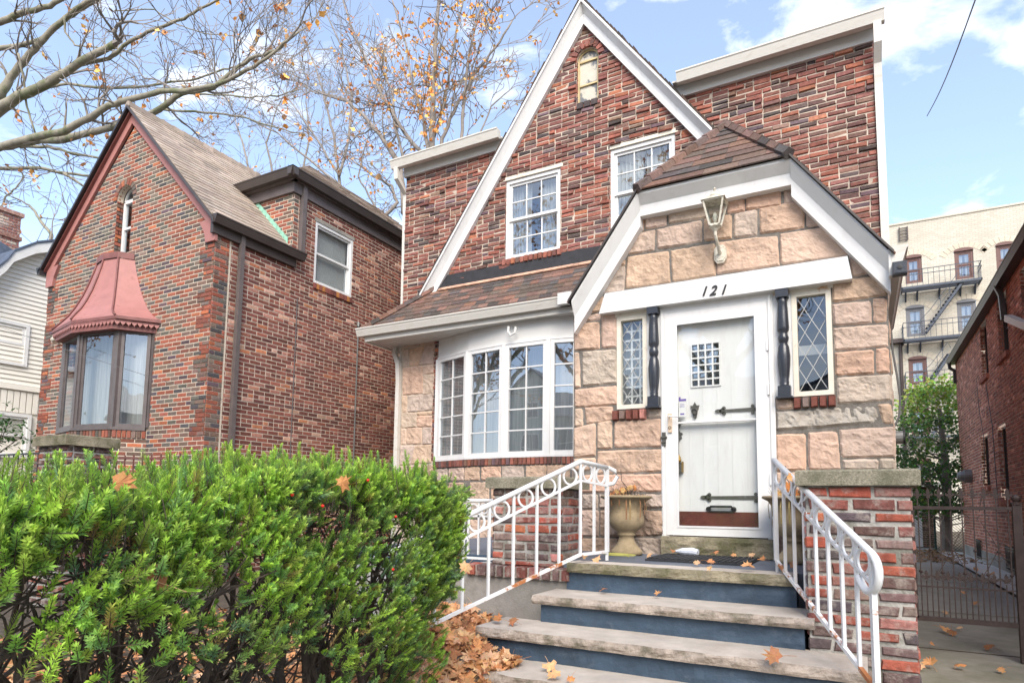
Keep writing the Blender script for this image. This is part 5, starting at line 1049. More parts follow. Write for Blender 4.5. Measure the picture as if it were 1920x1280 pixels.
# arched window
cu = (aw2[0] + aw2[1]) / 2; a = MB()
a.fbox(FN, aw2[0] + .0, aw2[0] + .06, aw2[2], aw2[3], -.16, -.11).fbox(FN, aw2[1] - .06, aw2[1], aw2[2], aw2[3], -.16, -.11).fbox(FN, aw2[0] + .06, aw2[1] - .06, aw2[3] - .03, aw2[3] + .03, -.16, -.105)
zmid = lerp(aw2[2], aw2[3], .52); a.fbox(FN, aw2[0] + .06, aw2[1] - .06, zmid - .02, zmid + .02, -.16, -.115)
a.tube([FN.p(cu + (r2 - .02) * math.cos(t), aw2[3] + .02 + (r2 - .03) * math.sin(t), -.13) for t in [math.pi * i / 12 for i in range(13)]], .022, 4, up=(0, -1, 0))
a = a.build('arched_window', M['whitecl'], ln)
m = MB(); m.poly([FN.p(u, v, -.14) for u, v in [(aw2[0], aw2[2]), (aw2[1], aw2[2])] + [(cu + r2 * math.cos(t), aw2[3] + r2 * math.sin(t)) for t in [math.pi * i / 10 for i in range(11)]]]); m.build('pane', M['glass'], a)
m = MB(); m.fbox(FN, aw2[0] - .1, aw2[1] + .1, aw2[2] - .1, aw2[3] + r2 + .1, -.5, -.45); m.build('room_lining', M['dark'], a); m = MB(); m.fbox(FN, aw2[0] + .06, cu + .02, aw2[2], aw2[3], -.25, -.24); m.build('curtain', M['curtain'], a)
# rakes
YNF = YN - .15
def nb2(p, q, vt, y0, y1, nm, mm): return board(p, q, vt, y0, y1, nm, M[mm], ln)
re_, le_ = (XR + .05, 4.22), (XLn - .03, 4.24)
nb2((NA[0], NA[1] - .02), re_, .21, YN - .05, YN - .008, 'rake_board', 'pink'); nb2((NA[0], NA[1] - .02), le_, .21, YN - .05, YN - .008, 'rake_board', 'pink')
nb2((NA[0], NA[1] + .0), re_, .05, YN - .10, YN - .051, 'rake_trim', 'pinkdk'); nb2((NA[0], NA[1] + .0), le_, .05, YN - .10, YN - .051, 'rake_trim', 'pinkdk')
for x0, x1, s in ((XR - .28, XR + .05, 1), (XLn - .03, XLn + .30, -1)):
    m = MB(); P = [(XR + .05, 4.22), (XR + .05, 3.90), (XR - .17, 3.90), (XR - .2, 4.05), (XR - .34, 4.26)] if s > 0 else [(XLn - .03, 4.24), (XLn - .03, 3.9), (XLn + .20, 3.90), (XLn + .22, 4.05), (XLn + .36, 4.28)]
    m.prism([(a_, YN - .052, b_) for a_, b_ in P], (0, .05, 0)); m.build('eave_bracket', M['pink'], ln)
# main gable roof with shingles
PAL_TAN = pick([(4, (.36, .29, .235)), (3, (.32, .26, .21)), (2, (.40, .33, .27)), (1, (.28, .23, .19))], .06)
rv = Vector((NA[0] - (XR + .14), 0, NA[1] + .05 - 4.19)); FR_ = Fr((XR + .14, YN - .13, 4.19), (0, 1, 0), rv, (rv.z, 0, -rv.x))
rm = MB(); rm.poly([(XR + .14, YN - .13, 4.19), (XR + .14, 7.47, 4.19), (-9.75, 7.47, 5.645), (NA[0], 8.6, NA[1] + .05), (NA[0], YN - .13, NA[1] + .05)]).poly([(XLn - .12, YN - .13, 4.21), (XLn - .12, 13.1, 4.21), (NA[0], 13.1, NA[1] + .05), (NA[0], YN - .13, NA[1] + .05)])
rm = rm.build('roof', M['brown'], ln)
Lr = rv.length
shingles(FR_, [(0, .0), (1.62, .0), (1.62, Lr), (0, Lr)], rm, PAL_TAN, .13, .3, 'shingle2', th=.008); shingles(FR_, [(1.62, Lr * .55), (3.3, Lr), (1.62, Lr)], rm, PAL_TAN, .13, .3, 'shingle2', th=.008, vstart=0.)
m = MB(); i = 0
while i < 14: m.tube([(NA[0], YN - .15 + i * .2, NA[1] + .06), (NA[0], YN + .08 + i * .2, NA[1] + .045)], [.07, .065], 5, PAL_TAN()); i += 1
m.build('ridge_cap', M['shingle2'], rm)
board((NA[0], NA[1] + .05), (XLn - .12, 4.20), .06, YN - .16, YN - .12, 'drip_edge', M['black'], ln); board((NA[0], NA[1] + .05), (XR + .14, 4.185), .05, YN - .16, YN - .12, 'drip_edge', M['brown'], ln)
m = MB(); gutter(m, (XR + .07, YN - .14, 4.26), (XR + .07, 7.62, 4.26), (1, 0, 0), .13, .13); m.build('gutter', M['brown'], ln); m = MB(); m.box(XR + .008, XR + .07, YN - .1, 7.5, 4.0, 4.25); m.build('fascia', M['brown'], ln)
m = MB(); gutter(m, (XLn - .05, YN - .16, 4.26), (XLn - .05, 9, 4.26), (-1, 0, 0), .13, .13); m.build('gutter', M['black'], ln)
# upper rear mass: eaves, gutters, hip roof
ez = 5.66
m = MB(); gutter(m, (XR + .1, 7.19, ez), (XR + .1, 13, ez), (1, 0, 0), .14, .13); gutter(m, (-9.82, 7.32, ez), (XR + .23, 7.32, ez), (0, -1, 0), .139, .13); m.build('gutter', M['brown'], ln)
m = MB(); m.box(XR + .012, XR + .10, 7.35, 13, ez - .16, ez - .02).box(XR + .008, XR + .05, 7.44, 13, 5.32, ez - .161); m.box(-10.0, XR + .1, 7.322, 7.43, ez - .16, ez - .02).box(-10.0, XR + .05, 7.39, 7.436, 5.32, ez - .161); m.build('fascia', M['browng'], ln)
rx = -9.7; rz = 6.84; m = MB(); m.poly([(XR + .1, 7.32, ez - .01), (XR + .1, 13, ez - .01), (rx, 11, rz), (rx, 8.9, rz)]).poly([(XR + .1, 7.32, ez - .01), (rx, 8.9, rz), (XLn, 7.32, ez - .01)]).poly([(XLn, 7.32, ez - .01), (rx, 8.9, rz), (rx, 11, rz), (XLn, 13, ez - .01)]).poly([(XR + .1, 13, ez - .01), (rx, 11, rz), (XLn, 13, ez - .01)])
m = m.build('rear_roof', M['brown'], ln); hv2 = Vector((rx - XR - .1, 0, rz - ez)); F5 = Fr((XR + .1, 7.32, ez), (0, 1, 0), hv2, (hv2.z, 0, -hv2.x)); L5 = hv2.length
shingles(F5, [(0, 0), (5.6, 0), (3.7, L5), (1.58, L5)], m, PAL_TAN, .14, .3, 'shingle2'); hv3 = Vector((0, 1.58, rz - ez)); F6 = Fr((XLn, 7.32, ez), (1, 0, 0), hv3, (0, -hv3.z, hv3.y)); shingles(F6, [(1.5, 0), (XR + .1 - XLn, 0), (rx - XLn, hv3.length)], m, PAL_TAN, .14, .3, 'shingle2')
m = MB()   # stepped green flashing against the cheek wall
n_ = 11
for i in range(n_):
    x0 = -9.62 + i * (1.05 / n_); z0 = 4.19 + (XR + .14 - x0) * (rv.z / -rv.x); m.prism([(x0, 7.425, z0 - .06), (x0 + .115, 7.425, z0 - .06 - .115), (x0 + .115, 7.425, z0 + .0), (x0 + .02, 7.425, z0 + .075)], (0, .012, 0))
m.build('stepped_flashing', M['green'], ln)
m = MB(); pipe(m, [(XR + .05, 7.62, ez - .1), (XR + .05, 7.62, 4.32)], .085, up=(0, 1, 0)); m.build('corner_board', M['browng'], ln)
def yat(px, py, X): return aX(px, py, X).y
yd = yat(455, 441, XR + .06)
m = MB(); pipe(m, [(XR + .06, yd, 4.14), (XR + .06, yd, GZ + .1)], .07, up=(0, 1, 0)); m.build('downspout', M['browng'], ln)
yc = yat(671, 612, XR + .02); zc = aX(671, 606, XR + .02).z
m = MB(); m.tube([(XR + .03, yc, GZ), (XR + .03, yc, zc)], .014, 6).tube([(XR + .03, yc, zc - .06), (XR + .03, yc, zc + .02)], .03, 8); m.build('conduit', M['vent'], ln)
yc = yat(556, 600, XR + .02); m = MB(); m.tube([(XR + .016, yc, GZ), (XR + .016, yc, aX(556, 560, XR).z)], .007, 4); m.build('cable', M['wire'], ln)
# bay window
bay = MB(); N0q = [Vector((*p, 0)) for p in BQ]
bay.prism([(x, y - .04, q0 - .05) for x, y in BQ[:]], (0, 0, .05)); bay.prism([(x, y - .02, q1) for x, y in BQ], (0, 0, .1))
for x, y in BQ: bay.box(x - .035, x + .035, y - .02, y + .05, q0, q1)
bay = bay.build('bay_window', M['browng'], ln, label='angled brown framed bay window')
mmk = MB(); rwl = MB()
for i in range(4):
    A, B = N0q[i], N0q[i + 1]; U = (B - A).normalized(); N = Vector((U.y, -U.x, 0)); Lw = (B - A).length; F = Fr(A, U, Z3, N)
    if Lw > .5:
        halves = [(0, Lw)]
    else: halves = [(0, Lw)]
    for (a_, c_) in halves:
        s = MB(); e = .035; f_ = .05
        s.fbox(F, a_ + e, a_ + e + f_, q0, q1, -.03, .01).fbox(F, c_ - e - f_, c_ - e, q0, q1, -.03, .01).fbox(F, a_ + e + f_, c_ - e - f_, q1 - f_, q1, -.03, .01).fbox(F, a_ + e + f_, c_ - e - f_, q0, q0 + f_, -.03, .01)
        if Lw > .5: s.fbox(F, a_ + e + f_, a_ + e + f_ + .05, q0 + f_, q1 - f_, -.03, -.012).fbox(F, c_ - e - f_ - .05, c_ - e - f_, q0 + f_, q1 - f_, -.03, -.012)
        s.build('sash', M['browng'], bay)
        if c_ - a_ > .25: MB().poly([F.p(a_ + e + f_, q0 + f_, -.02), F.p(c_ - e - f_, q0 + f_, -.02), F.p(c_ - e - f_, q1 - f_, -.02), F.p(a_ + e + f_, q1 - f_, -.02)]).build('pane', M['glassbay'], bay)
    u = 0
    while u < Lw - .02: slab(rwl, F, [(u + .003, q0 - .17), (min(u + .062, Lw), q0 - .17), (min(u + .062, Lw), q0 - .055), (u + .003, q0 - .055)], -.02, .03, .004, PAL_LN()); u += .067
    mmk.fbox(F, 0, Lw, GZ, q0 - .055, -.03, 0); bricks(rwl, F, [(0, GZ), (Lw, GZ), (Lw, q0 - .18), (0, q0 - .18)], **kw)
MB().prism([(x, y + (.28 if 0 < i < 4 else .02), q0) for i, (x, y) in enumerate(BQ)], (0, 0, q1 - q0)).build('room_lining', M['curtgrey'], bay)
mmk.build('bay_base', M['mortar2'], ln); rwl.build('bay_base_bricks', M['brick2'], ln, recalc=False)
# bell roof: rings of polygon scaled towards the wall
cxB = -10.93
def ringpts(s, z, out=.0):
    P = []
    for i, (x, y) in enumerate(BQ):
        o = out; P.append((cxB + (x - cxB) * s * (1 + o), YN - (YN - y) * (s if s < 1 else 1) * (1 + o * 1.6) - (.12 * s), z) if 0 < i < 4 else (cxB + (x - cxB) * s * (1 + o), YN, z))
    return P
zb0 = 2.84; prof = [(1.16, 0), (1.06, .04), (.95, .11), (.83, .22), (.72, .37), (.61, .56), (.515, .78), (.44, .98), (.395, 1.13)]
m = MB(); K0 = []
for s, dz_ in prof: K0.append(len(m.v)); m.v += ringpts(s, zb0 + dz_)
for a_, c_ in zip(K0[:-1], K0[1:]):
    for i in range(4): m.face((a_ + i, a_ + i + 1, c_ + i + 1, c_ + i))
m.poly(ringpts(prof[0][0], zb0)); br = m.build('bay_roof', M['pink'], ln, label='dull red bell shaped metal roof')
m = MB()
for i in (1, 2, 3): m.tube([Vector(ringpts(s, zb0 + d)[i]) + Vector((0, -.01, .01)) for s, d in prof], .016, 5)
m.build('standing_seam', M['pinkdk'], br, smooth=True)
m = MB(); P0, P1 = ringpts(.40, zb0 + 1.13), ringpts(.40, zb0 + 1.23)
k = len(m.v); m.v += [tuple(Vector(p) + Vector((0, -.02, 0))) for p in P0 + P1]
for i in range(4): m.face((k + i, k + i + 1, k + i + 6, k + i + 5))
m.face((5, 6, 7, 8, 9)); m.build('cap_band', M['pinkdk'], br)
m = MB()
for (s, z0, z1) in ((1.17, -.05, 0), (1.13, -.10, -.05), (1.06, -.20, -.10)):
    P0, P1 = ringpts(s, zb0 + z0), ringpts(s, zb0 + z1); k = len(m.v); m.v += P0 + P1
    for i in range(4): m.face((k + i, k + i + 1, k + i + 6, k + i + 5))
    m.face(range(k, k + 5)); m.face(range(k + 9, k + 4, -1))
m.build('cornice', M['pinkdk'], br)
m = MB(); P0 = [Vector(p) for p in ringpts(1.125, zb0 - .10)]
for i in range(4):
    A, B = P0[i], P0[i + 1]; L_ = (B - A).length; nn = max(1, int(L_ / .075)); U = (B - A) / nn; N = Vector((U.y, -U.x, 0)).normalized() * .012
    for j in range(nn): a_ = A + U * j; m.prism([a_ + U * .05 + Z3 * .012, a_ + U * .95 + Z3 * .012, a_ + U * .82 - Z3 * .02, a_ + U * .62 - Z3 * .028, a_ + U * .5 - Z3 * .052, a_ + U * .38 - Z3 * .028, a_ + U * .18 - Z3 * .02], N)
m.build('scalloped_trim', M['pink'], br)
o = aY(104, 635, YN - .1); t = thing('flood_light', 'pale twin flood light at the left corner of the bay window', 'light', tuple(o)); MB().lathe([(.03, -.09), (.055, -.06), (.05, .0), (.045, .04), (.03, .07)], (0, 0, 0), 12).build('lamp_head', M['lampw'], t, smooth=True)
l_ = bpy.data.objects['lamp_head']; l_.matrix_local = Matrix.Rotation(math.radians(75), 4, 'Y') @ Matrix.Translation(base[t.name]); MB().tube([o, o + Vector((.04, .09, -.08))], .014, 6).build('stem', M['lampw'], t)
# wires
P = [aY(0, 613, 4.6), aY(140, 661, 4.9), aY(287, 708, 5.5)]
W_ = MB(); pts = [P[0].lerp(P[1], i / 6) for i in range(7)] + [P[1].lerp(P[2], i / 6) for i in range(1, 7)]; pts = [P[0] + (P[0] - P[1]) * 1] + pts; W_.tube(pts, .0045, 4)
P = [aY(287, 708, 5.5), aX(420, 749, XR + .05), aX(700, 780, XR + .05)]; W_.tube(P, .0035, 4)
tag(W_.build('service_wire', M['wire']), 'thin wire crossing in front of the left house bay window', 'wire')
W_ = MB(); A, B = aY(1850, -60, 10), aY(1738, 218, 22); W_.tube([A.lerp(B, i / 10) - Z3 * .6 * math.sin(math.pi * i / 10) * .3 for i in range(11)], .012, 4); tag(W_.build('overhead_wire', M['wire']), 'single overhead wire hanging in the sky at upper right', 'wire')
# front pier and rails of the neighbour
po = aY(75, 818, 3.9)
pier('brick_pier', 'dark mossy brick pier with stone cap before the left house bay', po.x - .0, po.x + .62, 3.9, 4.4, GZ, po.z - .12, po.z, .05, capm='sillmoss', pal=pick([(3, (.10, .055, .045)), (2, (.07, .05, .045)), (1, (.25, .08, .05))], .15))
t = thing('iron_railing', 'thin rusty red railing between the hedge and the left house', 'railing', (po.x + .7, 4.2, GZ)); a_, c_ = aY(150, 857, 4.1), aY(346, 860, 4.1)
m = MB(); m.tube([(po.x + .62, 4.1, a_.z), (c_.x, 4.1, c_.z)], .013, 4).tube([(po.x + .62, 4.1, a_.z - .5), (c_.x, 4.1, c_.z - .5)], .013, 4); m.build('top_rail', M['rust'], t)
x = po.x + .75
while x < c_.x: m = MB(); m.tube([(x, 4.1, a_.z), (x, 4.1, GZ)], .009, 4); m.build('baluster', M['rust'], t); x += .16
t = thing('iron_railing', 'short black iron railing left of the mossy neighbour pier', 'railing', (po.x - .5, 4.1, GZ)); a_ = aY(20, 852, 4.1)
m = MB(); m.tube([(po.x - .0, 4.1, a_.z), (po.x - 1.6, 4.1, a_.z)], .016, 4); m.build('top_rail', M['black'], t)
for i in range(12): m = MB(); m.tube([(po.x - .08 - i * .12, 4.1, a_.z), (po.x - .08 - i * .12, 4.1, GZ)], .008, 4); m.build('baluster', M['black'], t)
# ============================================================ WHITE HOUSE FAR LEFT
XW = -16.0; wh = thing('siding_house', 'cream clapboard house with navy roof behind the left brick house', 'house', (-19, 9, GZ))
def wx(px, py): p = aX(px, py, XW); return (p.y, p.z)
FW = Fr((XW, 0, 0), (0, 1, 0), Z3, (1, 0, 0))
ptsW = [wx(-60, 560), wx(0, 512), wx(14, 495), wx(56, 479), wx(100, 474)]
ya, yb2 = ptsW[0][0] - .5, ptsW[-1][0] + 5
b = MB(); poly_up = [(ya, GZ), (yb2, GZ), (yb2, ptsW[-1][1] - .1)] + [(p[0], p[1]) for p in ptsW[::-1]]
b.prism([FW.p(u, v, -.02) for u, v in poly_up], (-.2, 0, 0)); b.box(XW - 6, XW - .22, ya, yb2, GZ, ptsW[1][1] - .5)
whw = b.build('wall', M['siding'], wh)
z = wx(50, 730)[1] + .08; b = MB()
while z < ptsW[-1][1]:
    q = clip([(ya, z), (yb2, z), (yb2, z + .1), (ya, z + .1)], ccw(poly_up)); 
    if len(q) > 2:
        zlo = min(p[1] for p in q); k = len(b.v); b.v += [tuple(FW.p(u, v, .022 * (1 - (v - z) / .1))) for u, v in q] + [tuple(FW.p(u, v, -.015)) for u, v in q]; n = len(q); b.face(range(k, k + n))
        for i in range(n): j = (i + 1) % n; b.face((k + i, k + n + i, k + n + j, k + j))
    z += .1
z = GZ
u = ya
b.fbox(FW, ya, yb2, wx(50, 730)[1] - .04, wx(50, 730)[1] + .07, -.01, .05)
while u < wx(70, 760)[0]: b.fbox(FW, u + .01, u + .11, wx(50, 775)[1], wx(50, 732)[1] - .05, -.01, .015); u += .12
b.build('clapboards', M['siding'], whw)
w0, w1_ = wx(55, 610), wx(55, 690); window(wh, FW, w0[0] - 1.6, w0[0], w1_[1], w0[1], cas=.07, cols=0, setb=-.03, back='curtain', room=.35)
w0, w1_ = wx(58, 778), wx(58, 860); window(wh, FW, w0[0] - 1.0, w0[0], w1_[1], w0[1], cas=.07, cols=0, setb=-.03, back='curtgrey', room=.35)
b = MB()
for p, q in zip(ptsW[:-1], ptsW[1:]): b.prism([FW.p(p[0], p[1], .0), FW.p(q[0], q[1], 0), FW.p(q[0], q[1] + .22, 0), FW.p(p[0], p[1] + .22, 0)], (.28, 0, 0))
b.build('rake_board', M['white'], wh)
b = MB()
for p, q in zip(ptsW[:-1], ptsW[1:]): b.prism([FW.p(p[0], p[1] + .23, .30), FW.p(q[0], q[1] + .23, .30), FW.p(q[0], q[1] + .28, .3), FW.p(p[0], p[1] + .28, .3)], (-6, 0, 0))
bq = [aX(x, y, XW - 3.0) for x, y in ((-40, 450), (0, 452), (42, 480), (42, 520), (-40, 560))]; b.prism(bq, (-3, 0, 0)); b.build('roof', M['navy'], wh)
c = [aX(x, y, XW - 3.5) for x, y in ((-40, 395), (40, 408), (40, 470), (-40, 470))]; F = Fr((XW - 3.5, 0, 0), (0, 1, 0), Z3, (1, 0, 0)); y0, y1, z0, z1 = c[0].y, c[1].y, c[2].z, c[1].z
b = MB(); b.box(XW - 4.4, XW - 3.51, y0, y1, z0 - 1, z1); bricks(b, F, [(y0, z0 - .5), (y1, z0 - .5), (y1, z1), (y0, z1)], course=.075, L=.22, jt=.012, pal=pick([(3, (.24, .10, .08)), (2, (.33, .2, .16)), (1, (.42, .34, .28))], .1), rough=.003, out=.01)
b.box(XW - 4.45, XW - 3.44, y0, y1 + .05, z1 - .0, z1 + .1, (.30, .17, .14)).box(XW - 4.45, XW - 3.45, y0, y1 + .04, z1 - .65, z1 - .55, (.2, .1, .08)); b.build('chimney', M['oldbrick'], wh)
# ============================================================ RIGHT NEIGHBOUR
XN = 2.45; FRN = Fr((XN, 0, 0), (0, 1, 0), Z3, (-1, 0, 0)); YE = 21.3
rn = thing('brick_house', 'right brick house seen along its driveway wall with dark gutter and narrow windows', 'house', (5, 15, GZ))
ZR = 4.32
def rx_(px, py): p = aX(px, py, XN); return (p.y, p.z)
def rwin(xl, xr, yt, yb): a = rx_(xl, (yt + yb) / 2)[0]; c = rx_(xr, (yt + yb) / 2)[0]; zt = rx_((xl + xr) / 2, yt)[1]; zb = rx_((xl + xr) / 2, yb)[1]; return (min(a, c), max(a, c), zb, zt)
wins = [rwin(1839, 1852, 600, 708), rwin(1871, 1890, 548, 668), rwin(1914, 1936, 488, 592), rwin(1841, 1855, 813, 912), rwin(1874, 1890, 794, 936), rwin(1833, 1842, 1010, 1046), rwin(1890, 1925, 1026, 1072)]
b = MB(); plane_holes(b, FRN, [(4, GZ), (YE, GZ), (YE, ZR), (4, ZR)], wins); b.poly([(XN, YE, GZ), (XN + 8, YE, GZ), (XN + 8, YE, ZR), (XN, YE, ZR)]).poly([(XN, 4, GZ), (XN + 8, 4, GZ), (XN + 8, 4, ZR), (XN, 4, ZR)])
rwl = b.build('wall', M['mortarside'], rn)
b = MB(); bricks(b, FRN, [(4, GZ), (YE, GZ), (YE, ZR), (4, ZR)], wins, course=.0705, L=.215, jt=.013, pal=PAL_RN, rough=.0028, out=.007, v0=0, header=6, jit=.0015)
for h in wins:
    reveal(b, FRN, h[0], h[1], h[2], h[3], .14, PAL_RN, .0705, 0)
    if h[2] > 0:
        u = h[0] - .02
        while u < h[1]: slab(b, FRN, [(u, h[2] - .11), (u + .06, h[2] - .11), (u + .06, h[2] - .003), (u, h[2] - .003)], 0, .06, .005, PAL_RN()); u += .07
b.build('facing_bricks', M['brickside'], rwl, recalc=False)
MB().fbox(FRN, 4, YE + .02, GZ, GZ + .28, 0, .012).build('parged_base', M['concrete'], rwl)
for h in wins: window(rn, FRN, *h, cas=.045, cols=0, frame='brown', setb=.10, back='dark', room=.3, glass='glass')
for h in wins[5:]:
    m = MB(); u = h[0]
    while u < h[1]: m.tube([FRN.p(u, h[2], .03), FRN.p(u, h[3], .03)], .008, 4); u += .09
    m.fbox(FRN, h[0], h[1], h[3] - .05, h[3] - .03, .02, .04).fbox(FRN, h[0], h[1], h[2] + .03, h[2] + .05, .02, .04); m.build('window_bars', M['black'], rn)
m = MB(); gutter(m, (XN - .10, 4, ZR - .12), (XN - .10, YE + .1, ZR - .12), (-1, 0, 0), .13, .12); m.build('gutter', M['brown'], rn)
m = MB(); m.box(XN - .10, XN - .003, 4, YE + .1, ZR - .24, ZR - .21).box(XN - .10, XN - .085, 4, YE + .1, ZR - .209, ZR - .1); m.build('soffit', M['brown'], rn)
MB().prism([(XN - .14, 4, ZR - .1), (XN - .14, YE + .1, ZR - .1), (XN + 4, YE + .1, ZR + 1.0), (XN + 4, 4, ZR + 1.0)], (0, 0, .05)).build('roof', M['brown'], rn)
m = MB(); pipe(m, [(XN - .16, YE - .1, ZR - .2), (XN - .15, YE - .1, ZR - .36), (XN - .04, YE - .1, ZR - .45), (XN - .04, YE - .1, ZR - .8)], .08, up=(0, 1, 0)); m.build('downspout', M['brown'], rn)
yp = rx_(1885, 520)[0]; zp = rx_(1893, 594)[1]
m = MB(); pipe(m, [(XN - .15, yp, ZR - .2), (XN - .08, yp, ZR - .4), (XN - .06, yp, zp)], .085, up=(0, 1, 0)); m.build('downspout', M['brown'], rn)
a_, c_ = aX(1890, 596, XN - .1), aX(1945, 618, XN - .1); m = MB(); pipe(m, [a_, c_], .11); m.build('white_downspout', M['whiteold'], rn)
o = aX(1822, 892, XN); t = rn; m = MB(); m.tube([o, o - Vector((.16, 0, 0))], .17, 16); m.tube([o - Vector((.16, 0, 0)), o - Vector((.24, 0, 0)), o - Vector((.30, 0, 0))], [.13, .12, .07], 14); m.build('exhaust_hood', M['vent'], rn)
m = MB(); P = [(XN - .01, rx_(1840, y)[0] + .6 * math.sin(y * .02), rx_(1840, y)[1]) for y in (700, 760, 820, 880, 960)]; m.tube(P, .008, 4); P = [(XN - .012, rx_(x, y)[0], rx_(x, y)[1]) for x, y in ((1850, 720), (1862, 800), (1868, 880), (1873, 950))]; m.tube(P, .01, 4); m.build('cable', M['wire'], rn)
# ============================================================ APARTMENT BLOCK
YA = 44.0; FA = Fr((0, YA, 0), (1, 0, 0), Z3, (0, -1, 0)); ap_ = thing('apartment_building', 'cream brick apartment block with fire escapes rising behind the driveway', 'building', (8, YA, GZ))
zA = 17.3; aw_ = []
for (x0, x1, y0, y1) in ((1697, 1729, 482, 533), (1790, 1826, 469, 525), (1868, 1902, 458, 516), (1699, 1734, 576, 632), (1795, 1831, 565, 622), (1875, 1908, 553, 610), (1704, 1739, 671, 722), (1798, 1834, 660, 715), (1708, 1743, 764, 816), (1800, 1836, 752, 806), (1712, 1746, 860, 905)):
    p, q = aY(x0, (y0 + y1) / 2, YA), aY(x1, (y0 + y1) / 2, YA); aw_.append((p.x, q.x, aY(x0, y1, YA).z, aY(x0, y0 + 3, YA).z))
b = MB(); plane_holes(b, FA, [(-8, GZ), (26, GZ), (26, zA), (-8, zA)], aw_); b.poly([(-8, YA, zA), (26, YA, zA), (26, YA + 12, zA), (-8, YA + 12, zA)]).poly([(-8, YA, GZ), (-8, YA + 12, GZ), (-8, YA + 12, zA), (-8, YA, zA)]); b.fbox(FA, -8, 26, zA, zA + .12, -.3, .05)
m_ = bpy.data.materials.new('cream_brick_wall'); m_.use_nodes = True; n = m_.node_tree.nodes; l = m_.node_tree.links; bs = n['Principled BSDF']; bs.inputs['Roughness'].default_value = .9
tcx = n.new('ShaderNodeTexCoord'); sx = n.new('ShaderNodeSeparateXYZ'); cx_ = n.new('ShaderNodeCombineXYZ'); l.new(tcx.outputs['Object'], sx.inputs[0]); l.new(sx.outputs[0], cx_.inputs[0]); l.new(sx.outputs[2], cx_.inputs[1])
bt = n.new('ShaderNodeTexBrick'); l.new(cx_.outputs[0], bt.inputs[0]); bt.inputs['Scale'].default_value = 1; bt.inputs['Brick Width'].default_value = .30; bt.inputs['Row Height'].default_value = .115; bt.inputs['Mortar Size'].default_value = .012; bt.inputs['Color1'].default_value = (.54, .50, .42, 1); bt.inputs['Color2'].default_value = (.45, .42, .35, 1); bt.inputs['Mortar'].default_value = (.36, .32, .26, 1); bt.inputs['Mortar Smooth'].default_value = .3
nz = n.new('ShaderNodeTexNoise'); nz.inputs['Scale'].default_value = .35; nz.inputs['Detail'].default_value = 8; l.new(tcx.outputs['Object'], nz.inputs[0]); rp = n.new('ShaderNodeMapRange'); rp.inputs[1].default_value = .45; rp.inputs[2].default_value = .7; rp.inputs[4].default_value = .5; l.new(nz.outputs[0], rp.inputs[0]); mx = n.new('ShaderNodeMix'); mx.data_type = 'RGBA'; l.new(rp.outputs[0], mx.inputs[0]); l.new(bt.outputs[0], mx.inputs[6]); mx.inputs[7].default_value = (.38, .32, .25, 1); l.new(mx.outputs[2], bs.inputs['Base Color'])
apw = b.build('wall', m_, ap_)
frs = ['brownw', 'brownw', 'brownw', 'greyw', 'greyw', 'greyw', 'brownw', 'brownw', 'brownw', 'greyw', 'brownw']
MATS_b = mat('brownw', (.12, .055, .045), rough=.6, vary=.1); M['brownw'] = MATS_b; M['greyw'] = mat('greyw_', (.14, .14, .15), rough=.6, vary=.1)
for h, f in zip(aw_, frs):
    wdw = window(ap_, FA, *h, cas=.13, cols=0, frame=f, setb=.06, back='curtain', room=.6, glass='glass'); c0 = (h[0] + h[1]) / 2; ww_ = h[1] - h[0]
    m = MB(); pts = [(h[0] - .02, h[3] - .02)] + [(c0 - math.cos(t) * (ww_ / 2 + .02), h[3] + .16 * math.sin(t)) for t in [math.pi * i / 8 for i in range(9)]] + [(h[1] + .02, h[3] - .02)]; m.prism([FA.p(u, v, .0) for u, v in pts], (0, -.06, 0)); m.build('arched_head', M[f], wdw)
    m = MB()
    for i in range(10):
        t0 = math.pi * (.18 + .064 * i); cc = (c0, h[3] - .9); q = [(cc[0] + r * math.cos(t0 + s), cc[1] + r * math.sin(t0 + s)) for r, s in ((1.08, 0), (1.42, 0), (1.42, .17), (1.08, .17))]; slab(m, FA, ccw(q), 0, .02, .01, (.52, .45, .35))
    m.build('brick_arch', M['aptbrick'], wdw)
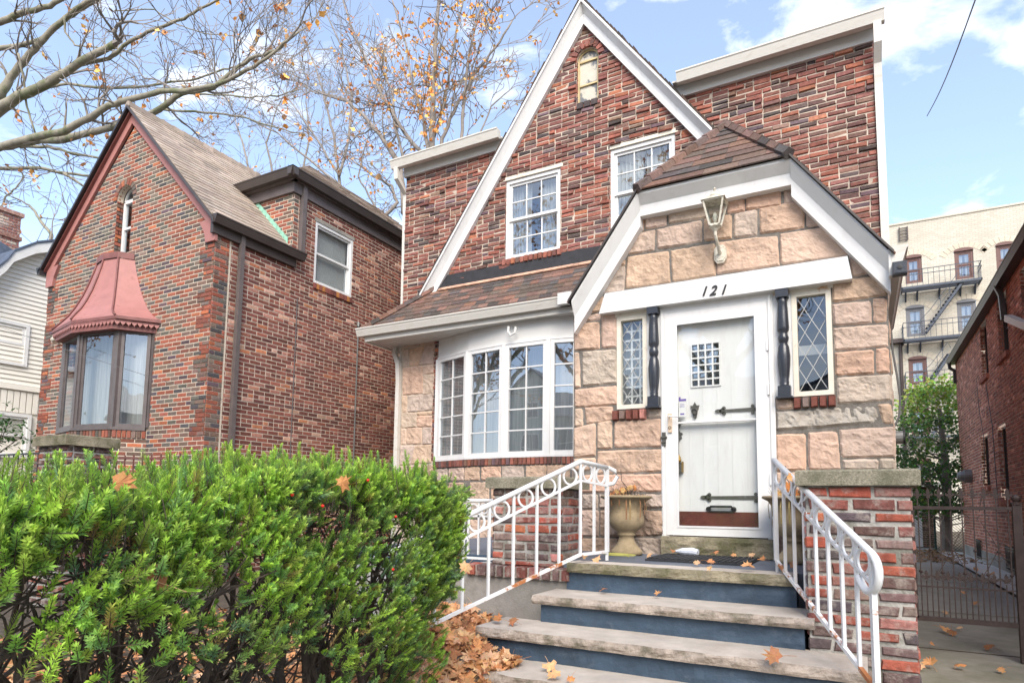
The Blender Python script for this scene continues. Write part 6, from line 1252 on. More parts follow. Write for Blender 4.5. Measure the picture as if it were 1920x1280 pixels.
def balcony(x0p, x1p, yfl, brk, stair=None, lab=''):
    t = thing('fire_escape', lab, 'fire escape', tuple(aY((x0p + x1p) / 2, yfl, YA)), 'fire escapes on the cream block')
    z = aY((x0p + x1p) / 2, yfl, YA - .5).z; x0, x1 = aY(x0p, yfl, YA - 1).x, aY(x1p, yfl, YA - 1).x; D = 1.05; H = 1.0
    m = MB(); m.box(x0, x1, YA - D, YA - D + .06, z - .08, z + .05); m.box(x0, x0 + .06, YA - D, YA, z - .06, z + .04).box(x1 - .06, x1, YA - D, YA, z - .06, z + .04)
    y = YA - D + .14
    while y < YA - .05: m.box(x0, x1, y, y + .07, z - .02, z); y += .13
    m.build('platform', M['fe'], t)
    m = MB(); 
    for zz in (z + H, z + H * .72): m.box(x0, x1, YA - D, YA - D + .035, zz, zz + .035).box(x0, x0 + .035, YA - D, YA, zz, zz + .03).box(x1 - .035, x1, YA - D, YA, zz, zz + .03)
    m.build('hand_rail', M['fe'], t); m = MB(); x = x0
    while x < x1 + .01: m.box(x - .011, x + .011, YA - D + .006, YA - D + .028, z, z + H); x += .27
    for xx in (x0 + .017, x1 - .017):
        y = YA - D + .25
        while y < YA: m.box(xx - .011, xx + .011, y, y + .022, z, z + H); y += .25
    m.build('rail_bars', M['fe'], t)
    for px in brk: bx = aY(px, yfl, YA - .5).x; m = MB(); m.prism([(bx - .04, YA, z - .09), (bx - .04, YA - .5, z - .09), (bx - .04, YA, z - .62)], (.08, 0, 0)); m.build('bracket', M['fe'], t)
    if stair:
        (sx0, sy0), (sx1, sy1) = stair; A, B = aY(sx0, sy0, YA - .9), aY(sx1, sy1, YA - .9); m = MB()
        for yo in (0, .42): m.tube([A + Vector((0, yo, 0)), B + Vector((0, yo, 0))], .085, 4, up=(0, 1, 0))
        for i in range(1, 15): p = A.lerp(B, i / 15); m.box(p.x - .14, p.x + .14, p.y, p.y + .42, p.z + .06, p.z + .10)
        m.build('stair', M['fe'], t); m = MB(); up_ = Vector((0, 0, .95)); m.tube([A + up_ * .35, A.lerp(B, .12) + up_ * .9, B.lerp(A, .12) + up_, B + up_ * .8 + Vector((-.25, 0, 0)), B + Vector((-.35, 0, 0))], .022, 4)
        for i in (.35, .6): m.tube([A.lerp(B, i), A.lerp(B, i) + up_], .018, 4)
        m.tube([A.lerp(B, .3) + up_ * .5, B.lerp(A, .3) + up_ * .5], .016, 4); m.build('stair_rail', M['fe'], t)
balcony(1690, 1843, 528 + 8, [1698, 1720, 1762, 1802, 1830], ((1806, 527), (1737, 622)), 'topmost fire escape balcony on the cream apartment block')
balcony(1694, 1850, 632 + 2, [1702, 1726, 1768], ((1783, 662), (1742, 720)), 'second fire escape balcony from the top on the cream block')
balcony(1699, 1860, 728, [1708, 1732, 1776], ((1795, 757), (1748, 815)), 'third fire escape balcony just above the green tree')
balcony(1704, 1865, 818, [1712, 1738], None, 'lowest fire escape balcony mostly hidden by the green tree')
t = thing('roof_ladder', 'thin ladder against the top of the cream block left of the windows', 'ladder', tuple(aY(1695, 455, YA))); p, q = aY(1687, 452, YA - .1), aY(1701, 427, YA - .1)
m = MB()
for x in (p.x, q.x): m.box(x - .03, x + .03, YA - .12, YA - .06, p.z, q.z + .1)
for i in range(5): z = lerp(p.z, q.z, i / 4); m.box(p.x, q.x, YA - .11, YA - .07, z, z + .05)
m.build('rails', M['iron'], t)
t = thing('drain_pipe', 'dark vertical pipe on the cream block left of the fire escapes', 'pipe', tuple(aY(1690, 700, YA))); a_, c_ = aY(1688, 640, YA - .2), aY(1694, 860, YA - .2); MB().tube([(a_.x, YA - .15, a_.z), (a_.x, YA - .15, c_.z - 2)], .09, 6).build('pipe', M['iron'], t); MB().box(a_.x - .9, a_.x + .2, YA - .4, YA - .02, a_.z - .1, a_.z + .15).build('pipe_box', M['iron'], t)
# ============================================================ GARAGE, FENCE
YGR = 25.0; t = thing('garage', 'small brick garage with white door at the end of the driveway', 'garage', tuple(aZ(1725, 1000, GZ)))
p = [aY(1660, 912, YGR), aY(1751, 912, YGR)]; x0, x1, z1 = p[0].x, p[1].x, p[0].z; F = Fr((0, YGR, 0), (1, 0, 0), Z3, (0, -1, 0)); dx0, dx1 = aY(1690, 960, YGR).x, aY(1728, 960, YGR).x; dzt = aY(1712, 928, YGR).z
MB().box(x0, x1, YGR, YGR + 4, GZ, z1).build('wall', M['mortarside'], t); b = MB(); bricks(b, F, [(x0, GZ), (x1, GZ), (x1, z1), (x0, z1)], [(dx0, dx1, GZ - 1, dzt)], pal=pick([(3, (.12, .07, .05)), (2, (.2, .13, .09)), (1, (.3, .2, .14))], .1), rough=.001); b.build('bricks', M['brickside'], t, recalc=False)
MB().box(x0 - .2, x1 + .2, YGR - .25, YGR + 4, z1, z1 + .14).build('roof', M['white'], t); MB().box(dx0, dx1, YGR - .02, YGR + .02, GZ, dzt).build('door', M['garage'], t)
t = thing('chainlink_fence', 'dark green chain link fence at the back of the driveway', 'fence', tuple(aZ(1775, 985, GZ))); YFc = 23.2; p0, p1 = aY(1750, 925, YFc), aY(1808, 925, YFc); m = MB()
x = p0.x
zz = p0.z
while x < p1.x + 1.5:
    m.tube([(x, YFc, GZ), (x + (zz - GZ), YFc, zz)], .007, 3, caps=False).tube([(x, YFc + .01, GZ), (x - (zz - GZ), YFc + .01, zz)], .007, 3, caps=False); x += .09
m.build('mesh', M['fence'], t, recalc=False)
for i in range(3): MB().tube([(p0.x + i * 1.1, YFc + .04, GZ), (p0.x + i * 1.1, YFc + .04, zz + .05)], .03, 6).build('post', M['fence'], t)
# ============================================================ TREES
LEAFC = [(.56, .25, .10), (.62, .32, .14), (.48, .22, .10), (.60, .36, .18), (.38, .17, .08), (.68, .42, .24)]
GOLD = [(.85, .45, .12), (.80, .34, .08), (.85, .52, .16), (.70, .27, .07), (.65, .22, .07)]
def leaf_quad(mb, p, s, c, droop=True):
    a = Vector((ru(-1, 1), ru(-1, 1), ru(-1.2, .4))).normalized(); b = a.cross(Vector((ru(-1, 1), ru(-1, 1), ru(-1, 1)))).normalized(); n = a.cross(b)
    mb.poly([p, p + a * s * .35 + b * s * .42, p + a * s * .6 + b * s * .22 + n * s * .15, p + a * s + n * s * .1, p + a * s * .6 - b * s * .25 - n * s * .1, p + a * s * .3 - b * s * .4], c)
def twigs(tm, lm, p, d, L, r, depth, leafp, lc, ls, upb=.25, rmin=.006, spread=.55):
    if depth == 0 or L < .05: return
    n = max(3, int(L / .22)); P = [p]; R = [r]; q = p; dd = d.copy()
    for i in range(n):
        dd = (dd + Vector((ru(-.34, .34), ru(-.34, .34), ru(-.32, .32) + upb * .12))).normalized(); q = q + dd * (L / n); P.append(q); R.append(max(rmin, r * (1 - .75 * (i + 1) / n)))
        if i > 0 and rnd() < .85:
            a = (dd + Vector((ru(-1, 1), ru(-1, 1), ru(-.7, .9))) * spread * 1.5).normalized()
            twigs(tm, lm, q, a, L * ru(.35, .65), R[-1] * .7, depth - 1, leafp, lc, ls, upb, rmin, spread)
        if lm is not None and depth <= 2 and rnd() < leafp: 
            for _ in range(random.choice((1, 1, 2, 3))): leaf_quad(lm, q + Vector((ru(-.1, .1), ru(-.1, .1), ru(-.1, 0))), ls * ru(.6, 1.2), random.choice(lc))
    tm.tube(P, R, 5 if r > .03 else 3, caps=False)
def limb(tm, sm, lm, pts, r0, r1, nsub, subL, depth, leafp, lc, ls, wig=.0, rmin=.006, upb=.3):
    P = []
    for i in range(len(pts) - 1):
        for k in range(4): P.append(pts[i].lerp(pts[i + 1], k / 4) + Vector((ru(-wig, wig), ru(-wig, wig), ru(-wig, wig))))
    P.append(pts[-1]); N = len(P); R = [lerp(r0, r1, i / (N - 1)) * ru(.93, 1.07) for i in range(N)]
    tm.tube(P, R, 9, caps=True)
    for _ in range(nsub):
        i = random.randint(max(1, N // 6), N - 1); d = (P[i] - P[i - 1]).normalized(); a = (d * .7 + Vector((ru(-1, 1), ru(-1, 1), ru(-.5, 1)))).normalized()
        twigs(sm, lm, P[i], a, subL * ru(.5, 1.2), R[i] * .42, depth if rnd() < .3 else depth - 1, leafp, lc, ls, upb, rmin)
    d = (P[-1] - P[-2]).normalized(); twigs(sm, lm, P[-1], d, subL * 1.3, R[-1] * .9, depth, leafp, lc, ls, upb, rmin)
def PX(l, Y, dY=0): return [aY(x, y, Y + dY * i / max(1, len(l) - 1)) for i, (x, y) in enumerate(l)]
YT = 10.5
t = thing('plane_tree', 'large bare tree with thick mossy limbs reaching in from the upper left', 'tree', tuple(Vector((-31, 11.5, GZ))))
tm, sm, lm = MB(), MB(), MB(); pxr = 24 / 1195 / 2   # metres of radius per photo pixel at that depth
L_ = [([(-160, 330), (-60, 250), (0, 205), (37, 180), (75, 165), (112, 142), (158, 112), (215, 82)], 30, 13, 6), ([(-160, 330), (-80, 260), (0, 180), (19, 146), (56, 101), (90, 64), (142, 19), (187, -10)], 26, 9, 6),
      ([(-100, 120), (0, 90), (30, 88), (75, 75), (116, 41), (157, 15), (195, -5)], 14, 8, 6), ([(-100, 70), (0, 42), (37, 26), (94, 11), (130, -12)], 20, 12, 4),
      ([(-120, 330), (-50, 300), (0, 276), (66, 257), (120, 247), (165, 222), (205, 198), (250, 185), (300, 172), (350, 170), (400, 160), (450, 140), (500, 110), (540, 75)], 19, 4, 18),
      ([(0, 276), (66, 264), (120, 262), (180, 245), (240, 232), (300, 205), (340, 175), (400, 165), (430, 140), (470, 110), (520, 95), (560, 60)], 18, 4, 16),
      ([(10, 268), (40, 275), (90, 275), (140, 288), (187, 297), (230, 290)], 9, 4, 5), ([(-80, 300), (0, 317), (75, 315), (120, 325), (170, 330), (215, 322)], 12, 4, 5), ([(120, 325), (140, 338), (160, 352), (185, 355)], 6, 3, 2),
      ([(112, 142), (150, 120), (205, 110), (240, 80), (290, 55), (345, 35), (380, 15), (430, -10)], 10, 4, 9), ([(75, 165), (130, 158), (190, 165), (260, 163), (320, 155), (370, 148), (420, 130), (450, 125)], 7, 3, 8),
      ([(215, 20), (290, 18), (330, 45), (380, 62), (440, 68)], 3, 2, 4), ([(35, 100), (45, 150), (50, 200), (66, 250)], 5, 4, 3), ([(120, 30), (122, 60), (140, 85), (170, 88), (215, 95), (260, 130)], 5, 2, 5),
      ([(300, 205), (330, 208), (400, 212), (450, 218), (500, 235), (560, 250)], 5, 2, 7), ([(340, 175), (400, 178), (470, 182), (520, 180), (560, 168)], 4, 2, 6),
      ([(-60, 440), (0, 455), (35, 466), (60, 476), (92, 478)], 12, 10, 1), ([(90, 478), (94, 455), (97, 440), (80, 420), (66, 398), (55, 385)], 9, 5, 3), ([(0, 395), (10, 370), (30, 352), (45, 330), (38, 322)], 5, 3, 3)]
for i, (pl, a_, c_, ns) in enumerate(L_): limb(tm, sm, lm, PX(pl, YT + (i % 4) * .8, .8), a_ * pxr * .82, c_ * pxr * .82, ns, 2.0, 3, .035, GOLD + LEAFC, .22, wig=.02, rmin=.010)
tr0 = aY(-160, 330, YT); tm.tube([Vector((tr0.x - .8, YT + .6, GZ - .2)), Vector((tr0.x - .5, YT + .4, 3)), Vector((tr0.x - .1, YT, tr0.z - 1)), tr0, aY(-150, 60, YT)], [.75, .6, .5, .42, .3], 14)
tm.build('trunk', M['bark2'], t, smooth=True, recalc=False); sm.build('twigs', M['twig'], t, recalc=False); lm.build('crown', M['leaf'], t, recalc=False)
def btree(lab, base_px, Yt, limbs, subL, leafp, ls, lc, barkm='bark3', wig=.03, rm=.010, clus=()):
    t = thing('bare_tree', lab, 'tree', tuple(Vector((aY(base_px, 300, Yt).x, Yt, GZ)))); tm, sm, lm = MB(), MB(), MB()
    c = aY(base_px, 300, Yt); dep = (c.dot(_f)); pr = dep / 1195 / 2
    for pl, a_, c_, ns in limbs: limb(tm, sm, lm, PX(pl, Yt, ru(-1, 1.5)), a_ * pr, c_ * pr, ns, subL, 3, leafp, lc, ls, wig, rmin=rm)
    s = aY(limbs[0][0][0][0], limbs[0][0][0][1], Yt); w_ = limbs[0][1] * pr * 1.7; tm.tube([(s.x, Yt, GZ - .2), (s.x, Yt, lerp(GZ, s.z, .6)), tuple(s)], [w_ * 1.3, w_ * 1.1, w_], 10)
    for px_, py_, sp, n_ in clus:
        for _ in range(n_):
            d_ = ray(px_ + random.gauss(0, sp), py_ + random.gauss(0, sp * 1.3)); p_ = d_ * ((Yt + random.gauss(0, .8)) / d_.y); q_ = p_ + Vector((ru(-.4, .4), ru(-.4, .4), ru(-.5, -.1))); sm.tube([q_, p_], [.012, .007], 3, caps=False)
            for _2 in range(random.choice((1, 3, 4))): leaf_quad(lm, p_ + Vector((random.gauss(0, .12), random.gauss(0, .12), random.gauss(0, .12))), ls * ru(.7, 1.4), random.choice(lc))
    tm.build('trunk', M[barkm], t, smooth=True, recalc=False); sm.build('twigs', M['twig'], t, recalc=False); lm.build('crown', M['leaf'], t, recalc=False)
btree('tall tree with golden leaves behind the middle of the two brick houses', 810, 17, [([(808, 420), (810, 330), (810, 285), (812, 200), (815, 120), (822, 0), (826, -40)], 15, 4, 13), ([(800, 400), (790, 285), (760, 250), (715, 180), (690, 120), (660, 60), (640, -10)], 9, 3, 13),
    ([(758, 400), (750, 310), (720, 265), (680, 215), (650, 190), (600, 175)], 13, 4, 8), ([(868, 330), (866, 265), (870, 180), (880, 100), (905, 0)], 8, 3, 11), ([(820, 330), (830, 260), (850, 210), (890, 140), (930, 90), (960, 40)], 8, 3, 9),
    ([(806, 300), (795, 230), (775, 160), (760, 80), (735, 0)], 8, 3, 13), ([(770, 400), (768, 330), (740, 240), (735, 170), (700, 100)], 7, 3, 9), ([(815, 260), (835, 180), (850, 90), (870, -10)], 6, 3, 11), ([(700, 430), (745, 380), (735, 350), (700, 330), (660, 300)], 8, 3, 7), ([(868, 290), (900, 250), (920, 200), (955, 170)], 4, 2, 6)], 1.9, .15, .13, GOLD, rm=.012, clus=((795, 165, 22, 60), (815, 210, 20, 45), (735, 95, 25, 30), (905, 40, 18, 30), (700, 190, 25, 14), (850, 120, 30, 25), (790, 60, 22, 25), (690, 330, 25, 16)))
btree('slim bare tree rising behind the left house roof ridge', 640, 21, [([(640, 430), (636, 330), (625, 250), (610, 190), (590, 120), (560, 60)], 7, 2, 12), ([(636, 330), (600, 270), (560, 210), (520, 160)], 5, 2, 10), ([(636, 330), (655, 260), (660, 180), (640, 90), (610, 20)], 6, 2, 12), ([(640, 350), (580, 300), (520, 250), (450, 215)], 5, 2, 10), ([(720, 430), (700, 380), (670, 330), (690, 260)], 5, 2, 8)], 2.4, .03, .16, GOLD + LEAFC)
btree('thin bare saplings behind the left roof slope', 470, 23, [([(470, 400), (468, 330), (455, 270), (440, 220)], 6, 2, 10), ([(500, 400), (512, 330), (500, 270), (520, 200)], 5, 2, 10), ([(560, 400), (565, 330), (580, 260), (575, 200)], 5, 2, 9), ([(430, 400), (420, 330), (400, 280)], 4, 2, 6)], 2.0, .02, .16, GOLD)
# evergreen at the end of the drive
t = thing('yew_tree', 'green leafy tree at the end of the driveway before the cream block', 'tree', tuple(aY(1765, 1010, 22.6))); YTt = 22.4; tm, lm = MB(), MB()
cx0 = aY(1768, 900, YTt).x; tm.tube([(cx0, YTt, GZ), (cx0 + .1, YTt, 1), (cx0, YTt, 3)], [.16, .12, .05], 8)
zt2 = aY(1768, 708, YTt).z; zb2 = aY(1768, 960, YTt).z
for i in range(360):
    f = rnd() ** .85; z = lerp(zt2, zb2, f); wd = lerp(.35, 1.75, min(1, f * 2.2)) * (1 if f < .8 else .85)
    a = ru(0, 6.28); r = wd * math.sqrt(ru(.15, 1)) * (1 + .75 * noise.noise(Vector((a * 1.3, z * 1.6, 3)))); c = Vector((cx0 + r * math.cos(a), YTt + r * math.sin(a) * .8, z + ru(-.1, .1)))
    if i % 5 == 0: tm.tube([(cx0, YTt, z - .4), tuple(c)], [.025, .008], 4)
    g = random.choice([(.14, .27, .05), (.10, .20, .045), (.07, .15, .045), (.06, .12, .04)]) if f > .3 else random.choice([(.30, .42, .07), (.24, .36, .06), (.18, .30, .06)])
    for k in range(26):
        p = c + Vector((random.gauss(0, .20), random.gauss(0, .18), random.gauss(0, .09))); leaf_quad(lm, p, ru(.06, .13), tuple(x * ru(.7, 1.25) for x in g))
tm.build('trunk', M['bark3'], t, recalc=False); lm.build('crown', M['green_leaf'], t, recalc=False)
# shrub at the left edge
t = thing('broadleaf_shrub', 'glossy broadleaf shrub at the left frame edge above the hedge', 'shrub', tuple(aY(5, 900, 4.6))); lm, tm = MB(), MB(); o = aY(-8, 812, 4.6)
for i in range(170):
    c = o + Vector((random.gauss(0, .22), random.gauss(0, .2), random.gauss(0, .16)))
    for k in range(5):
        a = Vector((ru(-1, 1), ru(-1, 1), ru(-.6, .5))).normalized(); b = a.cross(Z3).normalized(); L0 = ru(.06, .10); g = random.choice([(.06, .17, .03), (.05, .13, .03), (.09, .22, .04), (.035, .10, .025)])
        lm.poly([c, c + a * L0 * .5 + b * L0 * .22, c + a * L0, c + a * L0 * .5 - b * L0 * .22], g)
tm.tube([(o.x, o.y, GZ), (o.x + .05, o.y, -.2), tuple(o)], [.03, .02, .01], 6)
for i in range(14): tm.tube([(o.x, o.y, o.z - .35), tuple(o + Vector((random.gauss(0, .18), random.gauss(0, .15), random.gauss(0, .12))))], [.01, .003], 4)
tm.build('stem', M['bark'], t, recalc=False); lm.build('foliage', M['green_leaf'], t, recalc=False)
# ============================================================ YEW HEDGE
hg = thing('yew_hedge', 'clipped green yew hedge with bare twisted stems filling the lower left foreground', 'hedge', (-2.1, 1.7, GZ))
GREENS = [(.34, .55, .07), (.27, .46, .07), (.40, .60, .08), (.17, .34, .07), (.24, .44, .15), (.36, .46, .09)]
NEW = [(.48, .72, .09), (.40, .68, .08), (.55, .74, .12)]
def shoot_geo(n, L, nl, flat):
    """needle shoot along +Z; returns verts (k,4,3), tipness"""
    V = []; T = []
    for i in range(n):
        t = (i + .3) / n; z = L * t; az = (i * 2.4) if not flat else (0 if i % 2 else math.pi) + ru(-.25, .25); az += ru(-.2, .2); el = ru(.45, .75) + .35 * t
        d = Vector((math.cos(az) * math.cos(el), math.sin(az) * math.cos(el), math.sin(el))); l = nl * ru(.8, 1.1) * (1 - .35 * t); s = d.cross(Vector((0, 0, 1))).normalized() * (.0024 + .0004 * rnd()); p = Vector((0, 0, z)); bend = Vector((0, 0, 1)) * l * .08
        V.append([p, p + d * l * .45 + s + bend, p + d * l, p + d * l * .45 - s + bend]); T.append(t)
    return np.array([[list(v) for v in q] for q in V]), np.array(T)
VAR = [shoot_geo(random.choice((30, 36, 42)), ru(.045, .085), .025, k % 4 == 0) for k in range(12)]
AV, AF, AC, SV = [], [], [], MB()
def hedge_face(s, zz):
    """outer face of hedge at path parameter s (0 near camera/left .. 1 far/right end)"""
    x = lerp(-1.52, -1.86, s) + .05 * math.sin(s * 9); y = lerp(.30, 2.85, s)
    return x, y
def hedge_top(s):
    x_, y_ = hedge_face(s, 0); px_ = [(.0, -400, 868), (.0, 0, 862), (0, 300, 866), (0, 480, 858), (0, 700, 880), (0, 880, 915)]
    d_ = Vector((x_ - .25, y_, 0)); u_ = d_.dot(_R) / d_.dot(_f) * FPX + CX
    yy_ = np.interp(u_, [q[1] for q in px_], [q[2] for q in px_]); r_ = ray(u_, yy_); zt_ = r_.z * (x_ - .25) / r_.x
    return zt_ - .04 - .10 * (1 - s) + .03 * noise.noise(Vector((s * 7, 1, 1))) - max(0, s - .86) * 1.1
cnt = 0
def add_shoot(p, d, bright, sc=1.):
    global cnt
    V, T = random.choice(VAR); z = d.normalized(); x = z.cross(Vector((ru(-1, 1), ru(-1, 1), ru(-1, 1)))).normalized(); y = z.cross(x); R = np.array([list(x), list(y), list(z)])
    W_ = (V.reshape(-1, 3) * sc) @ R + np.array(p); AV.append(W_); pn = noise.noise(Vector(p) * 4.5) * 1.3; g = np.array(random.choice(GREENS)) * ru(.7, 1.12) * (1 + .45 * pn); g = g * (1, 1, 1 + max(0, -pn) * 1.5) if rnd() > .03 else np.array((.30, .20, .07)); nw = np.array(random.choice(NEW)); f = (np.clip(T * 1.1 - .25, 0, 1) * bright)[:, None]
    c = g * (1 - f) + nw * f; AC.append(c * np.random.uniform(.82, 1.18, (len(T), 1))); cnt += len(T)
    L_ = V[..., 2].max() * sc * .8; SV.tube([Vector(p) - d * .05, Vector(p) + d * L_], [.0016, .0010], 3, caps=False)
np.random.seed(3)
N_ = 11500
for i in range(N_):
    s = rnd(); top = hedge_top(s); m_ = rnd()
    x, y = hedge_face(s, 0)
    if m_ < .30:   # top surface
        d_in = ru(0, .75); zz = top + ru(-.10, .02) - .03 * noise.noise(Vector((s * 14, d_in * 5, 0))); nx = Vector((ru(-.5, .5), ru(-.5, .5), 1.3)); p = Vector((x - d_in, y + ru(-.03, .03), zz)); br = ru(.5, 1)
    elif m_ < .88 or s < .5:
        h = ru(0, 1) ** 1.25; zz = top - h * 1.2; x -= .36 * s * s * h ** 1.3; dens = noise.noise(Vector((s * 9, zz * 4.2, 5)))
        low = max(0, min(1, (lerp(-.06, -.40, s) - zz) / lerp(.24, .5, s))) * (1 - max(0, s - .6) * 1.4)     # sparse below: bare stems show
        if rnd() < low * .93 or (dens < -.22 and rnd() < .75): continue
        d_in = abs(random.gauss(0, .06)) + max(0, -dens) * .16; bulge = .05 * noise.noise(Vector((s * 6, zz * 3, 9))); p = Vector((x - d_in + bulge + .06 * math.sin(min(1, h) * 3.0), y, zz)); nx = Vector((1, ru(-.8, .5), ru(.1, 1.9))); br = max(.12, 1.0 - h * .95) * ru(.5, 1.1)
    else:          # rounded far end
        a = ru(-.1, math.pi * .62); zz = top - .02 - ru(0, 1.15); R = .34; hh_ = (top - zz) / 1.2; c = Vector((-1.86 - R - .36 * hh_ ** 1.3, 2.74 - .15 * hh_, 0)); p = c + Vector((math.cos(a), math.sin(a), 0)) * (R * ru(.86, 1.06)) + Z3 * zz; nx = Vector((math.cos(a), math.sin(a), ru(-.2, .9))); br = max(0, .8 - (top - zz) * .9) * ru(.4, 1)
    add_shoot(p, (nx + Vector((ru(-.3, .3), ru(-.3, .3), ru(-.3, .3)))).normalized(), br, ru(.8, 1.15))
for i in range(150):   # stray tall shoots
    s = rnd(); x, y = hedge_face(s, 0); p = Vector((x - ru(0, .5), y, hedge_top(s) + ru(-.02, .03)))
    for k in range(4): add_shoot(p + Vector((ru(-.02, .02), ru(-.02, .02), k * .022)), (Vector((ru(-.35, .35), ru(-.35, .35), 1))).normalized(), 1.0, .8)
AVn = np.concatenate(AV); ACn = np.concatenate(AC); nf = len(AVn) // 4
me = bpy.data.meshes.new('foliage'); me.vertices.add(nf * 4); me.vertices.foreach_set('co', (AVn - np.array(base[hg.name])).astype(np.float32).ravel()); me.loops.add(nf * 4); me.loops.foreach_set('vertex_index', np.arange(nf * 4, dtype=np.int32))
me.polygons.add(nf); me.polygons.foreach_set('loop_start', np.arange(nf, dtype=np.int32) * 4); me.polygons.foreach_set('loop_total', np.full(nf, 4, np.int32)); me.polygons.foreach_set('use_smooth', np.zeros(nf, bool)); me.update(calc_edges=True)
at = me.attributes.new('col', 'FLOAT_COLOR', 'FACE'); at.data.foreach_set('color', np.concatenate([ACn, np.ones((nf, 1))], 1).astype(np.float32).ravel()); me.materials.append(M['needle'])
o = bpy.data.objects.new('foliage', me); COL.objects.link(o); o.parent = hg; base[o.name] = base[hg.name]
tm = MB()
for i in range(20):   # stems
    s = (i + ru(.1, .9)) / 20; x, y = hedge_face(s, 0); p = Vector((x - ru(.18, .6), y, GZ - .05))
    for k in range(random.choice((2, 3, 3))):
        P = [p.copy()]; q = p.copy(); d = Vector((ru(-.5, .6), ru(-.7, .7), 1)).normalized(); r = ru(.013, .026); R = [r * 1.2]
        for j in range(8):
            q = q + d * .15; q.x = min(q.x, x - .13 - .3 * s); d = (d + Vector((ru(-.35, .4), ru(-.4, .4), ru(-.1, .35)))).normalized(); P.append(q.copy()); R.append(r * (1 - j * .09))
            if j > 1:
                for _ in range(3):
                    e = (d + Vector((ru(-.4, 1), ru(-1, 1), ru(-.5, .5)))).normalized(); w_ = q + e * ru(.12, .26); w_.x = min(w_.x, x - .05 - .3 * s); w_.z = min(w_.z, hedge_top(s) - .15); w_.y = min(w_.y, 2.75); tm.tube([q, q.lerp(w_, .5) + Vector((0, 0, ru(-.03, .03))), w_, w_ + Vector((ru(-.1, .03), ru(-.1, .1), ru(0, .06)))], [.006, .0045, .003, .002], 4, caps=False)
        tm.tube(P, R, 7)
tm.build('stems', M['bark'], hg, recalc=False); SV.build('shoot_stems', M['bark'], hg, recalc=False)
bm_ = MB()
for px_, py_ in ((548, 927), (605, 948), (742, 968), (737, 1067), (690, 900)):
    d = ray(px_, py_); Y = 2.1 + (px_ - 548) / 400; X_ = lerp(-1.52, -1.78, (Y - .3) / 2.55) + .03; t_ = X_ / d.x; bm_.lathe([(.001, -.006), (.005, -.003), (.0062, 0), (.005, .004), (.001, .006)], d * t_, 8)
bm_.build('berries', M['red'], hg)
# ============================================================ FALLEN LEAVES
def maple():
    pts = []; lob = [(0, 1.0), (.62, .62), (.98, .1), (.55, -.38)]
    outl = [(0, 1.), (.14, .58), (.34, .70), (.55, .78), (.45, .42), (.95, .34), (.72, .06), (.80, -.28), (.34, -.22), (.05, -.42)]
    return outl + [(-x, y) for x, y in outl[::-1][:-1]]
MAPLE = maple()
def leaf(mb, p, s, c, N=None, yaw=None, curl=None, stem=True):
    N = N or Vector((ru(-.5, .5), ru(-.5, .5), 1)).normalized(); a = yaw if yaw is not None else ru(0, 6.28); u = Vector((math.cos(a), math.sin(a), 0)); u = (u - N * u.dot(N)).normalized(); v = N.cross(u); cu = curl if curl is not None else ru(-.55, .55); c2 = ru(-.5, .5); cu *= 1.3
    ctr = len(mb.v); mb.v.append(tuple(p)); K = len(MAPLE)
    for x, y in MAPLE:
        x2, y2 = x * .85 + ru(-.10, .10), y + ru(-.10, .10); mb.v.append(tuple(p + (u * x2 + v * y2 + N * (cu * x2 * x2 + c2 * y2 * y2 + ru(-.05, .05))) * s))
    for i in range(K): mb.face((ctr, ctr + 1 + i, ctr + 1 + (i + 1) % K), tuple(k * ru(.92, 1.08) for k in c))
    if stem: mb.tube([p, p - v * s * .9 + N * s * .1, p - v * s * 1.4 + N * s * .15 * ru(-1, 1)], s * .02, 3, c, caps=False)
def lc(): c = random.choice(LEAFC); k = ru(.75, 1.15); return tuple(x * k for x in c)
def inpoly(x, y): return True
pile = MB()
for i in range(2600):   # drift beside and over the end of the lowest steps
    y = ru(2.6, 4.68); x = ru(-3.2, -1.75)
    lim = -2.44 if y > Y_3 - .02 else (-2.02 + .12 * noise.noise(Vector((y * 5, 1, 1))) if y > Y_4 else -1.85 + .2 * noise.noise(Vector((y * 3, 2, 1))))
    if x > lim: continue
    ed = min(1, (lim - x) / .45); base_z = Z4 if (x > -2.62 and y > Y_4) else GZ
    hh = lerp(.01, .34 if y > Y_4 else .22, ed ** .7) * min(1, (y - 2.4) / .9)
    z_ = max(base_z + .01, GZ + hh * ru(.75, 1.05)) if base_z == GZ else max(Z4 + .01, GZ + hh * ru(.8, 1.05)) + ru(0, .03)
    leaf(pile, Vector((x, y, z_)), ru(.038, .072), lc(), N=Vector((ru(-.6, .9), ru(-1, .4), .9)).normalized())
for i in range(250):
    y = ru(1.6, 3.0); x = ru(-2.1, -1.3); leaf(pile, Vector((x, y, GZ + ru(.0, .06))), ru(.035, .065), lc())
pile.build('leaf_drift', M['leaf'], None, recalc=False, kind='stuff')
bpy.data.objects['leaf_drift']['label'] = 'drift of dry orange brown leaves beside the lowest steps'; bpy.data.objects['leaf_drift']['category'] = 'leaves'
lit = MB()
for i in range(2600):   # garden litter behind the hedge
    leaf(lit, Vector((ru(-6.5, -2.0), ru(.4, 4.7), GZ + ru(0, .05))), ru(.035, .065), lc(), stem=False)
for i in range(700): leaf(lit, Vector((ru(.6, 2.3), ru(17.5, 22.8), GZ + ru(0, .05))), ru(.05, .08), random.choice([(.35, .22, .12), (.28, .17, .1), (.42, .27, .15)]), stem=False)
lit.build('leaf_litter', M['leaf'], None, recalc=False, kind='stuff')
bpy.data.objects['leaf_litter']['label'] = 'scattered autumn leaf litter over the garden beds and drive end'; bpy.data.objects['leaf_litter']['category'] = 'leaves'
iv = MB()
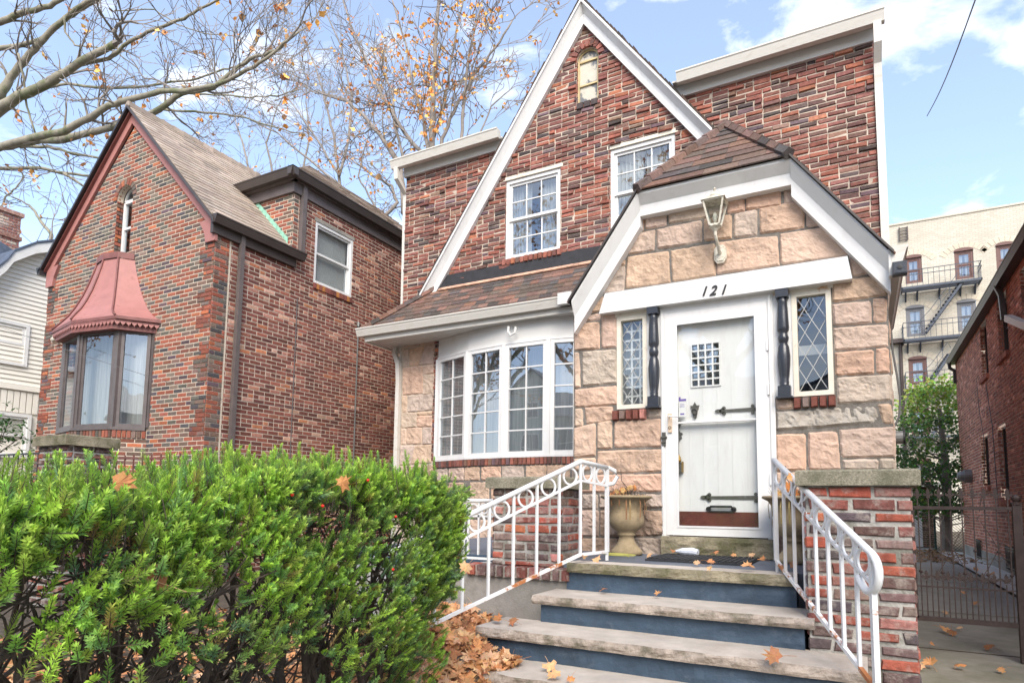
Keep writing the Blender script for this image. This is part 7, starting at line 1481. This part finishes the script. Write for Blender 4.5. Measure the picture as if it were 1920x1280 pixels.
for i in range(3800):
    p = Vector((ru(-6, -2.1), ru(.4, 4.6), GZ + ru(.02, .14)))
    if noise.noise(p * 1.3) < -.05: continue
    a = ru(0, 6.28); u = Vector((math.cos(a), math.sin(a), ru(-.3, .3))); v = Vector((-math.sin(a), math.cos(a), ru(-.3, .3))); s = ru(.02, .035); g = random.choice([(.16, .26, .04), (.10, .20, .035), (.30, .34, .06), (.07, .15, .03)]); iv.poly([p - u * s * .6, p + v * s * .7, p + u * s, p - v * s * .7], g)
o = iv.build('ground_ivy', M['ivy'], None, recalc=False, kind='stuff'); o['label'] = 'yellow green ivy covering the ground behind the hedge stems'; o['category'] = 'ground cover'
for x_, y_, t_ in URN_L:
    m = MB()
    for i in range(9): leaf(m, Vector((x_ + random.gauss(0, .06), y_ - .05 + random.gauss(0, .05), ZL + .53 + ru(0, .09))), ru(.035, .055), random.choice([(.55, .22, .07), (.45, .18, .07), (.5, .3, .12)]), N=Vector((ru(-.5, .5), -1, ru(0, .8))).normalized(), stem=False)
    m.build('dead_foliage', M['leaf'], t_, recalc=False)
def one(px, py, Z, s, lab, up=.3, yawv=None, Nn=None):
    s *= 1.15; p = aZ(px, py, Z + .02); m = MB(); leaf(m, p + Z3 * s * .35, s, lc(), N=Nn or Vector((ru(-.5, .5), ru(-.9, -.1), 1)).normalized()); tag(m.build('fallen_leaf', M['leaf'], None, recalc=False), lab, 'leaf', 'single fallen leaves')
SING = [(1131, 1108, Z2, .04, 'small curled leaf at the left of the second tread'), (1233, 1117, Z2, .035, 'tiny curled leaf near the middle of the second tread'), (963, 1168, Z3_, .05, 'curled brown leaf on the left part of the third tread'), (935, 1164, Z3_, .045, 'flat leaf at the far left of the third tread'),
        (1455, 1238, Z3_, .065, 'large orange leaf lying near the front right of the third tread'), (1560, 1210, Z3_, .06, 'pair of orange leaves under the right rail, left one'), (1582, 1212, Z3_, .045, 'darker folded leaf under the right rail, right one of a pair'), (1030, 1252, Z4, .055, 'torn brown leaf on the lowest visible tread'), (1038, 1268, Z4, .05, 'leaf just below the torn leaf on the lowest tread'), (1070, 1275, Z4, .035, 'small leaf at the bottom edge on the lowest tread'),
        (1118, 1054, ZL, .045, 'curled leaf at the foot of the left rail post'), (1096, 1046, ZL, .035, 'dark leaf left of the left rail post foot'), (1207, 1030, ZL, .04, 'brown leaf leaning at the urn foot'), (1217, 1042, ZL, .04, 'leaf just right of the urn on the landing'), (1210, 1024, ZL, .035, 'folded leaf behind the urn foot'), (1308, 1058, ZL, .035, 'leaf at the front edge of the doormat, left'),
        (1330, 1056, ZL, .04, 'pair mate leaf at the middle front of the doormat'), (1331, 1066, ZL, .03, 'pale leaf on the landing edge before the doormat'), (1340, 1037, ZL + .02, .035, 'leaf lying on the middle of the doormat'), (1375, 1041, ZL + .02, .03, 'thin leaf on the doormat right of centre'), (1410, 1041, ZL + .02, .035, 'leaf at the right end of the doormat'), (1404, 1066, ZL, .055, 'big orange leaf on the nosing below the doormat corner'), (1430, 1052, ZL, .04, 'leaf near the right rear of the landing'),
        (1262, 1034, ZL + .02, .03, 'brown leaf beside the rolled newspaper'), (1486, 1050, ZL, .045, 'orange leaf behind the upper post of the right rail'), (1490, 1062, ZL, .04, 'second leaf against the pier behind the right rail'),
        (1768, 1182, GZ, .06, 'pale curled leaf just outside the gate'), (1785, 1187, GZ, .05, 'leaf touching the pale one outside the gate'), (1800, 1179, GZ, .035, 'small leaf below the middle of the gate'), (1749, 1210, GZ, .03, 'tiny pale leaf on the driveway slab'), (1856, 1216, GZ, .05, 'orange leaf on the driveway at lower right'), (1798, 1250, GZ, .05, 'orange leaf on the driveway near the bottom'), (1745, 1248, GZ, .06, 'crumpled dark leaf by the pier foot, right one'), (1728, 1252, GZ, .05, 'crumpled leaf by the pier foot, left one'), (1880, 1257, GZ, .035, 'small leaf at the lower right corner of the driveway'),
        (1806, 1113, GZ, .05, 'dark leaf behind the gate on the drive, upper'), (1830, 1133, GZ, .05, 'dark leaf behind the gate on the drive, lower'), (1773, 1148, GZ, .04, 'orange leaf behind the bottom bar of the gate'), (1828, 1070, GZ, .07, 'leaf on the pale path by the right house'), (1860, 1078, GZ, .08, 'dark leaf on the drive beside the pale path')]
for a_ in SING: one(*a_)
for px_, py_, dd in ((1483, 895, 4.4), (277, 1105, 1.9), (222, 905, 1.7), (640, 905, 2.4), (875, 1060, 3.0), (280, 1085, 1.9)): 
    d = ray(px_, py_); m = MB()
    if px_ == 1483: p = d * (4.45 / d.y); lb_ = 'brown leaf caught in the second ring of the right stair rail'
    else: x_ = lerp(-1.52, -1.78, .5) + .04; p = d * (x_ / d.x); lb_ = {277: 'large tan leaf caught deep in the hedge, lower of two', 280: 'large tan leaf caught in the hedge above another', 222: 'brown leaf in the hedge top near the left', 640: 'pale brown leaf resting on the hedge top towards its right end', 875: 'orange leaf caught at the right end of the hedge'}[px_]
    leaf(m, p, .07 if px_ in (277, 280) else .04, lc(), N=Vector((.6, -.7, .3)).normalized()); tag(m.build('caught_leaf', M['leaf'], None, recalc=False), lb_, 'leaf', 'leaves caught above the ground')
# ============================================================ ACROSS THE STREET (behind the viewer; seen in the panes)
def opp(x, w, h, name, lab, wallm, roofm, trim='white', gab=True, y=-21.0):
    t = thing(name, lab, 'house', (x, y - 4, GZ)); F = Fr((x, y, 0), (-1, 0, 0), Z3, (0, 1, 0)); hw = w / 2
    P = [(-hw, GZ), (hw, GZ), (hw, h)] + ([(0, h + w * .42)] if gab else []) + [(-hw, h)]
    hl = [(-hw + .9, -hw + 2.0, .2, 1.9), (hw - 2.0, hw - .9, .2, 1.9), (-hw + .9, -hw + 1.9, 3.0, 4.5), (hw - 1.9, hw - .9, 3.0, 4.5), (-.5, .5, 3.0, 4.5)] + ([(-.4, .4, h + .3, h + 1.4)] if gab else [])
    MB().prism([F.p(u, v, 0) for u, v in P], (0, -9, 0)).build('wall', M[wallm], t)
    for hh in hl:
        s = MB(); c = .09; s.fbox(F, hh[0] - c, hh[1] + c, hh[2] - c, hh[3] + c, .0, .05); s.build('window', M[trim], t); s = MB(); s.fbox(F, hh[0], hh[1], hh[2], hh[3], .05, .06); s.build('pane', M['navy'], t)
        s = MB(); s.fbox(F, (hh[0] + hh[1]) / 2 - .02, (hh[0] + hh[1]) / 2 + .02, hh[2], hh[3], .06, .08).fbox(F, hh[0], hh[1], (hh[2] + hh[3]) / 2 - .02, (hh[2] + hh[3]) / 2 + .02, .061, .08); s.build('muntins', M[trim], t)
    MB().fbox(F, -.5, .5, GZ, 1.0, 0, .06).build('door', M['rust'], t); MB().fbox(F, -hw - .3, hw + .3, 2.3, 2.55, 0, 1.9).build('porch_roof', M[roofm], t)
    for u in (-hw + .1, -1.2, 1.2, hw - .1): MB().fbox(F, u - .1, u + .1, GZ, 2.3, 1.55, 1.75).build('porch_post', M[trim], t)
    MB().fbox(F, -hw - .1, hw + .1, GZ, GZ + .5, .01, 1.9).build('porch_floor', M['concrete'], t)
    r = MB()
    if gab:
        for s_ in (-1, 1): r.prism([F.p(s_ * (hw + .3), h - .25, .3), F.p(0, h + w * .42 + .12, .3), F.p(0, h + w * .42 + .30, .3), F.p(s_ * (hw + .3), h - .05, .3)], (0, -9.6, 0))
    else: r.prism([F.p(-hw - .3, h, .4), F.p(hw + .3, h, .4), F.p(hw + .3, h + .1, .4), F.p(-hw - .3, h + .1, .4)], (0, -9.8, 0)); r.prism([F.p(-hw - .3, h + .1, .4), F.p(-hw - .3, h + .1, -9), F.p(-hw - .3, h + 2.4, -4.5)], F.U * (w + .6))
    r.build('roof', M[roofm], t)
M['sage'] = mat('sage_siding', (.42, .48, .44), rough=.7, vary=.06, aniso=(1, 1, 20), vscale=2); M['bluesid'] = mat('grey_blue_siding', (.22, .25, .29), rough=.7, vary=.1)
opp(-30, 8.5, 5.2, 'street_house', 'cream gabled house across the street, far to the left behind the viewer', 'siding', 'navy'); opp(-19, 8, 5.4, 'street_house', 'sage gabled house across the street behind the viewer', 'sage', 'navy'); opp(-8.8, 8, 5.2, 'street_house', 'grey blue house with hipped roof across the street', 'bluesid', 'navy', gab=False)
opp(1.5, 8, 5.4, 'street_house', 'white gabled house directly across the street behind the viewer', 'white', 'navy'); opp(12, 8, 5.2, 'street_house', 'brick coloured house across the street to the right', 'pinkdk', 'brown', gab=False); opp(23, 9, 5.4, 'street_house', 'cream gabled house across the street far to the right', 'siding', 'navy')
for (x, y, hgt, lab, cr_) in ((-3.4, -7.2, 13, 'big street tree trunk behind the viewer to the left', GOLD), (6.5, -7.4, 12, 'street tree behind the viewer to the right', GOLD), (-15, -7.3, 12, 'street tree further left behind the viewer', LEAFC), (-26, -7.4, 12, 'street tree at the far left behind the viewer', LEAFC)):
    t = thing('street_tree', lab, 'tree', (x, y, GZ)); tm, sm, lm = MB(), MB(), MB(); tm.tube([(x, y, GZ), (x + .1, y, 1.5), (x, y + .1, 4), (x + .2, y, 6)], [.42, .34, .30, .24], 12)
    for i in range(9):
        a = i * .7 + ru(0, .3); p0 = Vector((x + .1, y, ru(3, 6))); P = [p0, p0 + Vector((math.cos(a) * 1.2, math.sin(a) * 1.2, 1.4)), p0 + Vector((math.cos(a) * 2.6, math.sin(a) * 2.6, 3.2)), p0 + Vector((math.cos(a) * 3.6, math.sin(a) * 3.4, 5.5))]
        limb(tm, sm, lm, P, .15, .04, 7, 2.2, 3, .35, cr_, .18, wig=.05)
    tm.build('trunk', M['bark2'], t, smooth=True, recalc=False); sm.build('twigs', M['twig'], t, recalc=False); lm.build('crown', M['leaf'], t, recalc=False)
# deep red shrub and hedge reflected in the bow window
for (x, y, r, c, lab) in ((-11.5, -16.5, 1.5, (.22, .02, .03), 'deep red maple shrub in a garden across the street'), (-4.5, -16.6, 1.2, (.10, .2, .04), 'round green shrub in a garden across the street')):
    t = thing('garden_shrub', lab, 'shrub', (x, y - 2, GZ)); lm = MB()
    for i in range(1800):
        a, b_ = ru(0, 6.28), ru(-.3, 1.5); rr_ = r * ru(.7, 1.05); leaf_quad(lm, Vector((x + rr_ * math.cos(a) * math.cos(b_), y - 2 + rr_ * math.sin(a) * math.cos(b_), GZ + .5 + rr_ * math.sin(b_))), ru(.12, .22), tuple(k * ru(.7, 1.3) for k in c))
    MB().tube([(x, y - 2, GZ), (x, y - 2, GZ + 1)], .08, 6).build('trunk', M['bark3'], t); lm.build('crown', M['green_leaf'], t, recalc=False)
